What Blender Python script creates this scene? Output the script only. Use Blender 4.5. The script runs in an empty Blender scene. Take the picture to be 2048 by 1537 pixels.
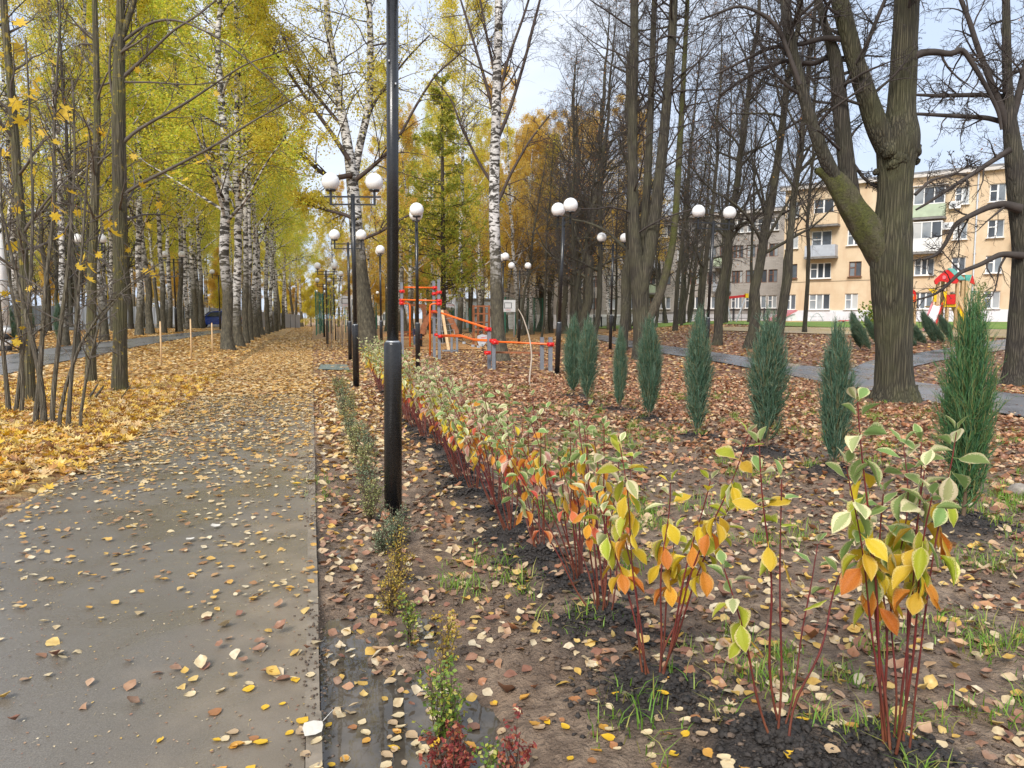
import bpy, math, random
import numpy as np
from mathutils import Vector, Matrix, Quaternion, Euler

random.seed(11)
C = bpy.context.scene.collection
SC = bpy.context.scene
rad = math.radians
PI = math.pi

# ------------------------------------------------------------------ camera, sky, sun, exposure
F, CX, CY, H = 1480.0, 1024.0, 768.5, 1.6
YAW, PITCH = rad(15.1), rad(5.15)
cam_d = bpy.data.cameras.new('camera')
cam = bpy.data.objects.new('camera', cam_d)
C.objects.link(cam)
cam.location = (0, 0, H)
cam.rotation_euler = (PI / 2 - PITCH, 0, -YAW)
cam_d.sensor_width = 36.0
cam_d.lens = 36.0 * F / 2048.0
cam_d.clip_start = 0.05
cam_d.clip_end = 2000
SC.camera = cam

SUN_EL, SUN_ROT = rad(42), rad(215)
w = bpy.data.worlds.new('World')
SC.world = w
w.use_nodes = True
nt = w.node_tree
nt.nodes.clear()
sky = nt.nodes.new('ShaderNodeTexSky')
sky.sky_type = 'NISHITA'
sky.sun_disc = False
sky.sun_elevation = SUN_EL
sky.sun_rotation = SUN_ROT
sky.air_density = 1.0
sky.dust_density = 2.0
tc = nt.nodes.new('ShaderNodeTexCoord')
mp = nt.nodes.new('ShaderNodeMapping')
mp.inputs['Scale'].default_value = (1.0, 1.0, 2.6)
nz = nt.nodes.new('ShaderNodeTexNoise')
nz.inputs['Scale'].default_value = 2.2
nz.inputs['Detail'].default_value = 5
rp = nt.nodes.new('ShaderNodeValToRGB')           # cloud deck: pale grey to white with bluish thin places
rp.color_ramp.elements[0].position = .32
rp.color_ramp.elements[0].color = (6.4, 7.6, 9.7, 1)
rp.color_ramp.elements[1].position = .66
rp.color_ramp.elements[1].color = (9.2, 9.7, 10.6, 1)
mx = nt.nodes.new('ShaderNodeMix')
mx.data_type = 'RGBA'
mx.inputs[0].default_value = .86
bg = nt.nodes.new('ShaderNodeBackground')
bg.inputs['Strength'].default_value = 0.0445
wo = nt.nodes.new('ShaderNodeOutputWorld')
nt.links.new(tc.outputs['Generated'], mp.inputs['Vector'])
nt.links.new(mp.outputs[0], nz.inputs['Vector'])
nt.links.new(nz.outputs['Fac'], rp.inputs[0])
nt.links.new(sky.outputs[0], mx.inputs[6])
nt.links.new(rp.outputs[0], mx.inputs[7])
nt.links.new(mx.outputs[2], bg.inputs['Color'])
nt.links.new(bg.outputs[0], wo.inputs['Surface'])

sun_d = bpy.data.lights.new('sun', 'SUN')
sun_d.energy = 1.5
sun_d.angle = rad(22)
sun_d.color = (1.0, .95, .88)
sun = bpy.data.objects.new('sun', sun_d)
C.objects.link(sun)
sun.rotation_euler = (PI / 2 - SUN_EL, 0, PI - SUN_ROT)

SC.view_settings.view_transform = 'Standard'
SC.view_settings.look = 'None'
SC.view_settings.gamma = 1
SC.view_settings.use_curve_mapping = False
SC.view_settings.exposure = 1.46
SC.render.engine = 'CYCLES'
SC.cycles.max_bounces = 6
SC.cycles.diffuse_bounces = 3
SC.cycles.glossy_bounces = 2
SC.cycles.transmission_bounces = 3
SC.cycles.transparent_max_bounces = 4
SC.cycles.use_denoising = True

# ------------------------------------------------------------------ geometry helpers
FW = np.array([math.sin(YAW), math.cos(YAW)])
RT = np.array([math.cos(YAW), -math.sin(YAW)])


def ss(a, b, x):
    t = np.clip((np.asarray(x, float) - a) / (b - a), 0, 1)
    return t * t * (3 - 2 * t)


def _hash(ix, iy, s):
    h = (ix.astype(np.int64) * 374761393 + iy.astype(np.int64) * 668265263 + s * 974634541) & 0x7fffffff
    h = ((h ^ (h >> 13)) * 1274126177) & 0x7fffffff
    return ((h ^ (h >> 16)) & 0xffff) / 65535.0


def vnoise(x, y, s=0):
    x = np.asarray(x, float); y = np.asarray(y, float)
    ix = np.floor(x); iy = np.floor(y)
    fx = x - ix; fy = y - iy
    fx = fx * fx * (3 - 2 * fx); fy = fy * fy * (3 - 2 * fy)
    a = _hash(ix, iy, s); b = _hash(ix + 1, iy, s); c = _hash(ix, iy + 1, s); d = _hash(ix + 1, iy + 1, s)
    return a + (b - a) * fx + (c - a) * fy + (a - b - c + d) * fx * fy


def fbm(x, y, s=0, o=3):
    v = 0; a = .5; f = 1.0
    for k in range(o):
        v = v + a * vnoise(np.asarray(x) * f, np.asarray(y) * f, s + k); a *= .5; f *= 2.07
    return v / (1 - .5 ** o)


PATH_W = 2.46                     # the path runs along Y, its bed-side kerb edge on X = 0
WATER_Z = -0.063
MOUNDS = []                       # dark planting mounds, (x, y, radius)


def ground_z(x, y, fine=True):
    """height of the ground sheet at world x, y (arrays)"""
    x = np.asarray(x, float); y = np.asarray(y, float)
    c = x * FW[0] + y * FW[1]; r = x * RT[0] + y * RT[1]
    q = r / np.maximum(c, 1.0)
    z = 1.25 * ss(0.0, .3, q) * ss(16, 46, c) + .75 * ss(-.26, -.44, q) * ss(20, 48, c)
    if not fine:
        return z
    near = 1 - ss(14, 34, np.hypot(x, y))
    b = (fbm(x * 1.7, y * 1.7, 3) - .5) * .07 + (fbm(x * 7, y * 7, 9) - .5) * .045 + (fbm(x * 19, y * 19, 15, 2) - .5) * .03
    z = z + b * near * (.35 + .65 * ss(-.1, .1, x))
    # a strip along the kerb lies lower than the path and holds water; the hedge stands on a low bank
    dip = ss(-.05, .02, x) * (1 - ss(.35, 1.15, x)) * near
    wet = fbm(x * 1.3 + 5, y * .8, 31)
    z = z - dip * (.016 + .05 * ss(.38, .6, wet) * (.4 + .6 * (1 - ss(3.5, 9, y))))
    pud = np.exp(-(((x - .52) / .34) ** 2 + ((y - 2.35) / .62) ** 2)) + .8 * np.exp(-(((x - .2) / .2) ** 2 + ((y - 3.1) / .5) ** 2)) \
        + .7 * np.exp(-(((x - .52) / .1) ** 2 + ((y - 3.65) / .3) ** 2)) + .6 * np.exp(-(((x - .12) / .12) ** 2 + ((y - 5.0) / .8) ** 2))
    z = z - .055 * np.minimum(pud, 1)
    z = z + .03 * np.exp(-((x - 1.42) / .3) ** 2) * near * ss(1.5, 2.5, y)
    for mx_, my_, mr in MOUNDS:
        d2 = ((x - mx_) ** 2 + (y - my_) ** 2) / (mr * mr)
        z = z + .07 * np.exp(-d2 * 1.5) * (.5 + fbm(x * 11, y * 11, 44))
    # under the path and its kerbs the sheet lies lower
    onp = ss(-PATH_W - .10, -PATH_W - .02, x) * (1 - ss(-.03, .0, x))
    z = z * (1 - onp) + (-.06) * onp * (1 - ss(60, 90, y)) + onp * ss(60, 90, y) * -.06
    return z


def cr(r, c):
    return np.array([RT[0] * r + FW[0] * c, RT[1] * r + FW[1] * c])


def ray(px, py):
    x = (px - CX) / F; y = -(py - CY) / F
    cp, sp = math.cos(PITCH), math.sin(PITCH)
    c = cp + y * sp; z = -sp + y * cp            # horizontal forward component and up component
    return x, c, z


def D(px, py, c):
    """world point seen at pixel px, py whose horizontal distance ahead of the camera is c"""
    x, f, z = ray(px, py)
    k = c / f
    p = cr(x * k, c)
    return Vector((p[0], p[1], H + z * k))


def G(px, py):
    """point of the terrain seen at pixel px, py"""
    x, f, z = ray(px, py)
    k = 0.5
    step = .05
    while k < 300:
        p = cr(x * k, f * k)
        if H + z * k < float(ground_z(p[0], p[1], False)):
            break
        step = max(.02, k * .004)
        k += step
    p = cr(x * k, f * k)
    return Vector((p[0], p[1], float(ground_z(p[0], p[1], False))))


def depth(v):
    return v[0] * FW[0] + v[1] * FW[1]


def GC(px, c):
    """terrain point at pixel column px and horizontal distance c"""
    x, f, z = ray(px, 640)
    p = cr(x * c / f, c)
    return Vector((p[0], p[1], float(ground_z(p[0], p[1]))))


def link(o, parent=None):
    C.objects.link(o)
    if parent is not None:
        o.parent = parent
    return o


def tag(o, label=None, cat=None, group=None, kind=None):
    if label: o['label'] = label
    if cat: o['category'] = cat
    if group: o['group'] = group
    if kind: o['kind'] = kind
    return o


def empty(name, loc, label, cat, group=None, rotz=0.0):
    o = bpy.data.objects.new(name, None)
    o.empty_display_size = .1
    link(o)
    o.location = loc
    o.rotation_euler = (0, 0, rotz)
    return tag(o, label, cat, group)


def place(name, me, parent=None, loc=None, rot=None, scale=None):
    o = bpy.data.objects.new(name, me)
    link(o, parent)
    if loc is not None: o.location = loc
    if rot is not None: o.rotation_euler = rot
    if scale is not None: o.scale = scale
    return o


def mesh(name, V, faces, mats, smooth=False, midx=None, attrs=None):
    """mesh from numpy arrays; faces: list of (m,k) int arrays"""
    me = bpy.data.meshes.new(name)
    V = np.ascontiguousarray(V, dtype=np.float32)
    me.vertices.add(len(V))
    me.vertices.foreach_set('co', V.ravel())
    loops = np.concatenate([f.ravel() for f in faces]).astype(np.int32)
    tot = np.concatenate([np.full(len(f), f.shape[1], np.int32) for f in faces])
    start = np.concatenate([[0], np.cumsum(tot)[:-1]]).astype(np.int32)
    me.loops.add(len(loops))
    me.loops.foreach_set('vertex_index', loops)
    me.polygons.add(len(tot))
    me.polygons.foreach_set('loop_start', start)
    me.polygons.foreach_set('loop_total', tot)
    if smooth:
        me.polygons.foreach_set('use_smooth', np.ones(len(tot), bool))
    if midx is not None:
        me.polygons.foreach_set('material_index', np.asarray(midx, np.int32))
    for m in (mats if isinstance(mats, (list, tuple)) else [mats]):
        me.materials.append(m)
    if attrs:
        for k, a in attrs.items():
            at = me.attributes.new(k, 'FLOAT', 'POINT')
            at.data.foreach_set('value', np.asarray(a, np.float32))
    me.update(calc_edges=True)
    return me


class MB:
    """collects simple shapes given in world (or local) coordinates and links them as one mesh object"""
    def __init__(s):
        s.V = []; s.F = []; s.S = []

    def add(s, V, Fc, smooth=False):
        n = len(s.V)
        s.V += [tuple(v) for v in V]
        s.F += [tuple(i + n for i in f) for f in Fc]
        s.S += [smooth] * len(Fc)
        return s

    def box(s, c, d, rz=0.0, M=None):
        """box centred on c with full sizes d"""
        x, y, z = d[0] / 2, d[1] / 2, d[2] / 2
        P = [Vector((a * x, b * y, e * z)) for a in (-1, 1) for b in (-1, 1) for e in (-1, 1)]
        if M is not None:
            P = [M @ p for p in P]
        elif rz:
            q = Matrix.Rotation(rz, 3, 'Z'); P = [q @ p for p in P]
        c = Vector(c)
        return s.add([p + c for p in P], [(0, 1, 3, 2), (4, 6, 7, 5), (0, 4, 5, 1), (2, 3, 7, 6), (0, 2, 6, 4), (1, 5, 7, 3)])

    def beam(s, a, b, wd, ht=None, up=(0, 0, 1)):
        """square bar from a to b"""
        a = Vector(a); b = Vector(b); ht = ht or wd
        t = (b - a); L = t.length; t.normalize()
        u = t.cross(Vector(up))
        if u.length < 1e-4: u = t.cross(Vector((1, 0, 0)))
        u.normalize(); v = u.cross(t)
        M = Matrix((u, t, v)).transposed()
        return s.box((a + b) / 2, (wd, L, ht), M=M)

    def tube(s, pts, r, k=10, cap=True):
        pts = [Vector(p) for p in pts]
        n = len(pts)
        r = list(r) if isinstance(r, (list, tuple)) else [r] * n
        V = []; Fc = []
        t0 = (pts[1] - pts[0]).normalized()
        u = t0.cross(Vector((0, 0, 1)))
        if u.length < 1e-3: u = Vector((1, 0, 0))
        u.normalize()
        for i in range(n):
            t = (pts[min(i + 1, n - 1)] - pts[max(i - 1, 0)]).normalized()
            u = (u - t * u.dot(t)).normalized(); v = t.cross(u)
            for j in range(k):
                a = 2 * PI * j / k
                V.append(pts[i] + (u * math.cos(a) + v * math.sin(a)) * r[i])
        for i in range(n - 1):
            for j in range(k):
                Fc.append((i * k + j, i * k + (j + 1) % k, (i + 1) * k + (j + 1) % k, (i + 1) * k + j))
        s.add(V, Fc, True)
        if cap:
            b = len(s.V) - n * k
            s.F.append(tuple(b + j for j in range(k))[::-1]); s.S.append(False)
            s.F.append(tuple(b + (n - 1) * k + j for j in range(k))); s.S.append(False)
        return s

    def cyl(s, a, h, r, k=16, r2=None):
        a = Vector(a)
        return s.tube([a, a + Vector((0, 0, h))], [r, r if r2 is None else r2], k)

    def ball(s, c, r, k=20, m=14, z0=-1.0):
        V = []; Fc = []
        c = Vector(c)
        for i in range(m + 1):
            th = PI * i / m
            for j in range(k):
                ph = 2 * PI * j / k
                V.append(c + Vector((r * math.sin(th) * math.cos(ph), r * math.sin(th) * math.sin(ph), r * math.cos(th))))
        for i in range(m):
            for j in range(k):
                Fc.append((i * k + j, (i + 1) * k + j, (i + 1) * k + (j + 1) % k, i * k + (j + 1) % k))
        return s.add(V, Fc, True)

    def prism(s, poly, off):
        """polygon (list of 3-D points) extruded by the vector off"""
        n = len(poly); off = Vector(off)
        V = [Vector(p) for p in poly] + [Vector(p) + off for p in poly]
        Fc = [tuple(range(n))[::-1], tuple(range(n, 2 * n))] + [(i, (i + 1) % n, n + (i + 1) % n, n + i) for i in range(n)]
        return s.add(V, Fc)

    def sheet(s, P):
        return s.add(P, [tuple(range(len(P)))])

    def build(s, name, mat, parent=None, world=True, label=None):
        off = Vector((0, 0, 0))
        inv = None
        if parent is not None and world:
            p = parent; mats = Matrix.Identity(4)
            while p is not None:
                loc = Matrix.LocRotScale(p.location, p.rotation_euler, p.scale)
                mats = loc @ mats; p = p.parent
            inv = mats.inverted()
        V = [inv @ Vector(v) for v in s.V] if inv is not None else s.V
        me = bpy.data.meshes.new(name)
        me.from_pydata([tuple(v) for v in V], [], s.F)
        me.polygons.foreach_set('use_smooth', s.S)
        me.materials.append(mat)
        me.update()
        o = bpy.data.objects.new(name, me)
        link(o, parent)
        if label: o['label'] = label
        return o


# ---- branches and tubes in bulk
def tubes(P, Rd, k, bump=0.0, rng=None, twist=0.0):
    """P (B,n,3), Rd (B,n) -> vertices, quads"""
    B, n, _ = P.shape
    T = np.gradient(P, axis=1)
    T /= np.linalg.norm(T, axis=2, keepdims=True) + 1e-9
    ref = np.where(np.abs(T[:, :1, 2:3]) > .9, np.array([1.0, 0, 0]), np.array([0, 0, 1.0]))
    U = np.cross(T, np.broadcast_to(ref, T.shape))
    nU = np.linalg.norm(U, axis=2, keepdims=True)
    U = U / np.maximum(nU, 1e-6)
    W = np.cross(T, U)
    a = np.arange(k) * 2 * PI / k
    R_ = np.repeat(Rd[:, :, None], k, 2)
    if bump and rng is not None:
        R_ = R_ * (1 + bump * (rng.random((B, n, k)) - .5))
    V = P[:, :, None, :] + R_[..., None] * (U[:, :, None, :] * np.cos(a)[None, None, :, None] + W[:, :, None, :] * np.sin(a)[None, None, :, None])
    idx = np.arange(B * n * k).reshape(B, n, k)
    a0 = idx[:, :-1, :]; a1 = np.roll(a0, -1, 2); b0 = idx[:, 1:, :]; b1 = np.roll(b0, -1, 2)
    Q = np.stack([a0, a1, b1, b0], -1).reshape(-1, 4)
    return V.reshape(-1, 3), Q


def grow(P, Rd, m, t0, t1, ang, lf, rf, n, wig, trop, rng, taper=.8, tpow=1.0, rmin=.0, base=None, shape=(1.2, -.8)):
    """children of the branches P: m on each, between t0 and t1 of the parent's length"""
    B, np_, _ = P.shape
    idx = np.repeat(np.arange(B), m)
    N = len(idx)
    t = t0 + (t1 - t0) * rng.random(N) ** tpow
    f = np.clip(t * (np_ - 1), 0, np_ - 1.001)
    i = f.astype(int); fr = (f - i)[:, None]
    p = P[idx, i] * (1 - fr) + P[idx, i + 1] * fr
    T = P[idx, i + 1] - P[idx, i]
    T /= np.linalg.norm(T, axis=1, keepdims=True) + 1e-9
    r0 = Rd[idx, i] * (1 - fr[:, 0]) + Rd[idx, i + 1] * fr[:, 0]
    L = np.linalg.norm(np.diff(P, axis=1), axis=2).sum(1)[idx] if base is None else np.full(N, base)
    v = rng.normal(size=(N, 3))
    v -= T * (v * T).sum(1, keepdims=True)
    v /= np.linalg.norm(v, axis=1, keepdims=True) + 1e-9
    a = rad(1) * rng.uniform(ang[0], ang[1], N)[:, None]
    d = T * np.cos(a) + v * np.sin(a)
    ln = L * rng.uniform(lf[0], lf[1], N) * (shape[0] + shape[1] * t)
    Q = np.zeros((N, n, 3)); Q[:, 0] = p
    tr = np.array(trop)
    for j in range(1, n):
        d = d + rng.normal(size=(N, 3)) * wig + tr * (j / (n - 1))
        d /= np.linalg.norm(d, axis=1, keepdims=True)
        Q[:, j] = Q[:, j - 1] + d * (ln / (n - 1))[:, None]
    rr = np.maximum(r0 * rf, rmin)[:, None] * (1 - taper * np.linspace(0, 1, n)[None, :])
    return Q, rr


def merge(parts):
    Vs, Qs, o = [], [], 0
    for V, Q in parts:
        Vs.append(V); Qs.append(Q + o); o += len(V)
    return np.concatenate(Vs), np.concatenate(Qs)


def poly_leaf(tv, tf, pos, rng, size, tilt, curl=0.0, up=None, yaw=None):
    """copies of a flat template (tv: vertices, tf: list of faces arrays) at pos (N,3) with random turn, tilt, size and curl"""
    N = len(pos); k = len(tv)
    s = rng.uniform(size[0], size[1], N)
    a = rng.uniform(0, 2 * PI, N) if yaw is None else yaw
    cu = rng.normal(0, 1, N) * curl
    V = np.repeat(tv[None], N, 0).copy()
    V[:, :, 2] += cu[:, None] * ((tv[:, 0] ** 2 + tv[:, 1] ** 2) * 1.6)[None] + np.abs(cu[:, None]) * .12
    tx = rng.normal(0, tilt, N); ty = rng.normal(0, tilt, N)
    # tilt about x then y, then turn about z
    x, y, z = V[..., 0], V[..., 1], V[..., 2]
    cy, sy = np.cos(tx)[:, None], np.sin(tx)[:, None]
    y, z = y * cy - z * sy, y * sy + z * cy
    cx_, sx = np.cos(ty)[:, None], np.sin(ty)[:, None]
    x, z = x * cx_ + z * sx, -x * sx + z * cx_
    ca, sa = np.cos(a)[:, None], np.sin(a)[:, None]
    x, y = x * ca - y * sa, x * sa + y * ca
    V = np.stack([x, y, z], -1) * s[:, None, None] + pos[:, None, :]
    off = (np.arange(N) * k)[:, None, None]
    faces = [(f[None] + off).reshape(-1, f.shape[1]) for f in tf]
    return V.reshape(-1, 3), faces


LEAF_V = np.array([(0, -.5, 0), (.30, -.28, .05), (.40, -.06, .08), (.22, .26, .05), (0, .5, -.02), (-.22, .26, .05), (-.40, -.06, .08), (-.30, -.28, .05), (0, -.1, -.03)], float)
LEAF_F = [np.array([(8, i, (i + 1) % 8) for i in range(8)])]
QUAD_V = np.array([(0, -.5, 0), (.36, -.02, .06), (0, .5, 0), (-.36, -.02, .06)], float)
QUAD_F = [np.array([(0, 1, 2), (0, 2, 3)])]
_mo = [(-90, .18), (-62, .42), (-48, .68), (-28, .48), (-12, .60), (-4, .92), (18, .66), (28, .55), (40, .74), (46, .95), (60, .66), (72, .57), (80, .78), (90, 1.05)]
_mo = _mo + [(180 - a, r) for a, r in _mo[-2:0:-1]]
MAPLE_V = np.array([(0, -.05, 0)] + [(.5 * r * math.cos(rad(a)), .5 * r * math.sin(rad(a)), .03 * (i % 2)) for i, (a, r) in enumerate(_mo)], float)
MAPLE_F = [np.array([(0, i, i % len(_mo) + 1) for i in range(1, len(_mo) + 1)])]
# ------------------------------------------------------------------ materials
class NT:
    def __init__(s, name):
        s.m = bpy.data.materials.new(name); s.m.use_nodes = True
        s.t = s.m.node_tree; s.t.nodes.clear()
        s.out = s.n('ShaderNodeOutputMaterial')
        s.b = s.n('ShaderNodeBsdfPrincipled')
        s.l(s.b.outputs[0], s.out.inputs['Surface'])
        s._tc = None

    def n(s, t, **kw):
        x = s.t.nodes.new(t)
        for k, v in kw.items(): setattr(x, k, v)
        return x

    def l(s, a, b):
        if hasattr(a, 'is_output') or hasattr(a, 'links'):
            s.t.links.new(a, b)
        else:
            b.default_value = a

    def obj(s):
        if s._tc is None: s._tc = s.n('ShaderNodeTexCoord')
        return s._tc.outputs['Object']

    def mapping(s, scale, vec=None, rot=None):
        m = s.n('ShaderNodeMapping'); m.inputs['Scale'].default_value = scale
        if rot: m.inputs['Rotation'].default_value = rot
        s.l(vec or s.obj(), m.inputs['Vector']); return m.outputs[0]

    def noise(s, scale, detail=4, rough=.55, vec=None, dist=0.0):
        x = s.n('ShaderNodeTexNoise')
        x.inputs['Scale'].default_value = scale; x.inputs['Detail'].default_value = detail
        x.inputs['Roughness'].default_value = rough; x.inputs['Distortion'].default_value = dist
        s.l(vec or s.obj(), x.inputs['Vector']); return x.outputs['Fac']

    def voro(s, scale, vec=None, feature='F1'):
        x = s.n('ShaderNodeTexVoronoi', feature=feature); x.inputs['Scale'].default_value = scale
        s.l(vec or s.obj(), x.inputs['Vector']); return x

    def ramp(s, fac, stops, const=False):
        r = s.n('ShaderNodeValToRGB'); cr_ = r.color_ramp
        if const: cr_.interpolation = 'CONSTANT'
        while len(cr_.elements) < len(stops): cr_.elements.new(.5)
        for e, (p, c) in zip(cr_.elements, stops):
            e.position = p
            e.color = (c, c, c, 1) if not isinstance(c, (tuple, list)) else (*c[:3], 1)
        s.l(fac, r.inputs[0]); return r.outputs[0]

    def mix(s, f, a, b, mode='MIX'):
        x = s.n('ShaderNodeMix', data_type='RGBA', blend_type=mode)
        s.l(f, x.inputs[0])
        for v, i in ((a, 6), (b, 7)):
            s.l((*v, 1) if isinstance(v, tuple) and len(v) == 3 else v, x.inputs[i])
        return x.outputs[2]

    def math(s, op, a, b=0.0):
        x = s.n('ShaderNodeMath', operation=op); s.l(a, x.inputs[0]); s.l(b, x.inputs[1]); return x.outputs[0]

    def attr(s, name):
        x = s.n('ShaderNodeAttribute'); x.attribute_name = name; return x.outputs['Fac']

    def sep(s, vec=None):
        x = s.n('ShaderNodeSeparateXYZ'); s.l(vec or s.obj(), x.inputs[0]); return x.outputs

    def island(s):
        return s.n('ShaderNodeNewGeometry').outputs['Random Per Island']

    def rnd(s):
        return s.n('ShaderNodeObjectInfo').outputs['Random']

    def bump(s, h, strength=.5, dist=.02):
        b = s.n('ShaderNodeBump'); b.inputs['Strength'].default_value = strength; b.inputs['Distance'].default_value = dist
        s.l(h, b.inputs['Height']); s.l(b.outputs[0], s.b.inputs['Normal']); return b

    def col(s, c): s.l((*c, 1) if isinstance(c, tuple) and len(c) == 3 else c, s.b.inputs['Base Color'])
    def rough(s, r): s.l(r, s.b.inputs['Roughness'])

    def thin(s, colour, amount=.35):
        """thin leaf: part of the light passes through"""
        tr = s.n('ShaderNodeBsdfTranslucent'); s.l((*colour, 1) if isinstance(colour, tuple) else colour, tr.inputs[0])
        m = s.n('ShaderNodeMixShader'); m.inputs[0].default_value = amount
        s.l(s.b.outputs[0], m.inputs[1]); s.l(tr.outputs[0], m.inputs[2])
        s.l(m.outputs[0], s.out.inputs['Surface'])


def simple(name, c, rough=.6, var=.18, scale=6.0, bump=0.0, metal=0.0, spec=.5):
    t = NT(name)
    n = t.noise(scale, 5)
    a = tuple(x * (1 - var) for x in c); b = tuple(min(1, x * (1 + var)) for x in c)
    t.col(t.ramp(n, [(.3, a), (.7, b)]))
    t.rough(t.ramp(t.noise(scale * 2.7, 3), [(.3, max(.03, rough - .08)), (.7, min(1, rough + .1))]))
    t.b.inputs['Metallic'].default_value = metal
    t.b.inputs['Specular IOR Level'].default_value = spec
    if bump: t.bump(t.noise(scale * 8, 4), bump, .01)
    return t.m


def leafmat(name, cols, thin=.35, rough=.5, grain=20.0, wear=.3):
    """each leaf (loose island) takes its own colour"""
    t = NT(name)
    k = len(cols)
    c = t.ramp(t.island(), [((i + .001) / k, cc) for i, cc in enumerate(cols)], True)
    sp = t.noise(grain, 3)
    c2 = t.mix(t.ramp(sp, [(.35, wear), (.62, 0.0)]), c, t.mix(1.0, c, (.45, .32, .2), 'MULTIPLY'))
    t.col(c2); t.rough(rough)
    if thin: t.thin(c2, thin)
    return t.m


# --- soil sheet with a litter of leaves where they lie thick
t = NT('soil_and_litter')
n1 = t.noise(1.6, 5); n2 = t.noise(9, 6, .65); n3 = t.noise(45, 4, .6)
soil = t.mix(t.ramp(n1, [(.35, 0.0), (.65, 1.0)]), (.225, .148, .094), (.35, .255, .175))
soil = t.mix(t.ramp(n2, [(.42, .8), (.62, 0.0)]), soil, (.115, .076, .050))
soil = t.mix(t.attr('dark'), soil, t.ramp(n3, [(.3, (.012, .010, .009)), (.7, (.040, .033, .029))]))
v = t.voro(11.0, t.mapping((1, 1, 1))); v2 = t.voro(19.0)
lr = t.ramp(t.sep(v.outputs['Color'])[0], [(0, (.24, .090, .040)), (.22, (.36, .15, .065)), (.4, (.14, .062, .038)), (.55, (.46, .23, .11)), (.72, (.29, .115, .05)), (.88, (.42, .29, .17))], True)
ly = t.ramp(t.sep(v.outputs['Color'])[1], [(0, (.55, .31, .055)), (.25, (.62, .42, .13)), (.45, (.42, .19, .04)), (.6, (.64, .48, .22)), (.78, (.58, .27, .03)), (.9, (.26, .13, .05))], True)
lit = t.mix(t.attr('warm'), lr, ly)
lit = t.mix(t.ramp(v2.outputs['Distance'], [(.25, 0.0), (.6, .55)]), lit, t.mix(1.0, lit, (.5, .42, .38), 'MULTIPLY'))
cover = t.math('MULTIPLY', t.attr('litter'), t.ramp(t.noise(2.3, 4), [(.25, .45), (.6, 1.0)]))
t.col(t.mix(cover, soil, lit))
t.rough(t.ramp(n2, [(.3, .42), (.7, .8)]))
t.bump(t.math('ADD', t.math('MULTIPLY', n2, 1.0), t.math('MULTIPLY', n3, .8)), 1.0, .05)
M_SOIL = t.m

# --- wet asphalt, paler dried mud towards the bed-side kerb
t = NT('wet_asphalt')
x, y, z = t.sep()
g = t.noise(170, 4, .75); st = t.noise(.8, 5, .6, dist=.4); mid = t.noise(3.2, 5)
base = t.ramp(g, [(.3, (.080, .070, .057)), (.5, (.152, .133, .108)), (.72, (.26, .23, .19))])
base = t.mix(t.ramp(st, [(.38, .45), (.62, 0.0)]), base, (.115, .097, .074))
mud = t.math('MULTIPLY', t.ramp(t.math('ADD', t.math('ADD', x, .55), t.math('MULTIPLY', mid, .9)), [(.18, 0.0), (.9, 1.0)]), t.ramp(st, [(.3, .25), (.6, .9)]))
base = t.mix(mud, base, t.ramp(mid, [(.3, (.165, .125, .080)), (.7, (.27, .215, .155))]))
t.col(base)
wet = t.ramp(t.noise(1.1, 4, .6, dist=.6), [(.38, .14), (.50, .36), (.66, .55)])
t.rough(wet)
t.b.inputs['Specular IOR Level'].default_value = .55
bp = t.bump(t.math('ADD', g, t.math('MULTIPLY', t.noise(60, 3), .8)), .22, .006)
M_ASPH = t.m

# --- grey wet footpath further off
t = NT('wet_footpath')
g = t.noise(90, 3, .7); st = t.noise(.9, 5, .6)
t.col(t.mix(t.ramp(st, [(.4, .6), (.65, 0.0)]), t.ramp(g, [(.3, (.13, .13, .135)), (.7, (.235, .23, .23))]), (.10, .10, .105)))
t.rough(t.ramp(st, [(.38, .14), (.6, .4)])); t.bump(g, .2, .006)
M_FOOT = t.m
M_KERB = simple('wet_concrete', (.21, .172, .128), .45, .3, 9, .3)
M_KERBF = simple('grey_concrete', (.3, .29, .27), .6, .25, 6, .2)

t = NT('puddle_water')
t.col(t.ramp(t.noise(5, 4), [(.35, (.050, .042, .032)), (.65, (.125, .104, .080))])); t.rough(.015)
t.b.inputs['IOR'].default_value = 1.333
t.b.inputs['Specular IOR Level'].default_value = .75
t.bump(t.noise(14, 2), .02, .004)
M_WATER = t.m
M_CLOD = simple('wet_dark_earth', (.030, .024, .020), .6, .45, 30, .6)
M_CLODB = simple('brown_earth_lumps', (.13, .092, .066), .75, .35, 30, .6)

t = NT('lawn_turf')
n = t.noise(1.1, 5); f = t.noise(14, 5, .7)
t.col(t.mix(t.ramp(n, [(.4, 0.0), (.7, .6)]), t.ramp(f, [(.3, (.085, .18, .015)), (.7, (.19, .34, .045))]), (.28, .26, .06)))
t.rough(.8); t.bump(f, .8, .05)
M_LAWN = t.m
t = NT('sandy_ground')
n = t.noise(.8, 6, .65); f = t.noise(10, 5, .7)
t.col(t.mix(t.ramp(n, [(.4, 0.0), (.66, .8)]), t.ramp(f, [(.3, (.33, .24, .14)), (.7, (.55, .43, .29))]), (.37, .27, .09)))
t.rough(.85); t.bump(f, .5, .04)
M_SAND = t.m

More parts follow.
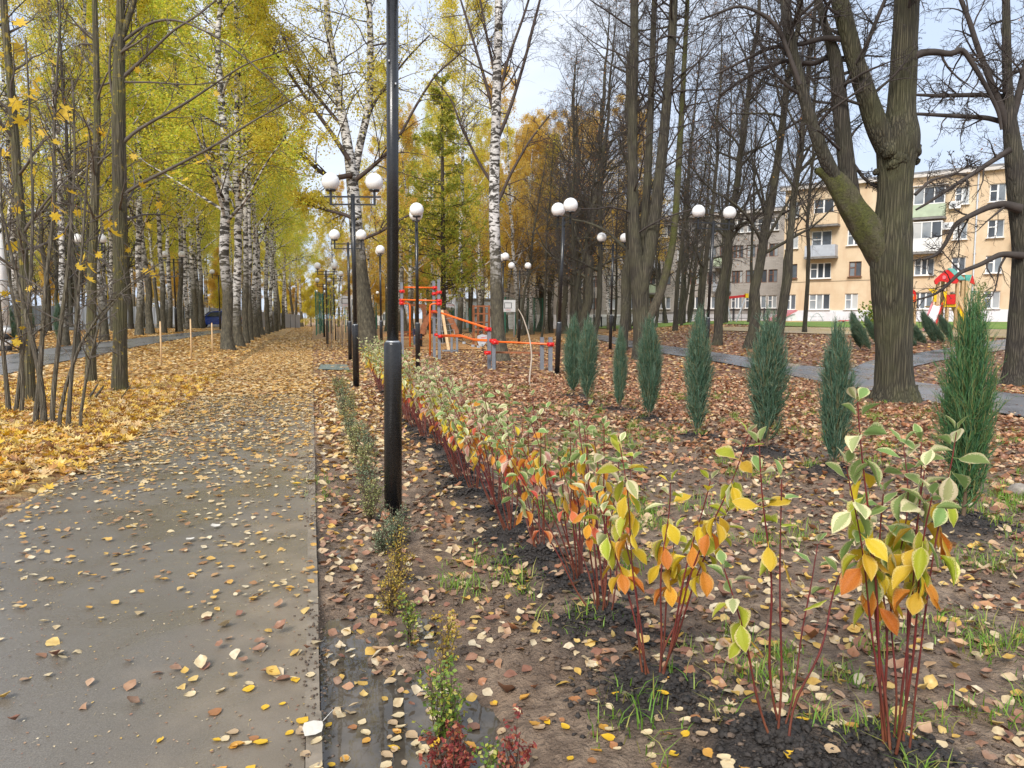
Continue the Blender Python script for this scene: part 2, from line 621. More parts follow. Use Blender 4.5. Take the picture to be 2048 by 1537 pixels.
# --- barks
def bark(name, dark, light, moss=None, mossamt=.5, scale=1.0, lichen=0.0, zs=.075):
    t = NT(name)
    v = t.mapping((1, 1, zs)); f = t.noise(14 * scale, 5, .65, v, .6); g = t.noise(1.4, 4); h = t.noise(40, 4)
    w_ = t.n('ShaderNodeTexVoronoi', feature='DISTANCE_TO_EDGE'); w_.inputs['Scale'].default_value = 11 * scale
    t.l(t.mapping((1, 1, zs), rot=None), w_.inputs['Vector'])
    rid = t.ramp(w_.outputs[0], [(.0, 0.0), (.28, 1.0)])
    c = t.mix(t.math('MULTIPLY', rid, t.ramp(f, [(.3, .35), (.65, 1.0)])), dark, light)
    if moss:
        c = t.mix(t.math('MULTIPLY', t.ramp(g, [(.42, 0.0), (.62, mossamt)]), t.ramp(h, [(.3, .5), (.6, 1.0)])), c, moss)
    if lichen:
        c = t.mix(t.ramp(t.noise(6, 4, .7), [(.58, 0.0), (.66, lichen)]), c, (.36, .27, .03))
    t.col(c); t.rough(.86)
    t.bump(t.math('ADD', t.math('MULTIPLY', rid, .8), f), .9, .03)
    return t.m


M_LIME = bark('lime_bark', (.026, .022, .016), (.112, .096, .066), (.095, .09, .045), .55, 1.8)
M_LIME2 = bark('dark_lime_bark', (.026, .022, .018), (.105, .088, .066), (.07, .068, .035), .5, 2.2)
M_BIG = bark('furrowed_lime_bark', (.024, .021, .012), (.118, .102, .062), (.085, .085, .034), .6, 2.1, .0, .045)
M_MAPLE = bark('smooth_maple_bark', (.055, .046, .028), (.135, .115, .072), (.11, .11, .03), .6, 1.6, .75)
M_GREY = bark('grey_sapling_bark', (.09, .076, .056), (.20, .17, .13), (.15, .135, .07), .5, 3.0)
M_LARCHB = bark('larch_bark', (.035, .026, .018), (.12, .09, .062), None, 0, 1.2)
t = NT('mossy_bark')
h = t.noise(24, 5, .7); g = t.noise(3, 4)
x, y, z = t.sep()
low = t.ramp(t.math('ADD', t.math('MULTIPLY', z, .16), t.math('MULTIPLY', g, .3)), [(.50, 0.0), (.72, 1.0)])
fur = t.noise(22, 5, .65, t.mapping((1, 1, .2)))
t.col(t.mix(t.math('MULTIPLY', low, t.ramp(g, [(.36, .25), (.6, .95)])), t.ramp(fur, [(.3, (.028, .023, .015)), (.7, (.14, .118, .078))]), t.ramp(h, [(.3, (.030, .036, .008)), (.7, (.115, .12, .026))])))
t.rough(.95); t.bump(h, 1.0, .04)
M_MOSS = t.m

t = NT('birch_bark')
x, y, z = t.sep()
fine = t.noise(6, 4, .6, t.mapping((1.0, 1.0, 9.0)))
big = t.noise(3.2, 3, .6, t.mapping((1.0, 1.0, 2.6)), .8)
tone = t.noise(1.2, 4)
rnd = t.rnd()
up = t.math('SUBTRACT', z, t.math('MULTIPLY', rnd, 4.2))         # how far up the rough dark base of the stem reaches
foot = t.ramp(t.math('ADD', t.math('MULTIPLY', up, .2), t.math('MULTIPLY', t.noise(2.2, 4, .6, t.mapping((1, 1, .5))), .55)), [(.30, 1.0), (.75, 0.0)])
c = t.mix(t.ramp(tone, [(.3, 0.0), (.7, 1.0)]), (.50, .48, .45), (.74, .72, .69))
c = t.mix(t.ramp(fine, [(.36, .8), (.46, 0.0)]), c, (.14, .12, .10))
c = t.mix(t.ramp(big, [(.46, 1.0), (.52, 0.0)]), c, t.ramp(t.noise(30, 4), [(.3, (.018, .016, .014)), (.7, (.075, .065, .05))]))
c = t.mix(foot, c, t.ramp(t.noise(16, 5, .7, t.mapping((1, 1, .3))), [(.35, (.030, .026, .018)), (.6, (.11, .095, .06)), (.8, (.30, .27, .22))]))
t.col(c); t.rough(.8)
t.bump(t.math('ADD', t.noise(16, 5, .7, t.mapping((1, 1, .3))), big), .6, .03)
M_BIRCH = t.m
M_BTWIG = simple('birch_twig', (.060, .042, .034), .8, .3, 5)
M_TWIG = simple('lime_twig', (.050, .040, .034), .85, .3, 3)
M_TWIG2 = simple('grey_twig', (.095, .078, .062), .8, .3, 3)

# --- leaves
M_LYG = leafmat('yellow_green_birch_leaves', [(.58, .64, .07), (.70, .70, .08), (.80, .74, .10), (.50, .60, .06), (.84, .74, .09), (.64, .68, .10), (.80, .66, .07), (.44, .54, .06)], .62, .5, 3, .15)
M_LYE = leafmat('yellow_birch_leaves', [(.80, .70, .09), (.84, .70, .09), (.72, .66, .09), (.82, .62, .08), (.64, .62, .08), (.86, .75, .15)], .62, .55, 3, .15)
M_LGO = leafmat('golden_birch_leaves', [(.80, .56, .10), (.76, .50, .09), (.82, .60, .14), (.70, .44, .08), (.80, .62, .18)], .62, .55, 3, .15)
M_LMA = leafmat('maple_leaves_on_tree', [(.80, .52, .02), (.78, .44, .02), (.84, .58, .05), (.70, .30, .02), (.78, .55, .03)], .45, .5, 14, .25)
M_LBR = leafmat('dry_brown_leaves', [(.42, .17, .045), (.50, .24, .06), (.30, .12, .04), (.58, .33, .08)], .35, .6, 10, .3)
M_LLA = leafmat('larch_needles', [(.38, .42, .05), (.50, .48, .06), (.27, .36, .05), (.62, .52, .07), (.42, .44, .06)], .5, .6, 3, .1)
M_FPATH = leafmat('fallen_birch_leaves', [(.66, .46, .18), (.70, .56, .32), (.62, .36, .08), (.44, .26, .12), (.74, .63, .42), (.66, .42, .11), (.34, .18, .08), (.62, .48, .27)], .15, .42, 30, .4)
M_FMID = leafmat('fallen_amber_leaves', [(.66, .42, .15), (.70, .50, .23), (.56, .31, .10), (.66, .45, .19), (.72, .57, .33), (.44, .24, .11), (.64, .36, .08)], .15, .45, 12, .35)
M_FMAP = leafmat('fallen_maple_leaves', [(.78, .50, .06), (.74, .52, .15), (.66, .35, .06), (.78, .58, .24), (.52, .27, .08), (.78, .52, .08), (.70, .49, .23), (.36, .19, .09)], .2, .45, 18, .35)
M_FRED = leafmat('fallen_russet_leaves', [(.42, .19, .09), (.52, .27, .13), (.28, .13, .07), (.58, .37, .20), (.36, .16, .08), (.62, .46, .28), (.46, .25, .14), (.22, .11, .065)], .12, .42, 30, .4)
M_FBED = leafmat('fallen_mixed_leaves', [(.62, .50, .30), (.40, .23, .13), (.26, .12, .075), (.62, .40, .09), (.34, .18, .11), (.68, .58, .40), (.48, .31, .19), (.66, .47, .16), (.32, .19, .12), (.56, .43, .26)], .12, .42, 30, .45)
FALLEN = [('yellow', leafmat('yellow_fallen_leaf', [(.74, .46, .03)], .15, .38, 40, .3)),
          ('cream', leafmat('cream_fallen_leaf', [(.68, .55, .33)], .15, .42, 40, .3)),
          ('amber', leafmat('amber_fallen_leaf', [(.62, .33, .06)], .15, .4, 40, .4)),
          ('brown', leafmat('brown_fallen_leaf', [(.36, .16, .06)], .1, .36, 40, .4)),
          ('tan', leafmat('tan_fallen_leaf', [(.47, .34, .20)], .1, .42, 40, .4)),
          ('reddish', leafmat('reddish_fallen_leaf', [(.23, .115, .075)], .1, .4, 40, .4))]
M_PALELEAF = leafmat('pale_leaf_underside', [(.68, .64, .56)], .1, .5, 50, .15)
M_GRASS = leafmat('grass_blade', [(.14, .30, .025), (.20, .36, .035), (.27, .36, .05), (.11, .22, .02), (.38, .36, .09)], .3, .5, 10, .1)

M_JUNI = leafmat('juniper_foliage', [(.075, .165, .105), (.11, .225, .145), (.155, .28, .185), (.062, .135, .08), (.22, .33, .235), (.10, .18, .09), (.28, .26, .13)], .25, .6, 10, .1)
M_JUNI2 = leafmat('fresh_juniper_foliage', [(.085, .22, .07), (.12, .28, .10), (.06, .17, .065), (.16, .30, .12), (.07, .19, .10), (.27, .29, .10)], .25, .6, 10, .1)
M_JUNIB = simple('juniper_wood', (.13, .085, .05), .85, .25, 12, .4)

# --- dogwood leaves: the rim attribute runs from the midrib (0) to the margin (1)
def dogleaf(name, inner, outer, edge, spots=.25):
    t = NT(name)
    rim = t.attr('rim'); n = t.noise(26, 3); m = t.noise(60, 3); r = t.rnd()
    e = t.ramp(t.math('ADD', rim, t.math('MULTIPLY', t.math('SUBTRACT', n, .5), .9)), [(edge - .06, 0.0), (edge + .06, 1.0)])
    hue = t.n('ShaderNodeHueSaturation')
    t.l(t.math('ADD', .482, t.math('MULTIPLY', r, .036)), hue.inputs['Hue'])
    t.l(t.math('ADD', .78, t.math('MULTIPLY', r, .4)), hue.inputs['Value'])
    c = t.mix(e, inner, outer)
    c = t.mix(t.math('MULTIPLY', t.attr('vein'), .30), c, t.mix(1.0, c, (1.25, 1.2, 1.35), 'MULTIPLY'))
    c = t.mix(t.ramp(m, [(.36, spots * 1.6), (.5, 0.0)]), c, t.mix(1.0, c, (.50, .32, .20), 'MULTIPLY'))
    c = t.mix(t.ramp(t.math('ADD', rim, t.math('MULTIPLY', t.math('SUBTRACT', t.noise(38, 4), .5), 1.3)), [(1.0 - .02, 0.0), (1.0, .6)]), c, (.26, .13, .05))
    t.l(c, hue.inputs['Color'])
    t.col(hue.outputs[0]); t.rough(.58); t.b.inputs['Specular IOR Level'].default_value = .35; t.thin(hue.outputs[0], .38)

    t.bump(t.math('ADD', t.attr('vein'), t.math('MULTIPLY', n, .3)), .5, .004)
    return t.m


DOG = {'variegated': dogleaf('variegated_dogwood_leaf', (.23, .34, .10), (.62, .62, .31), .74, .1),
       'pale': dogleaf('pale_dogwood_leaf', (.42, .45, .19), (.74, .67, .40), .50, .15),
       'yellow': dogleaf('yellow_dogwood_leaf', (.66, .46, .035), (.76, .60, .16), .8, .2),
       'lime': dogleaf('lime_dogwood_leaf', (.42, .46, .04), (.70, .62, .24), .75, .15),
       'orange': dogleaf('orange_dogwood_leaf', (.72, .30, .035), (.76, .44, .12), .8, .45),
       'red': dogleaf('red_dogwood_leaf', (.66, .15, .06), (.72, .34, .20), .75, .3),
       'pink': dogleaf('pink_dogwood_leaf', (.60, .33, .24), (.74, .58, .42), .55, .2)}
t = NT('dogwood_stem')
x, y, z = t.sep()
t.col(t.mix(t.ramp(t.noise(9, 4), [(.3, 0.0), (.7, 1.0)]), t.mix(t.ramp(z, [(.0, 1.0), (.35, 0.0)]), (.17, .022, .020), (.20, .075, .035)), (.085, .016, .016)))
t.rough(.4); t.bump(t.noise(60, 3), .25, .003)
M_DSTEM = t.m
M_OLIVE = leafmat('olive_shrub_leaves', [(.26, .30, .10), (.36, .37, .14), (.20, .24, .09), (.44, .40, .15)], .25, .6, 10, .2)
M_GREYGR = leafmat('grey_green_shrub_leaves', [(.16, .22, .12), (.21, .27, .15), (.12, .17, .09), (.30, .33, .19)], .2, .6, 10, .2)
M_GOLD = leafmat('gold_shrub_leaves', [(.52, .36, .045), (.60, .42, .08), (.42, .28, .04), (.34, .32, .05)], .3, .5, 10, .2)
M_GREEN = leafmat('green_shrub_leaves', [(.16, .27, .04), (.24, .35, .05), (.40, .40, .06), (.12, .20, .035)], .3, .5, 10, .2)
M_REDL = leafmat('red_barberry_leaves', [(.28, .05, .04), (.36, .09, .055), (.20, .035, .03), (.42, .15, .07), (.32, .06, .06)], .3, .5, 10, .2)
M_SSTEM = simple('shrub_twig', (.10, .065, .04), .8, .3, 10)

# --- made things
M_BLACK = simple('black_powder_coat', (.014, .014, .015), .27, .25, 30, .04, spec=.6)
M_STEEL = simple('galvanised_steel', (.42, .43, .44), .38, .12, 8, 0, .7)
t = NT('milky_globe')
t.col(t.ramp(t.noise(5, 4), [(.3, (.80, .80, .79)), (.7, (.88, .88, .87))])); t.rough(.22)
t.b.inputs['Subsurface Weight'].default_value = .25
t.b.inputs['Subsurface Radius'].default_value = (.06, .06, .06)
M_GLOBE = t.m
M_ORANGE = simple('orange_paint', (.80, .14, .010), .35, .1, 9)
M_REDP = simple('red_paint', (.62, .018, .014), .35, .12, 9)
M_GREYP = simple('grey_paint', (.185, .20, .225), .42, .12, 8)
M_LGREY = simple('light_grey_metal', (.46, .48, .50), .4, .12, 8)
M_WOODB = simple('brown_stained_wood', (.27, .095, .035), .6, .3, 7, .3)
M_WOODL = simple('pale_timber', (.56, .38, .20), .65, .2, 7, .3)
M_WOODG = simple('weathered_timber', (.30, .22, .14), .75, .25, 9, .4)
M_WHITEP = simple('white_paint', (.78, .78, .77), .5, .06, 5)
M_PINK = simple('pink_roof_paint', (.62, .20, .22), .5, .12, 5)
M_YELP = simple('yellow_paint', (.80, .52, .01), .4, .1, 8)
M_GREENP = simple('green_paint', (.02, .17, .11), .4, .15, 8)
M_TEAL = simple('teal_paint', (.10, .42, .34), .45, .15, 8)
M_DARK = simple('dark_rubber', (.02, .02, .022), .7, .2, 20)
M_ROPE = simple('grey_rope', (.35, .34, .33), .8, .2, 20)
M_CAR = simple('blue_car_paint', (.012, .035, .19), .18, .08, 2, spec=.7)
M_GLASSD = simple('dark_window_glass', (.022, .027, .034), .06, .35, .7, spec=.8)
t = NT('flat_window_glass')
n = t.noise(.45, 3)
t.col(t.ramp(t.math('ADD', t.math('MULTIPLY', t.rnd(), .55), t.math('MULTIPLY', n, .5)), [(.15, (.035, .042, .052)), (.45, (.10, .115, .135)), (.6, (.22, .25, .28)), (.78, (.52, .53, .52))]))
t.rough(.07); t.b.inputs['Specular IOR Level'].default_value = .7
M_PANE = t.m
M_LAMPG = simple('lamp_glass', (.7, .7, .68), .15, .1, 4)
M_TAIL = simple('red_tail_lamp', (.4, .01, .01), .2, .1, 4)
t = NT('ochre_render')
n = t.noise(.55, 6, .65); f = t.noise(7, 5, .7); g = t.noise(1.1, 4, .6, t.mapping((1, 1, .25)))
c = t.mix(t.ramp(n, [(.35, 0.0), (.7, 1.0)]), (.60, .46, .30), (.70, .58, .41))
c = t.mix(t.ramp(g, [(.46, 0.0), (.68, .75)]), c, (.54, .38, .24))
t.col(t.mix(t.ramp(f, [(.35, .25), (.6, 0.0)]), c, (.60, .43, .28))); t.rough(.9); t.bump(f, .25, .02)
M_OCHRE = t.m
M_PLINTH = simple('whitewashed_plinth', (.68, .69, .72), .8, .10, 1.3, .1)
t = NT('grey_silicate_brick')
b = t.n('ShaderNodeTexBrick'); b.inputs['Scale'].default_value = 1
b.inputs['Color1'].default_value = (.36, .33, .30, 1); b.inputs['Color2'].default_value = (.29, .265, .24, 1); b.inputs['Mortar'].default_value = (.22, .21, .20, 1)
b.inputs['Brick Width'].default_value = .5; b.inputs['Row Height'].default_value = .16; b.inputs['Mortar Size'].default_value = .012
t.l(t.mapping((1, 1, 1), rot=(PI / 2, 0, 0)), b.inputs['Vector'])
t.col(t.mix(t.ramp(t.noise(.6, 4), [(.35, 0.0), (.7, .5)]), b.outputs[0], (.42, .39, .36))); t.rough(.9)
M_BRICK = t.m
M_ROOF = simple('roof_sheet', (.22, .22, .23), .5, .15, 2)
M_CORN = simple('pale_cornice', (.60, .56, .52), .7, .1, 2)
M_BROWNF = simple('brown_window_wood', (.16, .075, .045), .6, .25, 5)
M_BALC = simple('balcony_sheet_blue', (.40, .43, .48), .55, .15, 2)
M_BALCG = simple('balcony_sheet_green', (.42, .50, .36), .55, .12, 2)
M_SLAB = simple('balcony_concrete', (.20, .19, .18), .8, .25, 4)
M_FENCE = simple('grey_fence_sheet', (.34, .35, .37), .45, .12, .7)
M_FENCED = simple('dark_fence_paint', (.035, .035, .04), .5, .2, 5)
M_MESHG = simple('green_court_mesh', (.018, .16, .115), .5, .25, 6)
M_BACKB = simple('white_backboard', (.72, .73, .74), .4, .08, 3)
M_SKIN = simple('skin', (.52, .31, .23), .55, .1, 8)
M_JACKET = simple('dark_jacket_cloth', (.055, .045, .075), .9, .25, 18, .2)
M_TROUS = simple('blue_grey_trousers', (.12, .15, .21), .9, .2, 18, .2)
M_HAIR = simple('dark_hair', (.03, .022, .018), .7, .3, 40)
# ------------------------------------------------------------------ ground, paths, water
RG = np.random.default_rng(5)
HEDGE_X = 1.40
# dogwood bases (x, y): the two by the camera stand off the row
DOGS = []
for px, py in ((1792, 1548), (1562, 1522), (1305, 1402)):
    g_ = G(px, py); DOGS.append((g_.x, g_.y))
yy = 3.38
while yy < 16.4:
    DOGS.append((HEDGE_X + random.uniform(-.07, .07), yy)); yy += random.uniform(.46, .60) * (1 + .012 * yy)
# junipers: base pixel, top pixel, width in pixels
JUNI_PX = [(1146, 797, 648, 46), (1174, 814, 655, 46), (1238, 824, 668, 34), (1298, 842, 650, 56), (1393, 878, 640, 60),
           (1532, 908, 650, 88), (1668, 948, 672, 78), (1925, 1058, 640, 108)]
JUNI = [(G(a, b), b, c_, d_) for a, b, c_, d_ in JUNI_PX]
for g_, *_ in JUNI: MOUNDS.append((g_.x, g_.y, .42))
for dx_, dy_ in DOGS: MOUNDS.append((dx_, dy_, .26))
BIGB = G(1790, 806)
MOUNDS.append((BIGB.x, BIGB.y, .8))

FOOT_U = [(1180, 668), (1250, 682), (1322, 693), (1420, 706), (1567, 728), (1716, 746), (1824, 767), (2048, 793), (2300, 822)]
FOOT_L = [(1170, 676), (1240, 694), (1322, 709), (1420, 723), (1567, 751), (1716, 779), (1824, 802), (2048, 838), (2300, 884)]
BR_U = [(1700, 741), (1735, 724), (1850, 706), (2030, 677), (2250, 655)]
BR_L = [(1760, 760), (1800, 741), (1880, 723), (2050, 694), (2260, 668)]
LEFT_U = [(-260, 762), (-60, 724), (100, 698), (193, 687), (300, 675), (403, 665), (440, 661)]
LEFT_L = [(-260, 830), (-60, 765), (100, 730), (193, 711), (300, 690), (403, 673), (446, 667)]


def gpts(L): return [G(*p) for p in L]


def poly_of(U, L):
    P = gpts(U) + gpts(L)[::-1]
    return np.array([(p.x, p.y) for p in P])


POLY = {k: poly_of(u, l) for k, (u, l) in dict(foot=(FOOT_U, FOOT_L), branch=(BR_U, BR_L), left=(LEFT_U, LEFT_L)).items()}


def inside(P, x, y):
    c = np.zeros(np.shape(x), bool)
    j = len(P) - 1
    for i in range(len(P)):
        xi, yi = P[i]; xj, yj = P[j]
        cond = ((yi > y) != (yj > y)) & (x < (xj - xi) * (y - yi) / (yj - yi + 1e-12) + xi)
        c ^= cond; j = i
    return c


# one ground sheet, fine in front of the camera, coarse far off and behind
th = np.unique(np.concatenate([np.linspace(-46, 46, 421), np.linspace(46, 314, 60)]))[:-1]
rr_ = np.concatenate([[.25], np.geomspace(.5, 60, 270), np.geomspace(62, 900, 45)])
TH, RRr = np.meshgrid(np.radians(th) + YAW, rr_)
gx, gy = RRr * np.sin(TH), RRr * np.cos(TH)
gz = ground_z(gx, gy)
nr, na = gx.shape
ids = np.arange(nr * na).reshape(nr, na)
q_ = np.stack([ids[:-1], np.roll(ids, -1, 1)[:-1], np.roll(ids, -1, 1)[1:], ids[1:]], -1).reshape(-1, 4)[:, ::-1]
fan = np.stack([ids[0], np.roll(ids[0], -1), np.full(na, nr * na)], -1)[:, ::-1]
X_, Y_ = gx.ravel(), gy.ravel()
c_ = X_ * FW[0] + Y_ * FW[1]; r_ = X_ * RT[0] + Y_ * RT[1]
dist = np.hypot(X_, Y_)
warm = 1 - ss(-1.6, .6, X_ - .10 * np.maximum(c_ - 14, 0) * 0 + (fbm(X_ * .5, Y_ * .5, 71) - .5) * 1.5)
warm = np.maximum(warm, .55 * ss(30, 60, c_))
litter = np.where(X_ < -PATH_W, ss(7.2, 9.4, dist + (fbm(X_, Y_, 50) - .5) * 3), ss(7, 15, dist + (fbm(X_ * .7, Y_ * .7, 51) - .5) * 6) * .92)
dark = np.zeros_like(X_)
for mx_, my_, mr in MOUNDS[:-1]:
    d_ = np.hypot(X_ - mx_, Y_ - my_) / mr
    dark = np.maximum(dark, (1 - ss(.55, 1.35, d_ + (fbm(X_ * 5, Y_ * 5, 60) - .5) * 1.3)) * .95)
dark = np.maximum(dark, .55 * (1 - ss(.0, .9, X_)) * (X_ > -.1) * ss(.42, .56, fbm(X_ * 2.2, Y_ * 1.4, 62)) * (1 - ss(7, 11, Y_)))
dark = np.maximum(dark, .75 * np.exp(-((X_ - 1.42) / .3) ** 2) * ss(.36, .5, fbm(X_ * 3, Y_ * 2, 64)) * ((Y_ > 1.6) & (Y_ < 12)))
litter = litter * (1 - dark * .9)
ex = lambda a: np.concatenate([a, a[:1]])
V_ = np.concatenate([np.stack([X_, Y_, gz.ravel()], -1), [[0, 0, float(ground_z(0.0, 0.0))]]])
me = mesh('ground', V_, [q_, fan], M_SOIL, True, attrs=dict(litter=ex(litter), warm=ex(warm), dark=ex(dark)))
tag(place('ground', me), kind='structure')


def path_z(x, y):
    return .012 * (fbm(x * .8, y * .5, 81, 2) - .5) - .006 * ss(-.5, -.1, x)


xs = np.linspace(-PATH_W + .06, -.062, 14); ys = np.concatenate([np.linspace(-2, 14, 80), np.geomspace(14.3, 128, 60)])
px_, py_ = np.meshgrid(xs, ys)
ids = np.arange(px_.size).reshape(px_.shape)
q_ = np.stack([ids[:-1, :-1], ids[:-1, 1:], ids[1:, 1:], ids[1:, :-1]], -1).reshape(-1, 4)
me = mesh('path', np.stack([px_.ravel(), py_.ravel(), path_z(px_, py_).ravel()], -1), [q_], M_ASPH, True)
tag(place('path', me), kind='structure')

# concrete kerb stones laid end to end on both sides of the path
kb = MB()
kb.box((0, 0, 0), (.06, .996, .2))
kme = None
kerb_root = tag(empty('kerb', (0, 0, 0), None, None), kind='structure')
for side, x in ((0, -.032), (1, -PATH_W + .03)):
    for i in range(-2, 60 if side == 0 else 30):
        if kme is None:
            o = kb.build('kerb_stone', M_KERB, kerb_root, world=False); kme = o.data
            bv = o
        else:
            o = place('kerb_stone', kme, kerb_root)
        o.location = (x + random.uniform(-.003, .003), i + .5, -.1035 + random.uniform(-.002, .003) - .006 * side)
        o.rotation_euler = (random.uniform(-.002, .002), 0, random.uniform(-.002, .002))

# water lying in the hollow along the kerb; the ground sheet rises through it
wv = [(.0, .2), (1.25, .2), (1.25, 7.5), (.0, 7.5)]
me = mesh('puddle', np.array([(a, b, WATER_Z) for a, b in wv]), [np.array([[0, 1, 2, 3]])], M_WATER)
tag(place('puddle', me), kind='structure')


def ribbon(name, U, L, mat, lift, n=60, across=6, kind='structure'):
    def res(P):
        P = np.array([tuple(p) for p in gpts(P)])[:, :2]
        s = np.concatenate([[0], np.cumsum(np.linalg.norm(np.diff(P, axis=0), axis=1))])
        k = np.linspace(0, s[-1], n)
        Q = np.stack([np.interp(k, s, P[:, i]) for i in (0, 1)], -1)
        for _ in range(3):
            Q[1:-1] = (Q[:-2] + 2 * Q[1:-1] + Q[2:]) / 4
        return Q
    A, B = res(U), res(L)
    w_ = np.linspace(0, 1, across)[None, :, None]
    P = A[:, None] * (1 - w_) + B[:, None] * w_
    zz = ground_z(P[..., 0], P[..., 1], False) + lift
    ids = np.arange(n * across).reshape(n, across)
    q = np.stack([ids[:-1, :-1], ids[1:, :-1], ids[1:, 1:], ids[:-1, 1:]], -1).reshape(-1, 4)
    V = np.concatenate([P.reshape(-1, 2), zz.reshape(-1, 1)], 1)
    a = V[q[0]]; nz_ = np.cross(a[1] - a[0], a[2] - a[0])[2]
    if nz_ < 0: q = q[:, ::-1]
    o = tag(place(name, mesh(name, V, [q], mat, True)), kind=kind)
    return o


ribbon('footpath', FOOT_U, FOOT_L, M_FOOT, .035)
ribbon('footpath', BR_U, BR_L, M_FOOT, .030)
ribbon('footpath', LEFT_U, LEFT_L, M_FOOT, .030)
ribbon('lawn', [(1120, 646), (1320, 647), (1570, 645), (1800, 645), (2300, 647)], [(1120, 652), (1320, 656.5), (1570, 656), (1800, 659), (2300, 664)], M_LAWN, .05, 60, 10)
ribbon('sandy_yard', [(1440, 656.5), (1570, 656), (1800, 659), (2300, 664)], [(1440, 663), (1570, 668), (1800, 674), (2300, 684)], M_SAND, .04, 60, 10)
ribbon('play_sand', [(770, 668), (860, 666), (960, 668)], [(700, 690), (850, 700), (975, 700)], simple('orange_play_sand', (.46, .235, .085), .9, .25, 3, .3), .03, 40, 6)
ribbon('rubber_mat', [(642, 730), (694, 731)], [(636, 740), (700, 742)], simple('green_grey_mat', (.16, .19, .16), .7, .3, 6, .3), .02, 10, 4)
ribbon('road', [(-400, 652), (100, 652), (380, 650), (450, 650)], [(-400, 668), (100, 664), (380, 656), (450, 655)], M_FOOT, .05, 40, 4)

# ------------------------------------------------------------------ fallen leaves
TREES_XY = []


def scatter(n, d0, d1, fov=(-37, 37)):
    """n points spread evenly over the part of the ground between d0 and d1 in front of the camera"""
    d = np.sqrt(RG.uniform(d0 * d0, d1 * d1, n)); a = np.radians(RG.uniform(fov[0], fov[1], n)) + YAW
    return d * np.sin(a), d * np.cos(a)


def on_path(x): return (x > -PATH_W + .0) & (x < 0)


def surf(x, y):
    z = np.where(on_path(x), path_z(x, y), ground_z(x, y))
    inpud = (x > .0) & (x < 1.25) & (y < 7.5)
    return np.where(inpud, np.maximum(z, WATER_Z), z)


near_leaf = []          # (x, y, where): the ones that become objects of their own


def carpet(name, x, y, tv, tf, mat, size, tilt, curl, lift=.006):
    z = surf(x, y) + lift + RG.random(len(x)) * .012
    V, Fs = poly_leaf(tv, tf, np.stack([x, y, z], -1), RG, size, tilt, curl)
    return tag(place(name, mesh(name, V, Fs, mat)), kind='stuff')


def keep(x, y, p): 
    k = RG.random(len(x)) < p
    return x[k], y[k]


# on the path: few by the camera, a closed layer further up
bands = [(1.5, 8, 5200), (8, 16, 9500), (16, 40, 22000)]
x = np.concatenate([RG.uniform(-PATH_W + .02, -.01, n_) for _, _, n_ in bands]); y = np.concatenate([RG.uniform(a_, b_, n_) for a_, b_, n_ in bands])
den = .050 + .07 * ss(3.0, 5.5, y) + .20 * ss(5, 9, y) + .42 * ss(8.5, 16.0, y + (fbm(x * .9, y * .6, 90) - .5) * 4)
den += .16 * ss(-1.1, -.2, x + (fbm(x * 2, y, 91) - .5)) * ss(.40, .58, fbm(x * 1.6, y * 1.3, 92)) * (y < 9)
den += .35 * (1 - ss(-PATH_W, -PATH_W + .7, x)) * ss(6, 8.5, y)
PX_, PY_ = keep(x, y, np.clip(den, 0, 1))
nearm = np.hypot(PX_, PY_) < 4.2
near_leaf += [(a, b, 'path') for a, b in zip(PX_[nearm], PY_[nearm])]
xm, ym = PX_[~nearm], PY_[~nearm]
a_ = ym < 16
mix_ = RG.random(len(xm)) < .14 * ss(6, 10, ym)
carpet('fallen_leaves', xm[a_ & ~mix_], ym[a_ & ~mix_], LEAF_V, LEAF_F, M_FPATH, (.030, .066), .16, .25)
carpet('fallen_leaves', xm[a_ & mix_], ym[a_ & mix_], MAPLE_V, MAPLE_F, M_FMID, (.08, .16), .16, .25)
carpet('fallen_leaves', xm[~a_], ym[~a_], QUAD_V, QUAD_F, M_FMID, (.09, .15), .2, 0)
x = RG.uniform(-PATH_W, 0, 15000); y = RG.uniform(40, 125, 15000); m_ = on_path(x)
carpet('fallen_leaves', x[m_], y[m_], QUAD_V, QUAD_F, M_FMID, (.14, .26), .2, 0)

# left of the path: maple leaves under the saplings
x, y = scatter(76000, 5.0, 22, (-46, -8))
m_ = (x < -PATH_W + .12) & ~inside(POLY['left'], x, y); x, y = x[m_], y[m_]
den = ss(7.4, 9.4, np.hypot(x, y) + (fbm(x * 1.2, y * 1.2, 93) - .5) * 2.4) * (.42 + .45 * fbm(x * .8, y * .8, 94)) + .10
x, y = keep(x, y, den)
m_ = RG.random(len(x)) < .62
carpet('fallen_leaves', x[m_], y[m_], MAPLE_V, MAPLE_F, M_FMAP, (.09, .19), .32, .5)
carpet('fallen_leaves', x[~m_], y[~m_], LEAF_V, LEAF_F, M_FPATH, (.05, .10), .3, .5)
# a deeper drift round the sapling stems
x, y = scatter(9000, 8.2, 12.5, (-38, -19)); m_ = x < -PATH_W - .8; x, y = x[m_], y[m_]
x, y = keep(x, y, .45 * ss(.4, .6, fbm(x * .9, y * .9, 95)))
carpet('fallen_leaves', x, y, MAPLE_V, MAPLE_F, M_LMA, (.12, .20), .55, .6, .03)
x, y = scatter(60000, 18, 62, (-38, -9))
m_ = (x < -PATH_W) & ~inside(POLY['left'], x, y); x, y = keep(x[m_], y[m_], .75)
carpet('fallen_leaves', x, y, QUAD_V, QUAD_F, M_FMID, (.10, .19), .25, 0)

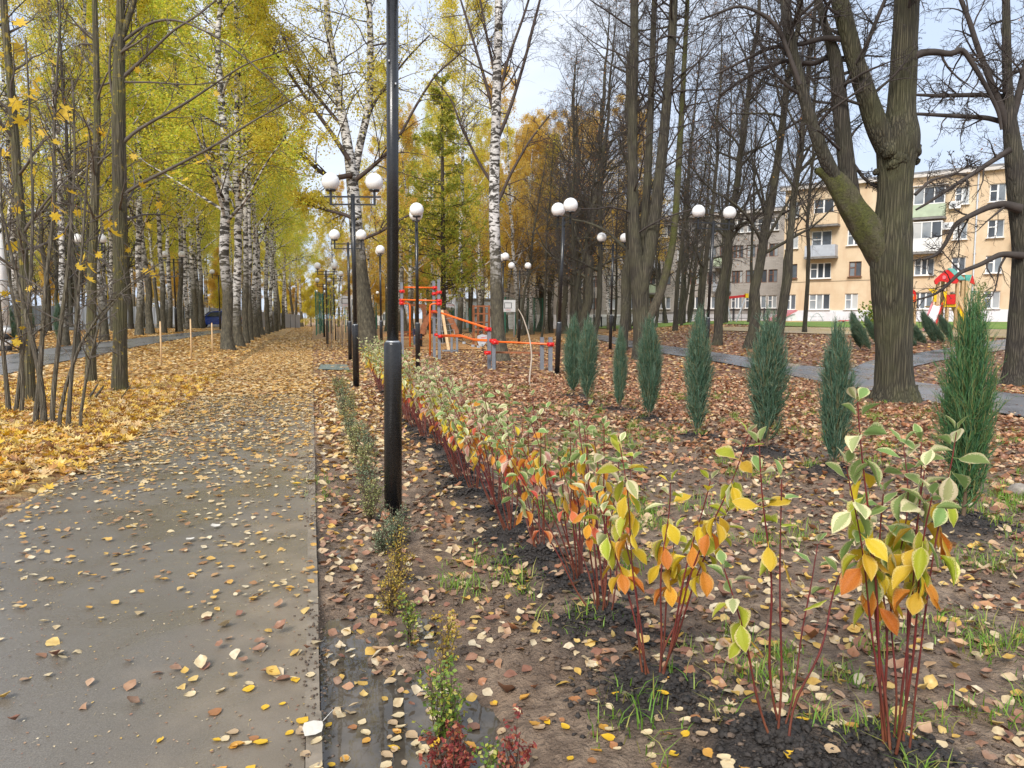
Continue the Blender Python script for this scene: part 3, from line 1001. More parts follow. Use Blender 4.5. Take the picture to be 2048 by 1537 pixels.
# right of the path: the planted bed, then russet litter below the limes
x, y = scatter(76000, 7, 20, (-17, 52)); x2, y2 = scatter(17000, 1.6, 7, (-17, 54)); x, y = np.concatenate([x, x2]), np.concatenate([y, y2])
m_ = (x > .03) & ~inside(POLY['foot'], x, y) & ~inside(POLY['branch'], x, y); x, y = x[m_], y[m_]
dm = np.zeros(len(x))
for mx_, my_, mr in MOUNDS:
    dm = np.maximum(dm, 1 - ss(.5, 1.1, np.hypot(x - mx_, y - my_) / mr))
den = .40 * (.25 + 1.1 * fbm(x * 1.6, y * 1.6, 96)) + .34 * ss(6.5, 11, np.hypot(x, y) + (fbm(x * .8, y * .8, 97) - .5) * 4)
den *= 1 - .8 * dm
x, y = keep(x, y, np.clip(den, 0, 1))
nearm = np.hypot(x, y) < 3.05
near_leaf += [(a, b, 'bed') for a, b in zip(x[nearm], y[nearm])]
x, y = x[~nearm], y[~nearm]
red = RG.random(len(x)) < .06 + .75 * ss(5.5, 10, np.hypot(x, y)) * ss(-.5, 2.2, x)
big = RG.random(len(x)) < .02 + .12 * ss(5, 8, np.hypot(x, y))
yel = RG.random(len(x)) < .8 * (1 - ss(.6, 1.6, x)) * ss(6, 9, y)
carpet('fallen_leaves', x[yel], y[yel], LEAF_V, LEAF_F, M_FPATH, (.06, .12), .3, .45)
k_ = red & ~big & ~yel
carpet('fallen_leaves', x[k_], y[k_], LEAF_V, LEAF_F, M_FRED, (.045, .095), .36, .6)
k_ = ~red & ~big & ~yel
carpet('fallen_leaves', x[k_], y[k_], LEAF_V, LEAF_F, M_FBED, (.035, .075), .34, .6)
k_ = big & ~yel
carpet('fallen_leaves', x[k_], y[k_], LEAF_V, LEAF_F, M_FRED, (.07, .11), .42, .8)
x, y = scatter(78000, 19, 56, (-17, 45))
m_ = (x > .03) & ~inside(POLY['foot'], x, y) & ~inside(POLY['branch'], x, y)
x, y = keep(x[m_], y[m_], .85)
q_ = (x * RT[0] + y * RT[1]) / (x * FW[0] + y * FW[1])
am = RG.random(len(x)) < np.clip(.30 + .6 * (1 - ss(-.2, .03, q_)) + .35 * ss(33, 44, np.hypot(x, y)), 0, .95)
carpet('fallen_leaves', x[~am], y[~am], QUAD_V, QUAD_F, M_FRED, (.10, .17), .25, 0)
carpet('fallen_leaves', x[am], y[am], QUAD_V, QUAD_F, M_FMID, (.10, .17), .25, 0)
# a few on the wet footpath
x, y = scatter(9000, 9, 30, (0, 38)); m_ = inside(POLY['foot'], x, y) | inside(POLY['branch'], x, y)
x, y = keep(x[m_], y[m_], .16)
carpet('fallen_leaves', x, y, QUAD_V, QUAD_F, M_FRED, (.05, .09), .2, 0, .05)

# the nearest three hundred leaves are objects of their own
LEAFMESH = {}
rl = np.random.default_rng(3)
for nm, mt in FALLEN:
    for s_ in range(4):
        tv, tf = (MAPLE_V, MAPLE_F) if s_ == 3 else (LEAF_V, LEAF_F)
        if s_ == 3:
            V, Fs = poly_leaf(tv, tf, np.zeros((1, 3)), rl, (1, 1), .05, .8, yaw=np.zeros(1))
            LEAFMESH[(nm, s_)] = mesh('fallen_leaf', V, Fs, mt)
            continue
        # a drying leaf: toothed outline, raised rim, one side curling over, with its stalk
        rows = [(-.5, .0), (-.42, .24), (-.28, .37), (-.10, .42), (.08, .38), (.24, .28), (.38, .15), (.5, .0)]
        wd_ = (1.0, .84, 1.14)[s_]; cl = rl.uniform(-.5, .9, 3)
        V, Fq = [], []
        for i, (t_, h_) in enumerate(rows):
            for k in (-1, -.5, 0, .5, 1):
                hx = k * h_ * wd_ * (1 + rl.normal(0, .07)); e = max(0, k * (1 if cl[0] > 0 else -1))
                V.append((hx * (1 - .30 * e * abs(cl[0])), t_ + rl.normal(0, .012) - .05 * abs(k), .04 * k * k + .19 * e * e * abs(cl[0]) + .22 * cl[1] * t_ * t_ + rl.normal(0, .014) + .10 * cl[2] * t_ * k))
        for i in range(len(rows) - 1):
            for k in range(4): a_ = i * 5 + k; Fq.append((a_, a_ + 1, a_ + 6, a_ + 5))
        n_ = len(V); V += [(-.012, -.5, .0), (.012, -.5, 0), (.06, -.80, .05), (.045, -.81, .05)]; Fq.append((n_, n_ + 1, n_ + 2, n_ + 3))
        LEAFMESH[(nm, s_)] = mesh('fallen_leaf', np.array(V), [np.array(Fq)], mt, True)
near_leaf.sort(key=lambda a: a[0] ** 2 + a[1] ** 2 + (0 if a[2] == 'path' else .6))
near_leaf = [a for a in near_leaf if abs(math.atan2(a[0], a[1]) - YAW) < rad(36.5) and a[1] * FW[1] + a[0] * FW[0] > 2.2]
extra = near_leaf[292:]
near_leaf = near_leaf[:292]
PATHC = [('yellow', .3), ('cream', .28), ('amber', .2), ('tan', .12), ('brown', .1)]
BEDC = [('cream', .34), ('tan', .22), ('brown', .12), ('reddish', .08), ('yellow', .12), ('amber', .12)]


def pick(cs):
    u = random.random()
    for n_, p_ in cs:
        u -= p_
        if u < 0: return n_
    return cs[0][0]


WHERE = {'path': 'lying flat on the wet asphalt path', 'bed': 'lying on the bare brown soil of the planted bed', 'pud': 'floating on the puddle beside the kerb'}
for x, y, wh in near_leaf:
    cname = pick(PATHC if wh == 'path' else BEDC)
    s_ = 3 if random.random() < (.07 if wh == 'path' else .03) else random.randrange(3)
    g0 = float(ground_z(x, y))
    z = float(surf(np.array([x]), np.array([y]))[0])
    if wh == 'bed' and x < 1.25 and g0 < WATER_Z: wh = 'pud'
    o = place('fallen_leaf', LEAFMESH[(cname, s_)], None, (x, y, z + .006), (random.gauss(0, .10), random.gauss(0, .10), random.uniform(0, 6.3)))
    k = random.uniform(.030, .060) * (1.25 if s_ == 3 else 1)
    o.scale = (k, k, k)
    big_ = 'lobed' if s_ == 3 else 'small oval'
    lab = '%s %s fallen leaf %s' % (big_, cname, WHERE[wh])
    tag(o, lab, 'leaf', '%s %s fallen leaves %s' % (big_, cname, WHERE[wh]))
if extra:
    ea = np.array([(a, b) for a, b, _ in extra])
    carpet('fallen_leaves', ea[:, 0], ea[:, 1], LEAF_V, LEAF_F, M_FBED, (.045, .085), .25, .45)
# two pale undersides and the long-stalked one on the kerb
for (px, py, s, lab) in ((628, 1468, .105, 'large pale leaf with a long stalk lying on the kerb edge by the puddle'),
                         (431, 1060, .085, 'whitish leaf lying pale side up on the middle of the wet path'),
                         (381, 1085, .075, 'narrow whitish leaf lying beside another pale one on the path'),
                         (594, 972, .10, 'bright yellow curled leaf lying alone near the kerb of the path')):
    p = D(px, py, F * H / (py - 635) * 1.0)
    p = G(px, py)
    V, Fs = poly_leaf(LEAF_V, LEAF_F, np.zeros((1, 3)), rl, (s, s), .1, .3, yaw=np.array([1.1 + py * .01]))
    ty_ = np.array([(0, -.5, 0), (.03, -.5, 0), (.10, -1.15, .1), (.085, -1.17, .1)]) * s
    Fs = [np.concatenate([Fs[0], np.array([[9, 10, 11], [9, 11, 12]])])]
    V = np.concatenate([V, ty_])
    o = place('fallen_leaf', mesh('fallen_leaf', V, Fs, M_PALELEAF if py != 972 else FALLEN[0][1]), None, (p.x, p.y, (.012 if py != 1468 else .022)), (0, 0, 2.4 if py == 1468 else 0))
    tag(o, lab, 'leaf')

# ------------------------------------------------------------------ grass tufts, clods
tu = []
x, y = scatter(6500, 2.0, 17, (-16, 50))
m_ = (x > 1.75) & ~inside(POLY['foot'], x, y); x, y = x[m_], y[m_]
x, y = keep(x, y, .55 * ss(.48, .62, fbm(x * .9, y * .9, 101)) * (1 - .7 * ss(8, 13, np.hypot(x, y))))
for a, b in zip(x, y): tu.append((a, b, random.randint(14, 40), .11))
for a, b in ((1230, 1130), (980, 1170), (1470, 1010), (1520, 1085), (1260, 1060), (1180, 1080), (1960, 1140), (2020, 1120), (1900, 1260), (2000, 1290), (1600, 1060), (1390, 1020),
             (1225, 1050), (1130, 1240), (1460, 1320), (1310, 1445), (620, 965), (640, 990), (700, 745), (720, 752), (690, 765), (1240, 980), (960, 1120), (1010, 1185)):
    g_ = G(a, b)
    for _ in range(9): tu.append((g_.x + random.gauss(0, .15), g_.y + random.gauss(0, .13), random.randint(8, 20), random.choice((.05, .09, .14))))
gp, gd, gl = [], [], []
for a, b, n_, h_ in tu:
    gp.append(np.stack([a + RG.normal(0, .045, n_), b + RG.normal(0, .045, n_)], -1)); gl.append(h_ * RG.uniform(.35, 1.2, n_))
gp = np.concatenate(gp); gl = np.concatenate(gl)
N = len(gp)
gz_ = ground_z(gp[:, 0], gp[:, 1])
ang = RG.uniform(0, 2 * PI, N); lean = RG.uniform(.2, 1.25, N)
dx_ = np.stack([np.cos(ang), np.sin(ang)], -1); wx_ = np.stack([-np.sin(ang), np.cos(ang)], -1) * .0028
V = np.zeros((N, 5, 3))
for k, (t_, w_) in enumerate(((0, 1), (0, -1), (.55, .8), (.55, -.8), (1, 0))):
    V[:, k, :2] = gp + dx_ * (gl * lean * t_ * t_)[:, None] + wx_ * w_
    V[:, k, 2] = gz_ - .004 + gl * (t_ - .35 * lean * t_ * t_)
o5 = (np.arange(N) * 5)[:, None]
tag(place('grass', mesh('grass', V.reshape(-1, 3), [np.array([[0, 1, 3, 2]]) + o5, np.array([[2, 3, 4]]) + o5], M_GRASS)), kind='stuff')

OCT = np.array([(1, 0, 0), (-1, 0, 0), (0, 1, 0), (0, -1, 0), (0, 0, .8), (0, 0, -.6), (.6, .6, .4), (-.6, .6, .4), (-.6, -.6, .4), (.6, -.6, .4)], float)
OCTF = np.array([(4, 0, 6), (4, 6, 2), (4, 2, 7), (4, 7, 1), (4, 1, 8), (4, 8, 3), (4, 3, 9), (4, 9, 0), (5, 6, 0), (5, 2, 6), (5, 7, 2), (5, 1, 7), (5, 8, 1), (5, 3, 8), (5, 9, 3), (5, 0, 9)])


def clods(name, x, y, size, mat):
    N = len(x)
    s = size[0] + (size[1] - size[0]) * RG.random(N) ** 2.5
    V = OCT[None] * (1 + RG.normal(0, .30, (N, 10, 3))) * s[:, None, None] * np.array([1, 1, .75])
    a = RG.uniform(0, 2 * PI, N); ca, sa = np.cos(a)[:, None], np.sin(a)[:, None]
    X, Y = V[..., 0] * ca - V[..., 1] * sa + x[:, None], V[..., 0] * sa + V[..., 1] * ca + y[:, None]
    V = np.stack([X, Y, V[..., 2] + (ground_z(x, y) + s * .15)[:, None]], -1)
    f = (OCTF[None] + (np.arange(N) * 10)[:, None, None]).reshape(-1, 3)
    return tag(place(name, mesh(name, V.reshape(-1, 3), [f], mat, False)), kind='stuff')


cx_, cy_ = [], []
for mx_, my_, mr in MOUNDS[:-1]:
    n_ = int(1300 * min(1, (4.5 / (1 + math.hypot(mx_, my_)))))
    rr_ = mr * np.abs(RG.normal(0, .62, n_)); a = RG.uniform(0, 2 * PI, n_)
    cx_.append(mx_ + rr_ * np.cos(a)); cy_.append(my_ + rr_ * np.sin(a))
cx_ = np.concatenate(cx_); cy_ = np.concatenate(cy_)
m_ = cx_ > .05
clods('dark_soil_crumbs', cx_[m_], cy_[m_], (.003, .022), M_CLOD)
x, y = scatter(34000, 1.8, 9, (-17, 38))
m_ = (x > .06); x, y = keep(x[m_], y[m_], .75 * ss(.42, .6, fbm(x[m_] * 1.7, y[m_] * 1.7, 3)))
clods('soil_crumbs', x, y, (.003, .020), M_CLODB)
# seeds, bits of leaf and straw on the path
n_ = 2600
x = RG.uniform(-PATH_W, .0, n_); y = RG.uniform(1.6, 7.5, n_)
V, Fs = poly_leaf(QUAD_V, QUAD_F, np.stack([x, y, path_z(x, y) + .004], -1), RG, (.006, .017), .15)
tag(place('leaf_crumbs', mesh('leaf_crumbs', V, Fs, M_FBED)), kind='stuff')
n_ = 420
x = RG.uniform(-PATH_W, .0, n_); y = RG.uniform(1.6, 6, n_)
V, Fs = poly_leaf(QUAD_V * np.array([.05, 1, .1]), QUAD_F, np.stack([x, y, path_z(x, y) + .004], -1), RG, (.02, .05), .04)
tag(place('straw', mesh('straw', V, Fs, M_FPATH)), kind='stuff')
x = RG.normal(-.02, .05, 900); y = RG.uniform(1.8, 9, 900); k_ = (x > -.3) & (x < .06) & (fbm(x * 2, y * 1.7, 33) > .5); x, y = x[k_], y[k_]
s_ = RG.uniform(.003, .010, len(x)); V = OCT[None] * (1 + RG.normal(0, .3, (len(x), 10, 3))) * s_[:, None, None] + np.stack([x, y, np.full(len(x), -.002)], -1)[:, None, :]
tag(place('soil_crumbs', mesh('soil_crumbs', V.reshape(-1, 3), [(OCTF[None] + (np.arange(len(x)) * 10)[:, None, None]).reshape(-1, 3)], M_CLODB)), kind='stuff')
# a pale lump of stone at the edge of the bed, by the last juniper
g_ = G(2040, 985)
st = bpy.data.meshes.new('stone')
import bmesh
bm = bmesh.new(); bmesh.ops.create_icosphere(bm, subdivisions=3, radius=.09)
for v in bm.verts:
    n_ = float(fbm(v.co.x * 9 + 3, v.co.y * 9 + v.co.z * 5, 5)); v.co *= .8 + .5 * n_; v.co.z *= .75
bm.to_mesh(st); bm.free(); st.materials.append(simple('pale_stone', (.30, .265, .225), .85, .4, 12, .6))
for p in st.polygons: p.use_smooth = True
tag(place('stone', st, None, (g_.x, g_.y, float(ground_z(g_.x, g_.y)) + .03)), 'rough pale stone lying in the soil at the frame edge', 'stone')
# ------------------------------------------------------------------ trees
def leaves_on(P, n, rng, spread, size, tilt=.9, tv=QUAD_V, tf=QUAD_F, t0=.1):
    B, m, _ = P.shape
    b = rng.integers(0, B, n); t = rng.uniform(t0, 1, n) * (m - 1.001)
    i = t.astype(int); f = (t - i)[:, None]
    p = P[b, i] * (1 - f) + P[b, i + 1] * f + rng.normal(0, spread, (n, 3))
    p[:, 2] -= spread * .6
    return poly_leaf(tv, tf, p, rng, size, tilt)


def trunk_line(h, r0, rng, n=26, wob=.12, flare=1.5, lean=0.0):
    t = np.linspace(0, 1, n)
    P = np.zeros((1, n, 3))
    P[0, :, 0] = np.cumsum(rng.normal(0, wob * h / n / 2, n)); P[0, :, 1] = np.cumsum(rng.normal(0, wob * h / n / 2, n))
    P[0] -= P[0, :1].copy()
    P[0, :, 2] = t * h - .15
    R_ = r0 * np.maximum(.04, (1 - t) ** .8) * (1 + (flare - 1) * np.exp(-t * h / .35))
    return P, R_[None]


def birch_variant(seed, h, r0, leaf, nleaf, low=.30, size=(.06, .115)):
    rng = np.random.default_rng(seed)
    P0, R0 = trunk_line(h, r0, rng)
    P1, R1 = grow(P0, R0, 34, low, .98, (32, 62), (.8, 1.25), .42, 9, .08, (0, 0, .03), rng, .85, .8, .012, base=h * .19, shape=(1.25, -.9))
    P2, R2 = grow(P1, R1, 6, .15, 1, (28, 60), (.35, .65), .5, 6, .10, (0, 0, -.10), rng, .8, 1, .006)
    P3, R3 = grow(P2, R2, 5, .15, 1, (25, 65), (.5, .95), .6, 5, .12, (0, 0, -.32), rng, .7, 1, .004)
    V, Q = merge([tubes(P0, R0, 12, .10, rng), tubes(P1, R1, 5)])
    tr = mesh('trunk', V, [Q], M_BIRCH, True)
    V, Q = merge([tubes(P2, R2, 3), tubes(P3[:, ::2], R3[:, ::2], 3)])
    br = mesh('branches', V, [Q], M_BTWIG, True)
    V, Fs = leaves_on(P3, nleaf, rng, .14, size)
    return dict(h=h, r=r0, parts=[('trunk', tr), ('branches', br), ('crown', mesh('crown', V, Fs, leaf))])


def lime_variant(seed, h, r0, up=.05, leafy=0):
    rng = np.random.default_rng(seed)
    P0, R0 = trunk_line(h, r0, rng, 26, .16, 1.35)
    P1, R1 = grow(P0, R0, 34, .18, .97, (30, 72), (.7, 1.3), .40, 9, .13, (0, 0, up), rng, .85, .9, .014, base=h * .24, shape=(1.1, -.7))
    P2, R2 = grow(P1, R1, 6, .15, 1, (28, 65), (.35, .7), .5, 6, .16, (0, 0, -.02), rng, .8, 1, .008)
    P3, R3 = grow(P2, R2, 5, .15, 1, (28, 70), (.4, .8), .55, 5, .18, (0, 0, -.06), rng, .7, 1, .0055)
    P4, R4 = grow(P3, R3, 4, .2, 1, (25, 70), (.4, .9), .7, 3, .2, (0, 0, -.05), rng, .6, 1, .004)
    V, Q = merge([tubes(P0, R0, 12, .12, rng), tubes(P1, R1, 5)])
    tr = mesh('trunk', V, [Q], M_LIME, True)
    V, Q = merge([tubes(P2, R2, 4), tubes(P3, R3, 3), tubes(P4, R4, 3)])
    parts = [('trunk', tr), ('branches', mesh('branches', V, [Q], M_TWIG, True))]
    if leafy:
        V, Fs = leaves_on(P4, leafy, rng, .05, (.05, .10))
        parts.append(('dry_leaves', mesh('dry_leaves', V, Fs, M_LBR)))
    return dict(h=h, r=r0, parts=parts)


BIR = [birch_variant(101, 21, .21, M_LYG, 24000, .22, (.07, .13)), birch_variant(102, 20, .20, M_LYE, 21000, .26, (.07, .13)), birch_variant(103, 22, .19, M_LYG, 20000, .30, (.07, .13)),
       birch_variant(104, 19, .18, M_LYG, 21000, .20, (.07, .13)), birch_variant(105, 21, .20, M_LGO, 18000, .26, (.08, .14)), birch_variant(106, 10, .09, M_LGO, 16000, .06, (.08, .15)), birch_variant(107, 9, .08, M_LYE, 15000, .05, (.08, .15))]
LIM = [lime_variant(201, 18, .21, .05), lime_variant(202, 17, .20, .09, 520), lime_variant(203, 19, .22, .03), lime_variant(204, 16, .17, .07, 700)]


def put_tree(name, var, loc, s, sz, label, group=None, lean=0.0, leanf=0.0, cat='tree'):
    o = empty(name, loc, label, cat, group)
    M = Matrix.Rotation(lean, 3, Vector((FW[0], FW[1], 0))) @ Matrix.Rotation(leanf, 3, Vector((RT[0], RT[1], 0))) @ Matrix.Rotation(random.uniform(0, 6.28), 3, 'Z')
    o.rotation_euler = M.to_euler()
    o.scale = (s, s, sz)
    for nm, me in var['parts']: place(nm, me, o)
    return o


def tree_px(name, var, px, py, wpx, label, group=None, topx=None, sz=1.0, c=None, cat='tree'):
    """tree whose foot is seen at px, py and whose lower stem looks wpx wide; topx: where its stem crosses the top edge"""
    p = G(px, py) if c is None else GC(px, c)
    c = depth(p)
    s = .9 * wpx * c / F / (2 * var['r'] * .95)
    lean = 0 if topx is None else math.atan2(topx - px, py)
    return put_tree(name, var, p - Vector((0, 0, .05)), s, sz, label, group, lean)


ORD = 'first second third fourth fifth sixth seventh eighth ninth tenth eleventh twelfth thirteenth fourteenth fifteenth sixteenth seventeenth eighteenth nineteenth twentieth'.split() + ['twenty-first', 'twenty-second', 'twenty-third', 'twenty-fourth', 'twenty-fifth', 'twenty-sixth', 'twenty-seventh', 'twenty-eighth', 'twenty-ninth', 'thirtieth']
# --- birches between the two paths and along the main path
NB = [(208, 682, 17, 'birch trunk with a dark cracked foot beyond the pair of globe lamps', 2, 203), (279, 671, 15, 'leaning dark birch whose stem crosses a white one above the far path', 0, 300),
      (300, 668, 15, 'birch with a rusty brown mossy foot by the far path', 1, 282), (327, 667, 11, 'clean white birch standing just before the black lamp post', 3, 322),
      (360, 664, 11, 'birch with a bent foot touching the black lamp post', 2, 372), (374, 660, 10, 'slim white birch behind the lamp post by the fence', 1, 370),
      (393, 658, 12, 'first of the two joined birches before the sheet fence', 3, 392), (404, 658, 10, 'second of the two joined birches before the sheet fence', 0, 412),
      (457, 700, 24, 'thick birch with a mossy dark foot standing first in the path row', 0, 452), (481, 693, 19, 'white birch second in the row along the main path', 1, 505),
      (492, 687, 13, 'dark stemmed birch third in the row along the main path', 2, 486), (500, 681, 13, 'birch fourth in the row along the main path', 3, 512)]
for px, py, w_, lab, v_, tx in NB:
    tree_px('birch_tree', BIR[v_], px, py, w_, lab, None, tx)
for i, (px, py, w_) in enumerate([(514, 676, 12), (525, 671, 11), (534, 668, 10), (543, 665, 9), (551, 663, 9), (558, 660, 8), (566, 658, 7), (575, 656, 7), (584, 655, 6), (594, 654, 6), (604, 653, 6)]):
    tree_px('birch_tree', BIR[i % 4], px, py, w_, ORD[i + 4] + ' birch along the main path, counted from the mossy one', 'birches receding along the main path', px + random.uniform(-12, 20))
# stems among the saplings and behind them
for i, (px, c, w_) in enumerate([(130, 33, 13), (152, 30, 11), (-25, 24, 20), (245, 42, 12), (262, 52, 10), (95, 46, 12), (30, 40, 15), (-60, 36, 16), (185, 55, 12), (226, 46, 10)]):
    tree_px('lime_tree' if i % 3 else 'birch_tree', (LIM[i % 4] if i % 3 else BIR[1]), px, 690, w_, 'thin %s among the stems beyond the maple saplings' % ('bare lime' if i % 3 else 'yellow birch'), '%s beyond the saplings' % ('bare limes' if i % 3 else 'birches'), None, 1, c)
# the wood beyond the path and the play ground
rb = random.Random(17)
spots = []
for k in range(60): spots.append((rb.uniform(-140, 580), rb.uniform(50, 108), 'L'))
for k in range(40): spots.append((rb.uniform(640, 1130), rb.uniform(64, 125), 'M'))
for k in range(16): spots.append((rb.uniform(1000, 1320), rb.uniform(58, 84), 'R'))
for k in range(64): spots.append((rb.uniform(-170, 1140), rb.uniform(122, 175), 'F'))
for k in range(34): spots.append((rb.uniform(-160, 640), rb.uniform(84, 120), 'Y'))
for k in range(22): spots.append((rb.uniform(540, 1130), rb.uniform(100, 150), 'Y'))
for k in range(10): spots.append((556 + 11 * k, rb.uniform(132, 150), 'Y'))


def band(px, B):
    for lim, txt in B:
        if px < lim: return txt
    return B[-1][1]


for px, c, z_ in spots:
    if z_ == 'M' and c < 95 and 860 < px < 925: px += 60
    p = GC(px, c)
    if c < 122 and -8 < p.x < 2.5: p.x += 14 if rb.random() < .6 else -10
    s = rb.uniform(.8, 1.15)
    if z_ in 'LY' and px < 190 and rb.random() < .72:
        v = LIM[rb.randrange(4)]; lab = 'thin bare tree in the wood beyond the maple saplings'
    elif z_ == 'L': v = BIR[rb.choice((0, 1, 1, 2, 3))]; lab = 'birch in the wood by the fence ' + band(px, ((100, 'behind the maple saplings'), (250, 'behind the lichen covered maples'), (330, 'before the far twin globe lamp'), (440, 'near the blue car'), (999, 'behind the path row')))
    elif z_ == 'M': v = BIR[rb.choice((4, 4, 1, 1, 4))]; lab = 'golden birch behind the sports ground, ' + band(px, ((710, 'beyond the row of twin lamps'), (790, 'past the forked birch'), (880, 'past the orange bars'), (960, 'past the larch'), (1020, 'past the bare white birch'), (9999, 'past the leaning lamp post')))
    elif z_ == 'R': v = BIR[4]; lab = 'golden birch seen through the bare limes before the grey house'
    elif z_ == 'Y': v = BIR[rb.choice((5, 6))]; lab = 'bushy young birch, yellow down to the ground, ' + band(px, ((200, 'behind the maple saplings'), (440, 'by the sheet fence'), (640, 'at the end of the main path'), (9999, 'behind the court fences')))
    else: v = BIR[rb.choice((1, 4, 1))]; lab = 'remote yellow birch at the very end of the wood'
    put_tree('lime_tree' if v in LIM else 'birch_tree', v, (p.x, p.y, p.z - .1), s * rb.uniform(.8, 1.0), s * rb.uniform(.85, 1.12), lab, lab.replace('birch', 'birches', 1).replace('thin bare tree', 'thin bare trees'), rb.gauss(0, .03))

# --- bare limes to the right of the sports ground
NL = [(1158, 676, 21, 1152, 0, 'straight lime, one of two close stems behind the tall lamp post'), (1172, 678, 19, 1205, 2, 'lime leaning away from its close twin behind the tall lamp post'),
      (1100, 667, 13, 1108, 1, 'narrow lime with a rust streak on its trunk beside the far birches'), (1079, 664, 15, 1075, 3, 'grey lime behind the orange bars with a scarred trunk'),
      (1130, 668, 13, 1140, 0, 'lime between the scarred trunk and the close twin stems'), (1186, 692, 13, 1225, 3, 'thin crooked lime with a forked bough low on its stem'),
      (1243, 702, 20, 1262, 2, 'slanting lime just behind the many-stemmed lime'), (1350, 662, 10, 1395, 1, 'thin lime with one rising side branch before the grey house'),
      (1405, 662, 12, 1430, 3, 'lime half hidden by the tall lamp post on the footpath'), (1434, 691, 19, 1500, 0, 'dark lime standing between the swing and the footpath lamp'),
      (1495, 697, 22, 1590, 2, 'dark lime leaning over towards the yellow house, beside the swing'), (1552, 700, 18, 1612, 1, 'smoother grey lime in front of the little playhouse')]
for px, py, w_, tx, v_, lab in NL:
    tree_px('lime_tree', LIM[v_], px, py, w_, lab, None, tx, 1.05)
rb = random.Random(23)
for k in range(16):
    p = GC(rb.uniform(1010, 1480), rb.uniform(46, 74))
    put_tree('lime_tree', LIM[k % 4], p - Vector((0, 0, .1)), rb.uniform(.6, .85), rb.uniform(.8, 1.0), 'thin bare lime in the thicket before the grey house', 'bare limes before the grey house', rb.gauss(.03, .05))
for k in range(15):
    p = GC(rb.uniform(1015, 1640), rb.uniform(33, 58))
    if inside(POLY['foot'], np.array([p.x]), np.array([p.y]))[0]: continue
    put_tree('lime_tree', LIM[(1, 3)[k % 2]], p - Vector((0, 0, .1)), rb.uniform(.42, .62), rb.uniform(.85, 1.05), 'slender young lime with a few dry leaves standing among the older limes', 'slender young limes among the older ones', rb.gauss(.04, .05))
for px, c, s_ in ((1690, 46, .8), (1900, 44, .7), (2080, 38, .8), (2150, 27, .9), (2260, 20, 1.0)):
    p = GC(px, c)
    if px > 2048: put_tree('lime_tree', LIM[1], p - Vector((0, 0, .1)), s_, s_, 'bare lime whose twigs reach in from beyond the frame edge', 'limes beyond the frame edge', -.03)


# --- trees modelled stem by stem
def stem(pts, c, n=40, dz=None, first=None):
    """pts: (px, py, width in px[, metres nearer(-)/farther(+)]) -> resampled polyline and radii at distance c"""
    A = np.array([tuple(D(p[0], p[1], c + (p[3] if len(p) > 3 else 0))) + (p[2] * (c + (p[3] if len(p) > 3 else 0)) / F / 2,) for p in pts])
    s = np.concatenate([[0], np.cumsum(np.linalg.norm(np.diff(A[:, :3], axis=0), axis=1))])
    k = np.linspace(0, s[-1], n)
    Q = np.stack([np.interp(k, s, A[:, i]) for i in range(4)], -1)
    for _ in range(max(2, n // 14)):
        Q[1:-1] = (Q[:-2] + 2 * Q[1:-1] + Q[2:]) / 4
    return Q[None, :, :3], Q[None, :, 3]


def cluster(P, R_, rng, m=(8, 5, 5, 3), t0=.1, lf=.45, up=.03, rmin=.004, ang=(30, 75), base=None, rmax=.034):
    a = [(P, R_)]
    P1, R1 = grow(P, R_, m[0], t0, .98, ang, (.6, 1.2), .42, 9, .13, (0, 0, up), rng, .85, 1, rmin * 3, base=base or None, shape=(lf * 1.2, -lf * .6))
    R1 = R1 * np.minimum(1, rmax / R1[:, :1])
    P2, R2 = grow(P1, R1, m[1], .15, 1, (28, 65), (.35, .7), .5, 6, .16, (0, 0, -.03), rng, .8, 1, rmin * 2)
    P3, R3 = grow(P2, R2, m[2], .15, 1, (28, 70), (.4, .8), .55, 5, .18, (0, 0, -.07), rng, .7, 1, rmin * 1.3)
    out = [tubes(P1, R1, 6), tubes(P2, R2, 4), tubes(P3, R3, 3)]
    if m[3]:
        P4, R4 = grow(P3, R3, m[3], .2, 1, (25, 70), (.4, .8), .7, 3, .2, (0, 0, -.06), rng, .6, 1, rmin)
        out.append(tubes(P4, R4, 3))
    return out, (P2, P3)


def shift(VQ, loc):
    return VQ[0] - np.array(loc)[None], VQ[1]


def part(name, VQs, mat, root):
    V, Q = merge(VQs)
    return place(name, mesh(name, V - np.array(root.location)[None], [Q], mat, True), root)


rg = np.random.default_rng(77)
# the old forked lime beside the footpath
cB = depth(BIGB)
big = empty('lime_tree', BIGB, 'massive old lime with a mossy side limb and a knotted fork beside the footpath', 'tree')


def barked(P, R_, k, amp, rng):
    """tube with vertical bark ridges"""
    B, n, _ = P.shape
    V, Q = tubes(P, R_, k)
    ctr = np.repeat(P[0], k, 0)
    j = np.tile(np.arange(k), n); i = np.repeat(np.arange(n), k)
    ridge = vnoise(j * .8, i * .10, 5) * .6 + vnoise(j * .33 + 9, i * .22, 6) * .5
    ridge = np.where(j == 0, ridge, ridge)
    V = ctr + (V - ctr) * (1 + amp * (ridge - .5))[:, None]
    return V, Q


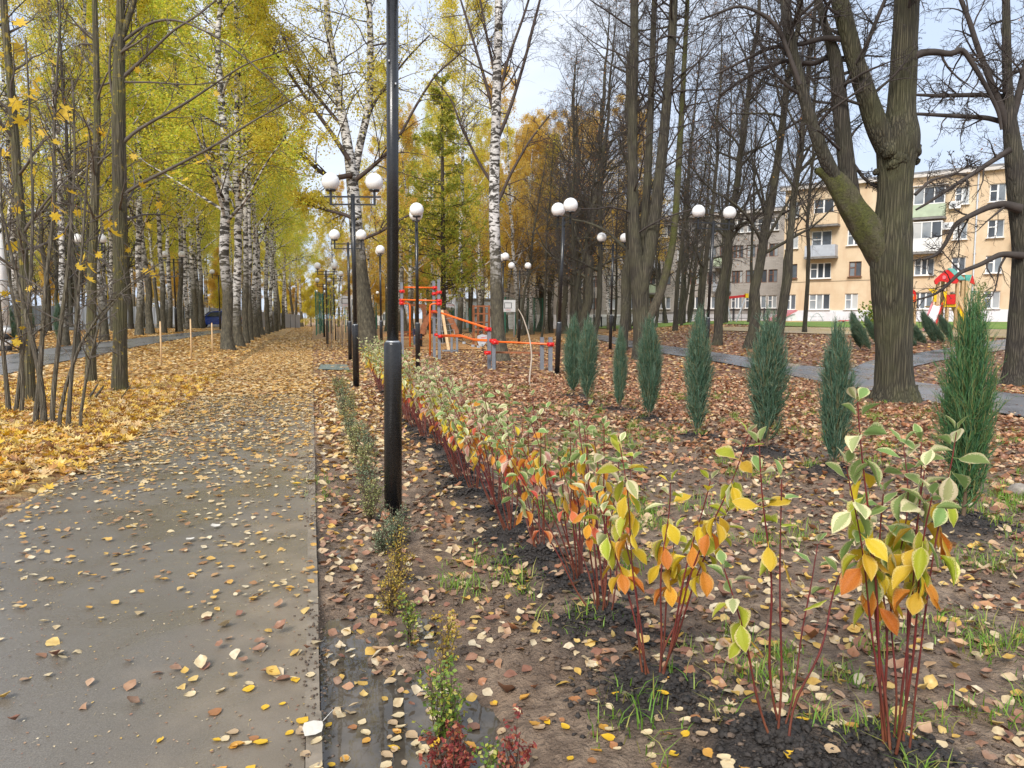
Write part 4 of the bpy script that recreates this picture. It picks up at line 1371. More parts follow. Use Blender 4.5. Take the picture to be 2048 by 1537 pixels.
trunkP, trunkR = stem([(a_, b_, w_ * (.90 if b_ > 420 else (.92 if b_ > 255 else .84))) for a_, b_, w_ in [(1790, 818, 128), (1790, 800, 100), (1789, 770, 78), (1788, 700, 74), (1786, 640, 77), (1784, 580, 82), (1782, 530, 88), (1784, 490, 82), (1787, 430, 70), (1790, 370, 66), (1792, 325, 74), (1797, 290, 88), (1799, 265, 76), (1801, 235, 62), (1806, 180, 58), (1810, 90, 54), (1813, 0, 52), (1816, -120, 46), (1815, -300, 36)]], cB, 150)
limbA = stem([(1790, 330, 42), (1776, 295, 46), (1756, 258, 42), (1736, 200, 37), (1713, 130, 34), (1694, 60, 32), (1679, 0, 31), (1660, -90, 28), (1640, -220, 26)], cB - .05, 70)
limbM = stem([(1795, 640, 24), (1788, 585, 40), (1776, 535, 54), (1757, 495, 60), (1732, 455, 57), (1708, 420, 50), (1690, 390, 46), (1672, 362, 40), (1658, 348, 30), (1643, 343, 22), (1630, 341, 9)], cB + .03, 60)
limbU = stem([(1706, 425, 30), (1702, 385, 32), (1693, 330, 31), (1684, 250, 29), (1677, 180, 28), (1670, 110, 24), (1652, 60, 15), (1636, 0, 12), (1622, -80, 9)], cB + .15, 50)
limbL = stem([(1700, 412, 14, .16), (1683, 378, 24, .12), (1663, 345, 28, .04), (1645, 305, 25), (1625, 250, 22), (1606, 190, 21), (1586, 110, 20), (1573, 40, 19), (1566, -60, 16), (1556, -200, 12)], cB - .08, 50)
part('trunk', [barked(trunkP, trunkR, 40, .14, rg)], M_BIG, big)
part('limb', [barked(*limbA, 24, .12, rg)], M_BIG, big)
part('limb', [barked(*limbM, 30, .30, rg)], M_MOSS, big)
part('limb', [barked(*limbU, 16, .12, rg)], M_LIME2, big)
part('limb', [barked(*limbL, 16, .12, rg)], M_LIME2, big)
bm = bmesh.new()
for (px, py, s_, dz) in ((1778, 300, 34, -.18), (1800, 318, 32, -.22), (1826, 302, 28, -.1), (1764, 285, 24, -.05), (1812, 280, 26, -.2), (1788, 330, 24, -.22), (1832, 322, 16, -.02), (1752, 345, 12, 0)):
    p = D(px, py, cB + dz)
    rv = bmesh.ops.create_icosphere(bm, subdivisions=3, radius=s_ * cB / F * .5)['verts']
    for v in rv:
        n_ = float(fbm(v.co.x * 15 + px, v.co.y * 13 + v.co.z * 14, 8)); v.co *= .55 + .9 * n_
        v.co += p - Vector(big.location)
me = bpy.data.meshes.new('burl'); bm.to_mesh(me); bm.free(); me.materials.append(M_BIG)
for p in me.polygons: p.use_smooth = True
place('burl', me, big)
# exposed root flare
rts = []
for a in np.linspace(0, 6.28, 9)[:-1]:
    a += random.uniform(-.3, .3)
    b = Vector(BIGB); d_ = Vector((math.cos(a), math.sin(a), 0))
    L_ = random.uniform(.42, .62)
    P = np.array([[tuple(b + d_ * (.25 + (L_ - .25) * t) + Vector((0, 0, .30 * (1 - t) ** 2.2 - .06 * t))) for t in np.linspace(0, 1, 10)]])
    rts.append(tubes(P, np.linspace(.12, .03, 10)[None], 8, .2, rg))
part('root', rts, M_BIG, big)
tw = []
sideb = [stem([(1800, 140, 20), (1822, 118, 17), (1835, 107, 15), (1872, 103, 13), (1908, 112, 12), (1922, 92, 10), (1948, 132, 9), (1975, 178, 8), (1998, 225, 7), (2003, 260, 5)], cB - .1, 30),
         stem([(1690, 80, 12), (1650, 75, 11), (1600, 90, 9), (1540, 95, 8), (1490, 120, 6), (1430, 150, 4)], cB, 26),
         stem([(1676, 100, 11), (1630, 130, 10), (1570, 120, 8), (1500, 150, 7), (1440, 190, 5)], cB + .4, 26),
         stem([(1600, 170, 9), (1560, 60, 8), (1530, 30, 7), (1480, 10, 6), (1400, 40, 4)], cB - .4, 26),
         stem([(1700, 320, 8), (1730, 360, 6), (1760, 380, 5)], cB + .2, 14),
         stem([(1712, 150, 9), (1745, 60, 8), (1770, 0, 7), (1800, -60, 5)], cB + .3, 20),
         stem([(1830, 390, 7), (1862, 360, 5), (1905, 350, 4), (1960, 320, 3)], cB - .2, 18)]
for P, R_ in sideb:
    tw.append(tubes(P, R_, 8))
    tw += cluster(P, R_, rg, (9, 5, 4, 3), .2, .42)[0]
for P, R_ in (limbU, limbL, limbA, (trunkP[:, 90:], trunkR[:, 90:])):
    tw += cluster(P, R_, rg, (14, 6, 5, 3), .2, .35)[0]
part('branches', tw, M_TWIG, big)

# lime at the picture's edge
pR = G(2034, 770); cR = depth(pR)
edge = empty('lime_tree', pR, 'dark knotty lime with drooping crooked boughs beyond the footpath, cut by the frame', 'tree')
tP, tR = stem([(2030, 778, 62), (2032, 755, 46), (2036, 680, 38), (2041, 600, 36), (2046, 520, 36), (2046, 470, 40), (2040, 410, 40), (2030, 330, 34), (2022, 260, 27), (2016, 190, 18), (2013, 100, 15), (2012, 0, 13), (2010, -150, 10)], cR, 90)
part('trunk', [barked(tP, tR, 26, .2, rg)], M_LIME2, edge)
eb = [stem([(2020, 262, 18), (1998, 205, 13), (1980, 160, 12), (1955, 95, 10), (1938, 40, 9), (1922, 0, 8), (1900, -60, 6)], cR, 30), stem([(2018, 260, 16), (2040, 180, 13), (2060, 90, 10), (2080, 0, 8)], cR, 24),
      stem([(2040, 418, 20), (2005, 408, 15), (1975, 415, 12), (1940, 432, 10), (1910, 448, 9), (1890, 490, 8), (1872, 512, 6), (1845, 520, 5)], cR - .2, 34),
      stem([(2020, 300, 12), (1985, 322, 10), (1940, 352, 8), (1895, 380, 7), (1850, 410, 5), (1832, 420, 4)], cR - .3, 30),
      stem([(2010, 246, 11), (1975, 236, 10), (1900, 232, 8), (1830, 228, 6), (1790, 232, 4)], cR + .3, 28),
      stem([(2012, 195, 10), (1960, 190, 9), (1880, 192, 8), (1828, 190, 5)], cR + .5, 26),
      stem([(2046, 512, 15), (2000, 508, 11), (1965, 528, 9), (1920, 545, 8), (1890, 575, 6), (1870, 590, 5), (1835, 600, 3)], cR - .2, 30),
      stem([(2046, 470, 14), (2090, 420, 12), (2140, 380, 9)], cR, 20), stem([(2016, 150, 8), (2070, 130, 7), (2110, 160, 5)], cR, 18)]
tw = []
for P, R_ in eb:
    tw.append(tubes(P, R_, 8)); tw += cluster(P, R_, rg, (10, 5, 4, 2), .12, .42, -.02)[0]
tw += cluster(tP[:, 45:], tR[:, 45:], rg, (12, 5, 4, 2), .2, .3)[0]
part('branches', tw, M_TWIG, edge)

# lime of several stems in the middle of the litter
pE = G(1290, 718); cE = depth(pE)
mul = empty('lime_tree', pE, 'broad lime dividing low into several tall stems, green moss on its side bough', 'tree')
thin_ = lambda L: [(a_, b_, w_ * .70) for a_, b_, w_ in L]
st_ = [stem(thin_([(1292, 724, 92), (1289, 708, 66), (1286, 680, 54), (1283, 640, 48), (1281, 600, 47), (1281, 565, 50), (1274, 530, 40), (1268, 470, 33), (1266, 380, 29), (1265, 250, 26), (1269, 100, 24), (1268, -60, 21), (1262, -260, 15)]), cE, 80),
       stem(thin_([(1283, 590, 30), (1292, 545, 36), (1308, 450, 34), (1322, 330, 29), (1334, 200, 26), (1344, 80, 24), (1350, -60, 21), (1362, -240, 14)]), cE - .1, 60),
       stem(thin_([(1280, 560, 24), (1286, 490, 25), (1294, 380, 22), (1302, 200, 18), (1309, 0, 15), (1316, -200, 10)]), cE + .2, 50)]
sm = stem([(1296, 640, 20), (1312, 612, 19), (1326, 570, 16), (1344, 500, 14), (1352, 420, 13), (1362, 250, 11), (1372, 60, 9), (1380, -100, 7)], cE - .1, 40)
for P, R_ in st_: part('trunk', [barked(P, R_, 20, .16, rg)], M_LIME, mul)
part('limb', [barked(*sm, 12, .16, rg)], M_MOSS, mul)
tw = []
for P, R_ in st_ + [sm]:
    tw += cluster(P[:, 18:], R_[:, 18:], rg, (22, 5, 5, 3), .0, .34, .05, .0045)[0]
part('branches', tw, M_TWIG, mul)

# forked birch behind the lamps
pF = GC(738, 35); cF = depth(pF)
fk = empty('birch_tree', pF, 'old forked birch with a thick grey trunk and yellow leaves behind the globe lamps', 'tree')
fs = [stem([(742, 720, 46), (738, 690, 38), (732, 640, 34), (724, 580, 30), (716, 500, 27), (710, 430, 25), (705, 370, 23), (700, 320, 20), (690, 260, 18), (675, 180, 16), (664, 110, 14), (655, 40, 12), (648, -80, 9), (640, -220, 5)], cF, 90),
      stem([(706, 390, 16), (712, 330, 16), (722, 280, 15), (735, 230, 14), (741, 160, 13), (741, 80, 12), (738, 0, 11), (738, -120, 9), (736, -300, 5)], cF + .2, 60)]
fb = [stem([(698, 320, 11), (660, 262, 9), (612, 196, 7), (560, 120, 5), (520, 60, 3)], cF - .3, 24), stem([(704, 350, 11), (668, 358, 10), (640, 345, 9), (610, 315, 8), (570, 285, 6), (520, 250, 4)], cF - .4, 24), stem([(712, 440, 9), (690, 430, 8), (650, 420, 6), (600, 405, 4)], cF - .6, 20),
      stem([(712, 360, 9), (750, 330, 8), (790, 290, 6), (830, 215, 5), (870, 150, 4), (930, 100, 3)], cF - .5, 26), stem([(722, 480, 7), (760, 465, 6), (800, 440, 5), (830, 425, 3)], cF - .3, 18),
      stem([(718, 290, 8), (745, 210, 7), (780, 160, 5), (820, 110, 4), (860, 70, 3)], cF + .3, 20), stem([(690, 260, 8), (640, 200, 7), (600, 150, 5), (560, 60, 4)], cF, 22)]
part('trunk', [barked(P, R_, 16, .12, rg) for P, R_ in fs[:1]], M_BIRCH, fk)
part('limb', [barked(P, R_, 12, .10, rg) for P, R_ in fs[1:]], M_BIRCH, fk)
tw, P3s = [], []
for P, R_ in fb:
    tw.append(tubes(P, R_, 6)); a, b = cluster(P, R_, rg, (11, 5, 5, 0), .1, .52, -.04); tw += a; P3s.append(b[1])
rightw = len(P3s)
for P, R_ in ((fs[0][0][:, 45:], fs[0][1][:, 45:]), (fs[1][0][:, 15:], fs[1][1][:, 15:])):
    a, b = cluster(P, R_, rg, (22, 5, 5, 0), .05, .32, -.02); tw += a; P3s.append(b[1])
part('branches', tw, M_BTWIG, fk)
Vs, Fs_ = [], []
o_ = 0
for P3, n_ in zip(P3s, (5200, 5200, 3200, 800, 700, 800, 4600, 4200, 2800)):
    V, Fq = leaves_on(P3, n_, rg, .14, (.07, .125)); Vs.append(V); Fs_.append(Fq[0] + o_); o_ += len(V)
V = np.concatenate(Vs)
place('crown', mesh('crown', V - np.array(pF)[None], [np.concatenate(Fs_)], M_LYE), fk)

# bare white birch behind the orange bars
pW = G(1000, 722); cW = depth(pW)
wb = empty('birch_tree', pW, 'tall white birch with bare ascending branches behind the orange exercise bars', 'tree')
ws = stem([(1001, 728, 46), (999, 705, 30), (996, 660, 26), (993, 600, 24), (991, 520, 22), (988, 430, 21), (989, 330, 20), (992, 240, 18), (994, 150, 17), (997, 60, 16), (998, -60, 13), (1000, -280, 7)], cW, 90)
part('trunk', [barked(*ws, 18, .12, rg)], M_BIRCH, wb)
wbs = [stem([(992, 380, 7), (960, 330, 6), (920, 250, 5), (905, 200, 3), (870, 160, 2)], cW, 18), stem([(995, 280, 8), (1020, 220, 7), (1050, 120, 6), (1080, 0, 5), (1100, -80, 3)], cW, 20), stem([(994, 250, 7), (970, 160, 6), (940, 60, 5), (915, -20, 3)], cW, 20),
       stem([(996, 200, 7), (1015, 120, 6), (1045, 40, 5), (1070, -40, 4)], cW, 20), stem([(990, 420, 7), (1020, 350, 6), (1060, 280, 4), (1100, 230, 3)], cW, 20), stem([(994, 170, 6), (975, 80, 5), (960, 0, 4), (950, -80, 3)], cW, 20)]
tw, P3s = [], []
for P, R_ in wbs:
    tw.append(tubes(P, R_, 6)); a, b = cluster(P, R_, rg, (10, 5, 4, 0), .15, .4, .03); tw += a; P3s.append(b[1])
a, b = cluster(ws[0][:, 45:], ws[1][:, 45:], rg, (20, 5, 4, 0), .05, .3, .05); tw += a
part('branches', tw, M_BTWIG, wb)
V, Fq = leaves_on(np.concatenate(P3s), 260, rg, .1, (.05, .09))
place('sparse_leaves', mesh('sparse_leaves', V - np.array(pW)[None], Fq, M_LYE), wb)

# larch
cL = 46.0
pL = GC(886, cL)
lr_ = empty('larch_tree', pL, 'yellow-green feathery larch with a straight dark trunk behind the exercise frame', 'tree')
ls = stem([(888, 702, 14), (887, 640, 11), (886, 500, 9), (885, 350, 7), (884, 220, 4), (884, 140, 1.5)], cL, 50)
part('trunk', [tubes(*ls, 10)], M_LARCHB, lr_)
P1, R1 = grow(*ls, 92, .16, .97, (72, 98), (.8, 1.15), .3, 8, .05, (0, 0, .10), rg, .8, 1, .014, base=4.3, shape=(1.15, -1.05))
P2, R2 = grow(P1, R1, 12, .12, 1, (40, 70), (.22, .42), .5, 5, .08, (0, 0, -.12), rg, .7, 1, .007)
part('branches', [tubes(P1, R1, 4), tubes(P2, R2, 3)], M_LARCHB, lr_)
V, Fq = leaves_on(P2, 22000, rg, .05, (.07, .15)); V2, F2 = leaves_on(P1, 5000, rg, .06, (.07, .14))
place('crown', mesh('crown', np.concatenate([V, V2]) - np.array(pL)[None], [np.concatenate([Fq[0], F2[0] + len(V)])], M_LLA), lr_)

# --- maples at the side of the path and their saplings
LEAFM = []
for i in range(5):
    V, Fs = poly_leaf(MAPLE_V + np.array([0, .42, 0]), MAPLE_F, np.zeros((1, 3)), rl, (1, 1), .05, .9, yaw=np.zeros(1))
    st2 = np.array([(-.012, .34, 0), (.012, .34, 0), (.01, -.25, .06), (-.01, -.25, .06)])
    n_ = len(V)
    LEAFM.append(mesh('leaf', np.concatenate([V, st2]), [np.concatenate([Fs[0], np.array([[n_, n_ + 1, n_ + 2], [n_, n_ + 2, n_ + 3]])])], M_LMA if i != 3 else M_LBR))


def hang_leaf(root, px, py, c, wpx, kinds=(0, 1, 2, 4)):
    p = D(px, py, c)
    o = place('leaf', LEAFM[random.choice(kinds)], root, p - Vector(root.location))
    o.rotation_euler = (random.uniform(-2.0, -.3), random.uniform(-.9, .9), random.uniform(0, 6.28))
    k = wpx * c / F * random.uniform(1.1, 1.5); o.scale = (k, k, k)
    return p


def maple(label, stems, mat, twm, side, leaves, c, seeds, m=(10, 4, 3, 0), group=None, lf=.3, kinds=(0, 1, 2, 4), thin=1.0):
    root = empty('maple_tree', D(stems[0][0][0], stems[0][0][1], c), label, 'tree', group)
    g0 = GC(stems[0][0][0], c); root.location = g0
    rng = np.random.default_rng(seeds)
    S = [stem([(q[0], q[1], q[2] * thin) for q in s], c, 36) for s in stems]
    for i, (P, R_) in enumerate(S):
        P[0, 0, 2] -= .1
        part('trunk' if i == 0 else 'stem', [tubes(P, R_, 10, .08, rng)], mat, root)
    tw = []
    for s in side:
        P, R_ = stem([(q[0], q[1], q[2] * .72) for q in s], c, 26); tw.append(tubes(P, R_, 6)); tw += cluster(P, R_, rng, (8, 3, 2, 0), .2, .3, .04, .0035)[0]
    for P, R_ in S: tw += cluster(P, R_, rng, m, .25, lf, .06, .0035)[0]
    allP = np.concatenate([P[0] for P, _ in S])
    for (px, py, w_) in leaves:
        p = hang_leaf(root, px, py, c + random.uniform(-.35, .35), w_, kinds)
        # the thin shoot that carries the leaf
        q = np.array(p); k = np.argmin(np.linalg.norm((allP - q - np.array([0, 0, -.5])) * np.array([1, 1, .8]), axis=1)); a = allP[k]
        t_ = np.linspace(0, 1, 7)[:, None]
        L = a * (1 - t_) + q * t_ + np.array([0, 0, 1]) * np.linalg.norm(q - a) * .12 * (t_ * (1 - t_)) * 4
        tw.append(tubes(L[None], np.linspace(.007, .0022, 7)[None], 4))
    if tw: part('twigs', tw, twm, root)
    return root


T240 = depth(G(240, 783))
maple('upright maple trunk with yellow lichen and long bare boughs reaching over the path', [[(240, 786, 36), (239, 765, 29), (240, 700, 27), (240, 560, 26), (240, 400, 26), (237, 250, 25), (238, 120, 22), (241, 60, 17), (242, 0, 14), (242, -150, 10)],
      [(240, 90, 12), (254, 45, 11), (270, 0, 9), (292, -90, 7)]], M_MAPLE, M_TWIG2,
      [[(246, 155, 10), (290, 115, 8), (345, 62, 6), (400, 28, 5), (450, -15, 4)], [(243, 290, 11), (262, 268, 9), (310, 240, 8), (370, 208, 7), (430, 168, 5), (490, 128, 4), (560, 105, 3), (610, 80, 2)],
       [(242, 392, 10), (280, 368, 9), (340, 338, 8), (420, 297, 7), (510, 240, 5), (590, 196, 4), (655, 160, 3)], [(244, 85, 9), (290, 48, 7), (340, 35, 6), (400, 56, 5), (470, 98, 5), (540, 160, 4), (600, 225, 3), (660, 275, 2)],
       [(238, 240, 8), (226, 200, 7), (219, 150, 7), (220, 90, 6), (245, 40, 5), (262, -10, 4)], [(246, 165, 6), (300, 165, 5), (380, 170, 3), (450, 165, 2)]],
      [(265, 135, 13), (345, 143, 13), (268, 218, 17), (437, 180, 14), (268, 303, 14), (415, 315, 22), (428, 322, 16), (276, 374, 14), (292, 440, 17), (366, 358, 15), (316, 398, 15), (420, 310, 14), (303, 536, 20), (312, 541, 18), (300, 378, 12), (340, 345, 12), (252, 494, 12)], T240, 31, (9, 4, 3, 0), None, .16)
maple('slim maple with yellow lichen round its foot beside the thicker maple trunk', [[(182, 769, 25), (182, 745, 20), (182, 680, 18), (184, 560, 17), (190, 400, 15), (195, 250, 13), (192, 100, 11), (188, -60, 8)]], M_MAPLE, M_TWIG2, [],
      [(200, 250, 20), (195, 262, 18), (185, 268, 14), (190, 300, 14), (180, 325, 12), (170, 262, 12), (160, 70, 10)], depth(G(182, 767)), 32, (16, 4, 3, 0), None, .22)
maple('lichen covered maple trunk curving up among the saplings at the frame edge', [[(60, 808, 36), (58, 780, 29), (56, 700, 26), (52, 600, 23), (45, 480, 21), (34, 340, 20), (24, 200, 18), (10, 40, 16), (0, -100, 13)]], M_MAPLE, M_TWIG2, [],
      [(20, 36, 26), (42, 78, 28), (10, 106, 16), (25, 183, 20), (30, 235, 20), (18, 298, 22), (10, 482, 24), (22, 600, 22), (12, 578, 16)], depth(G(60, 806)), 33, (14, 4, 3, 0), None, .2, thin=.8)
SAP = [('grey multi-stemmed maple sapling with its stems crossing near the path edge', [[(88, 852, 20), (86, 800, 15), (78, 740, 14), (55, 640, 11), (30, 540, 8), (5, 430, 6), (-20, 340, 4)], [(70, 842, 15), (78, 780, 13), (84, 680, 12), (92, 560, 10), (108, 430, 9), (108, 250, 7), (118, 80, 5), (122, -40, 4)], [(104, 836, 14), (108, 770, 12), (122, 650, 11), (138, 520, 9), (150, 320, 6), (146, 160, 4)]],
        [(90, 112, 22), (75, 162, 26), (65, 158, 18), (40, 190, 26), (76, 182, 20), (100, 215, 38), (86, 204, 26), (128, 205, 26), (60, 238, 24), (82, 252, 20), (45, 278, 22), (98, 278, 20)], 34),
       ('sapling with slanting stems leaning out over the leaf carpet', [[(136, 862, 15), (139, 800, 11), (148, 700, 9), (158, 580, 8), (170, 420, 6), (178, 280, 4)], [(118, 842, 11), (132, 770, 9), (160, 690, 8), (205, 620, 6), (270, 560, 4), (330, 520, 3)], [(160, 840, 9), (175, 740, 7), (200, 640, 5), (240, 590, 4), (300, 545, 3)]],
        [(102, 404, 28), (108, 418, 22), (152, 415, 16), (160, 388, 18), (132, 463, 22), (220, 435, 22), (217, 461, 24), (160, 512, 26), (146, 534, 20), (172, 522, 22), (168, 548, 18), (232, 440, 14), (190, 503, 14)], 35),
       ('sapling of close thin stems rising from yellow leaves at the frame corner', [[(18, 830, 15), (14, 780, 12), (6, 700, 10), (-4, 580, 8), (-14, 440, 6)], [(42, 846, 12), (46, 770, 10), (40, 660, 9), (18, 560, 7), (4, 450, 5), (0, 300, 4)], [(30, 838, 12), (44, 720, 10), (62, 560, 9), (66, 400, 7), (60, 240, 5), (52, 80, 4)]],
        [(20, 672, 28), (38, 676, 18), (44, 650, 14), (10, 615, 22), (40, 398, 24), (35, 408, 20), (90, 312, 16), (72, 338, 16), (18, 346, 16), (8, 262, 20), (55, 570, 14)], 36)]
for lab, st3, lv, sd in SAP:
    maple(lab, st3, M_GREY, M_TWIG2, [], lv, depth(G(st3[0][0][0], st3[0][0][1] - 4)), sd, (11, 3, 2, 0), None, .24, thin=.74)
# broken shoots by the saplings
pS = G(185, 800)
sh = empty('maple_shoot', pS, 'short forked bare shoot poking up from the leaf carpet beside the saplings', 'shoot')
part('stem', [tubes(*stem(s, depth(pS), 8), 5) for s in ([(172, 808, 7), (186, 785, 5), (196, 768, 3)], [(182, 806, 6), (196, 788, 5), (208, 772, 3)], [(212, 856, 4), (232, 810, 3), (262, 770, 2)])], M_GREY, sh)
# leaning brown tints high among the maples
# ------------------------------------------------------------------ dogwoods: red stems, big leaves
def dog_template(w_, fold, droop, wave, seed):
    """leaf along +Y from its stalk at the origin, length 1; rim attribute 0 on the midrib, 1 at the margin"""
    r = random.Random(seed)
    rows = [(0.0, .0), (.10, .30), (.24, .66), (.40, .92), (.55, .95), (.70, .78), (.85, .45), (1.0, 0.0)]
    V, A, Vn = [], [], []
    for i, (t, h) in enumerate(rows):
        for k in (-1, -.5, 0, .5, 1):
            x = k * h * w_
            z = abs(k) * h * fold - droop * t * t + wave * math.sin(t * 14 + k * 2) * abs(k)
            V.append((x * (1 - .12 * abs(k) * fold), t, z)); A.append(abs(k) if 0 < i < 7 else .8)
            Vn.append(.5 + .5 * math.sin((t - abs(k) * .16) * 44))
    Fq = []
    for i in range(len(rows) - 1):
        for k in range(4):
            a = i * 5 + k; Fq.append((a, a + 1, a + 6, a + 5))
    n = len(V)
    V += [(-.014, .02, .0), (.014, .02, 0), (.010, -.20, .04), (-.010, -.20, .04)]
    A += [0, 0, 0, 0]; Vn += [.5] * 4
    Fq.append((n, n + 1, n + 2, n + 3))
    return np.array(V), np.array(Fq), A, Vn


DT = [dog_template(*a) for a in ((.30, .10, .10, .012, 1), (.33, .16, .22, .018, 2), (.27, .22, .16, .02, 3), (.34, .05, .30, .02, 4), (.26, .34, .34, .03, 5), (.31, -.08, .18, .02, 6))]
DMESH = {}
for kn, mt in DOG.items():
    for i, (V, Fq, A, Vn) in enumerate(DT):
        DMESH[(kn, i)] = mesh('leaf', V, [Fq], mt, True, attrs=dict(rim=A, vein=Vn))

PAL = {  # from the tip of the shoot down
    'green_top': (['variegated'] * 5 + ['pale'] * 2, ['variegated', 'lime', 'yellow'], ['yellow', 'yellow', 'orange', 'lime']),
    'yellow': (['lime', 'yellow', 'lime', 'pale'], ['yellow', 'yellow', 'lime', 'yellow'], ['yellow', 'yellow', 'orange']),
    'mixed': (['variegated', 'variegated', 'pale', 'variegated'], ['pale', 'orange', 'pale', 'yellow', 'pink', 'variegated', 'orange'], ['orange', 'red', 'orange', 'red', 'yellow']),
    'pale': (['pale', 'variegated', 'pale', 'pale', 'pink'], ['pale', 'yellow', 'pink', 'pale', 'lime'], ['yellow', 'yellow', 'pink', 'orange', 'red']),
    'fargold': (['pale', 'variegated', 'pale'], ['yellow', 'pale', 'yellow', 'variegated'], ['yellow', 'yellow', 'orange'])}


def dogwood(x, y, h, nst, pal, label, lean=(0, 0), seed=0, stems=None, spread=.34, lsize=(.075, .105), pairs=7, group=None, single=True):
    rng = random.Random(seed)
    root = empty('dogwood_shrub', (x, y, float(ground_z(x, y)) - .01), label, 'shrub', group)
    red, allst = [], []
    for s in range(nst):
        if stems and s < len(stems):
            dx, dy, hh = stems[s]
        else:
            a = rng.uniform(0, 6.28); q = spread * math.sqrt(rng.random())
            dx, dy, hh = q * math.cos(a) + lean[0], q * math.sin(a) + lean[1], h * rng.uniform(.72, 1.05)
        b = Vector((dx * .10 + rng.uniform(-.03, .03), dy * .10 + rng.uniform(-.03, .03), 0))
        n = 14
        P = []
        wob = [rng.uniform(-.012, .012) for _ in range(4)]
        for i in range(n):
            t = i / (n - 1)
            e = t ** .8 * .55 + .45 * t ** 1.6
            P.append(b + Vector((dx * e + wob[0] * math.sin(t * 5) + wob[1] * math.sin(t * 9), dy * e + wob[2] * math.sin(t * 6) + wob[3] * math.sin(t * 10), hh * t)))
        A = np.array([[tuple(p) for p in P]])
        R_ = np.linspace(.0047, .0020, n)[None] * rng.uniform(.85, 1.15)
        R_ = R_ * (1 + .22 * (np.arange(n) % 3 == 0))[None]
        allst.append((P, A, R_, hh))
        tv = tubes(A, R_, 6)
        if single:
            place('stem', mesh('stem', tv[0], [tv[1]], M_DSTEM, True), root)
        else:
            red.append(tv)
    if red:
        V, Q = merge(red)
        o = place('stems', mesh('stems', V, [Q], M_DSTEM, True), root)
    for P, A, R_, hh in allst:
        np_ = rng.randint(pairs - 1, pairs + 2)
        ph = rng.uniform(0, 3)
        for k in range(np_):
            t = 1.0 - (k / np_) * rng.uniform(.36, .48) if k else 1.0
            f = t * (len(P) - 1); i = min(int(f), len(P) - 2)
            p = P[i].lerp(P[i + 1], f - i)
            zone = 0 if k < np_ * .38 else (1 if k < np_ * .7 else 2)
            for sd in (0, 1):
                if k > 1 and rng.random() < .10: continue
                az = ph + k * 1.5708 + sd * PI + rng.uniform(-.45, .45)
                elev = (1.0 - .45 * k + rng.uniform(-.35, .3)) if k < 3 else rng.uniform(-1.25, -.45)
                elev = max(elev, -1.35)
                d = Vector((math.cos(az) * math.cos(elev), math.sin(az) * math.cos(elev), math.sin(elev)))
                sidev = d.cross(Vector((0, 0, 1)))
                sidev = sidev.normalized() if sidev.length > 1e-3 else Vector((1, 0, 0))
                nrm = sidev.cross(d)
                roll = rng.gauss(0, .5)
                M = Matrix((sidev, d, nrm)).transposed() @ Matrix.Rotation(roll, 3, 'Y')
                kn = rng.choice(PAL[pal][zone])
                o = place('leaf', DMESH[(kn, rng.choice((0, 0, 1, 1, 2, 3) if zone == 0 else (1, 2, 3, 4, 5)))], root)
                L = .98 * rng.uniform(*lsize) * (.62 + .2 * k if k < 2 else 1.0)
                o.location = p + d * (.18 * L + .004)
                o.rotation_euler = M.to_euler()
                o.scale = (L, L, L)
    return root


def px_stems(px0, py0, tips):
    """offsets of stem tips seen at the given pixels, at about the distance of the foot"""
    b = G(px0, py0); c = depth(b); out = []
    for a, e, dc in tips:
        p = D(a, e, c + dc); out.append((p.x - b.x, p.y - b.y, p.z - float(ground_z(b.x, b.y))))
    return out


dogwood(*DOGS[0], 1.3, 9, 'green_top', 'dogwood shrub with broad green and yellow leaves before the last juniper, at the frame edge', seed=1, lsize=(.085, .118), pairs=8,
        stems=px_stems(1792, 1548, [(1748, 800, .0), (1880, 858, .05), (1812, 890, .1), (1716, 930, -.05), (1848, 935, -.05), (1790, 985, .08), (1740, 1010, .1), (1830, 880, .15), (1870, 985, -.1)]))
dogwood(*DOGS[1], 1.2, 5, 'green_top', 'dogwood shrub of four thin stems with few green leaves between two fuller ones', seed=2, lsize=(.080, .105), pairs=4,
        stems=px_stems(1562, 1522, [(1516, 888, .0), (1574, 955, .05), (1640, 1090, .1), (1470, 1130, .0), (1690, 1090, .05)]))
dogwood(*DOGS[2], 1.05, 9, 'yellow', 'dogwood shrub with clear yellow drooping leaves on curved red stems', seed=3, lsize=(.080, .108), pairs=7,
        stems=px_stems(1305, 1402, [(1252, 884, .0), (1322, 962, .05), (1402, 956, .0), (1262, 985, .1), (1445, 1010, -.05), (1390, 1090, .1), (1205, 1010, .1), (1340, 1060, .1)]))
DLAB = ['dogwood with orange and red lower leaves, next in the hedge after the yellow one', 'dogwood with white-edged leaves over flame-coloured ones behind the orange-red shrub',
        'dogwood with leaning red stems below cream-edged leaves, level with the lamp foot', 'dogwood with pale rims and pinkish leaves just past the lamp foot']
for i, (x, y) in enumerate(DOGS[3:]):
    pal = 'mixed' if i < 5 else ('pale' if i < 11 else 'fargold')
    lab = DLAB[i] if i < 4 else (ORD[i] + ' dogwood beyond the yellow-leaved shrub, ' + ('cream-edged with pinkish leaves' if i < 11 else 'yellow below and pale on top'))
    grp = None if i < 4 else ('dogwoods in the middle of the hedge' if i < 11 else 'dogwoods at the far end of the hedge')
    dogwood(x, y, .98 if i < 11 else 1.02, 10 if i < 5 else 11, pal, lab, lean=(-.20 + .05 * random.random(), .08), seed=40 + i, spread=.30, lsize=(.064, .092), pairs=6, group=grp, single=i < 9)

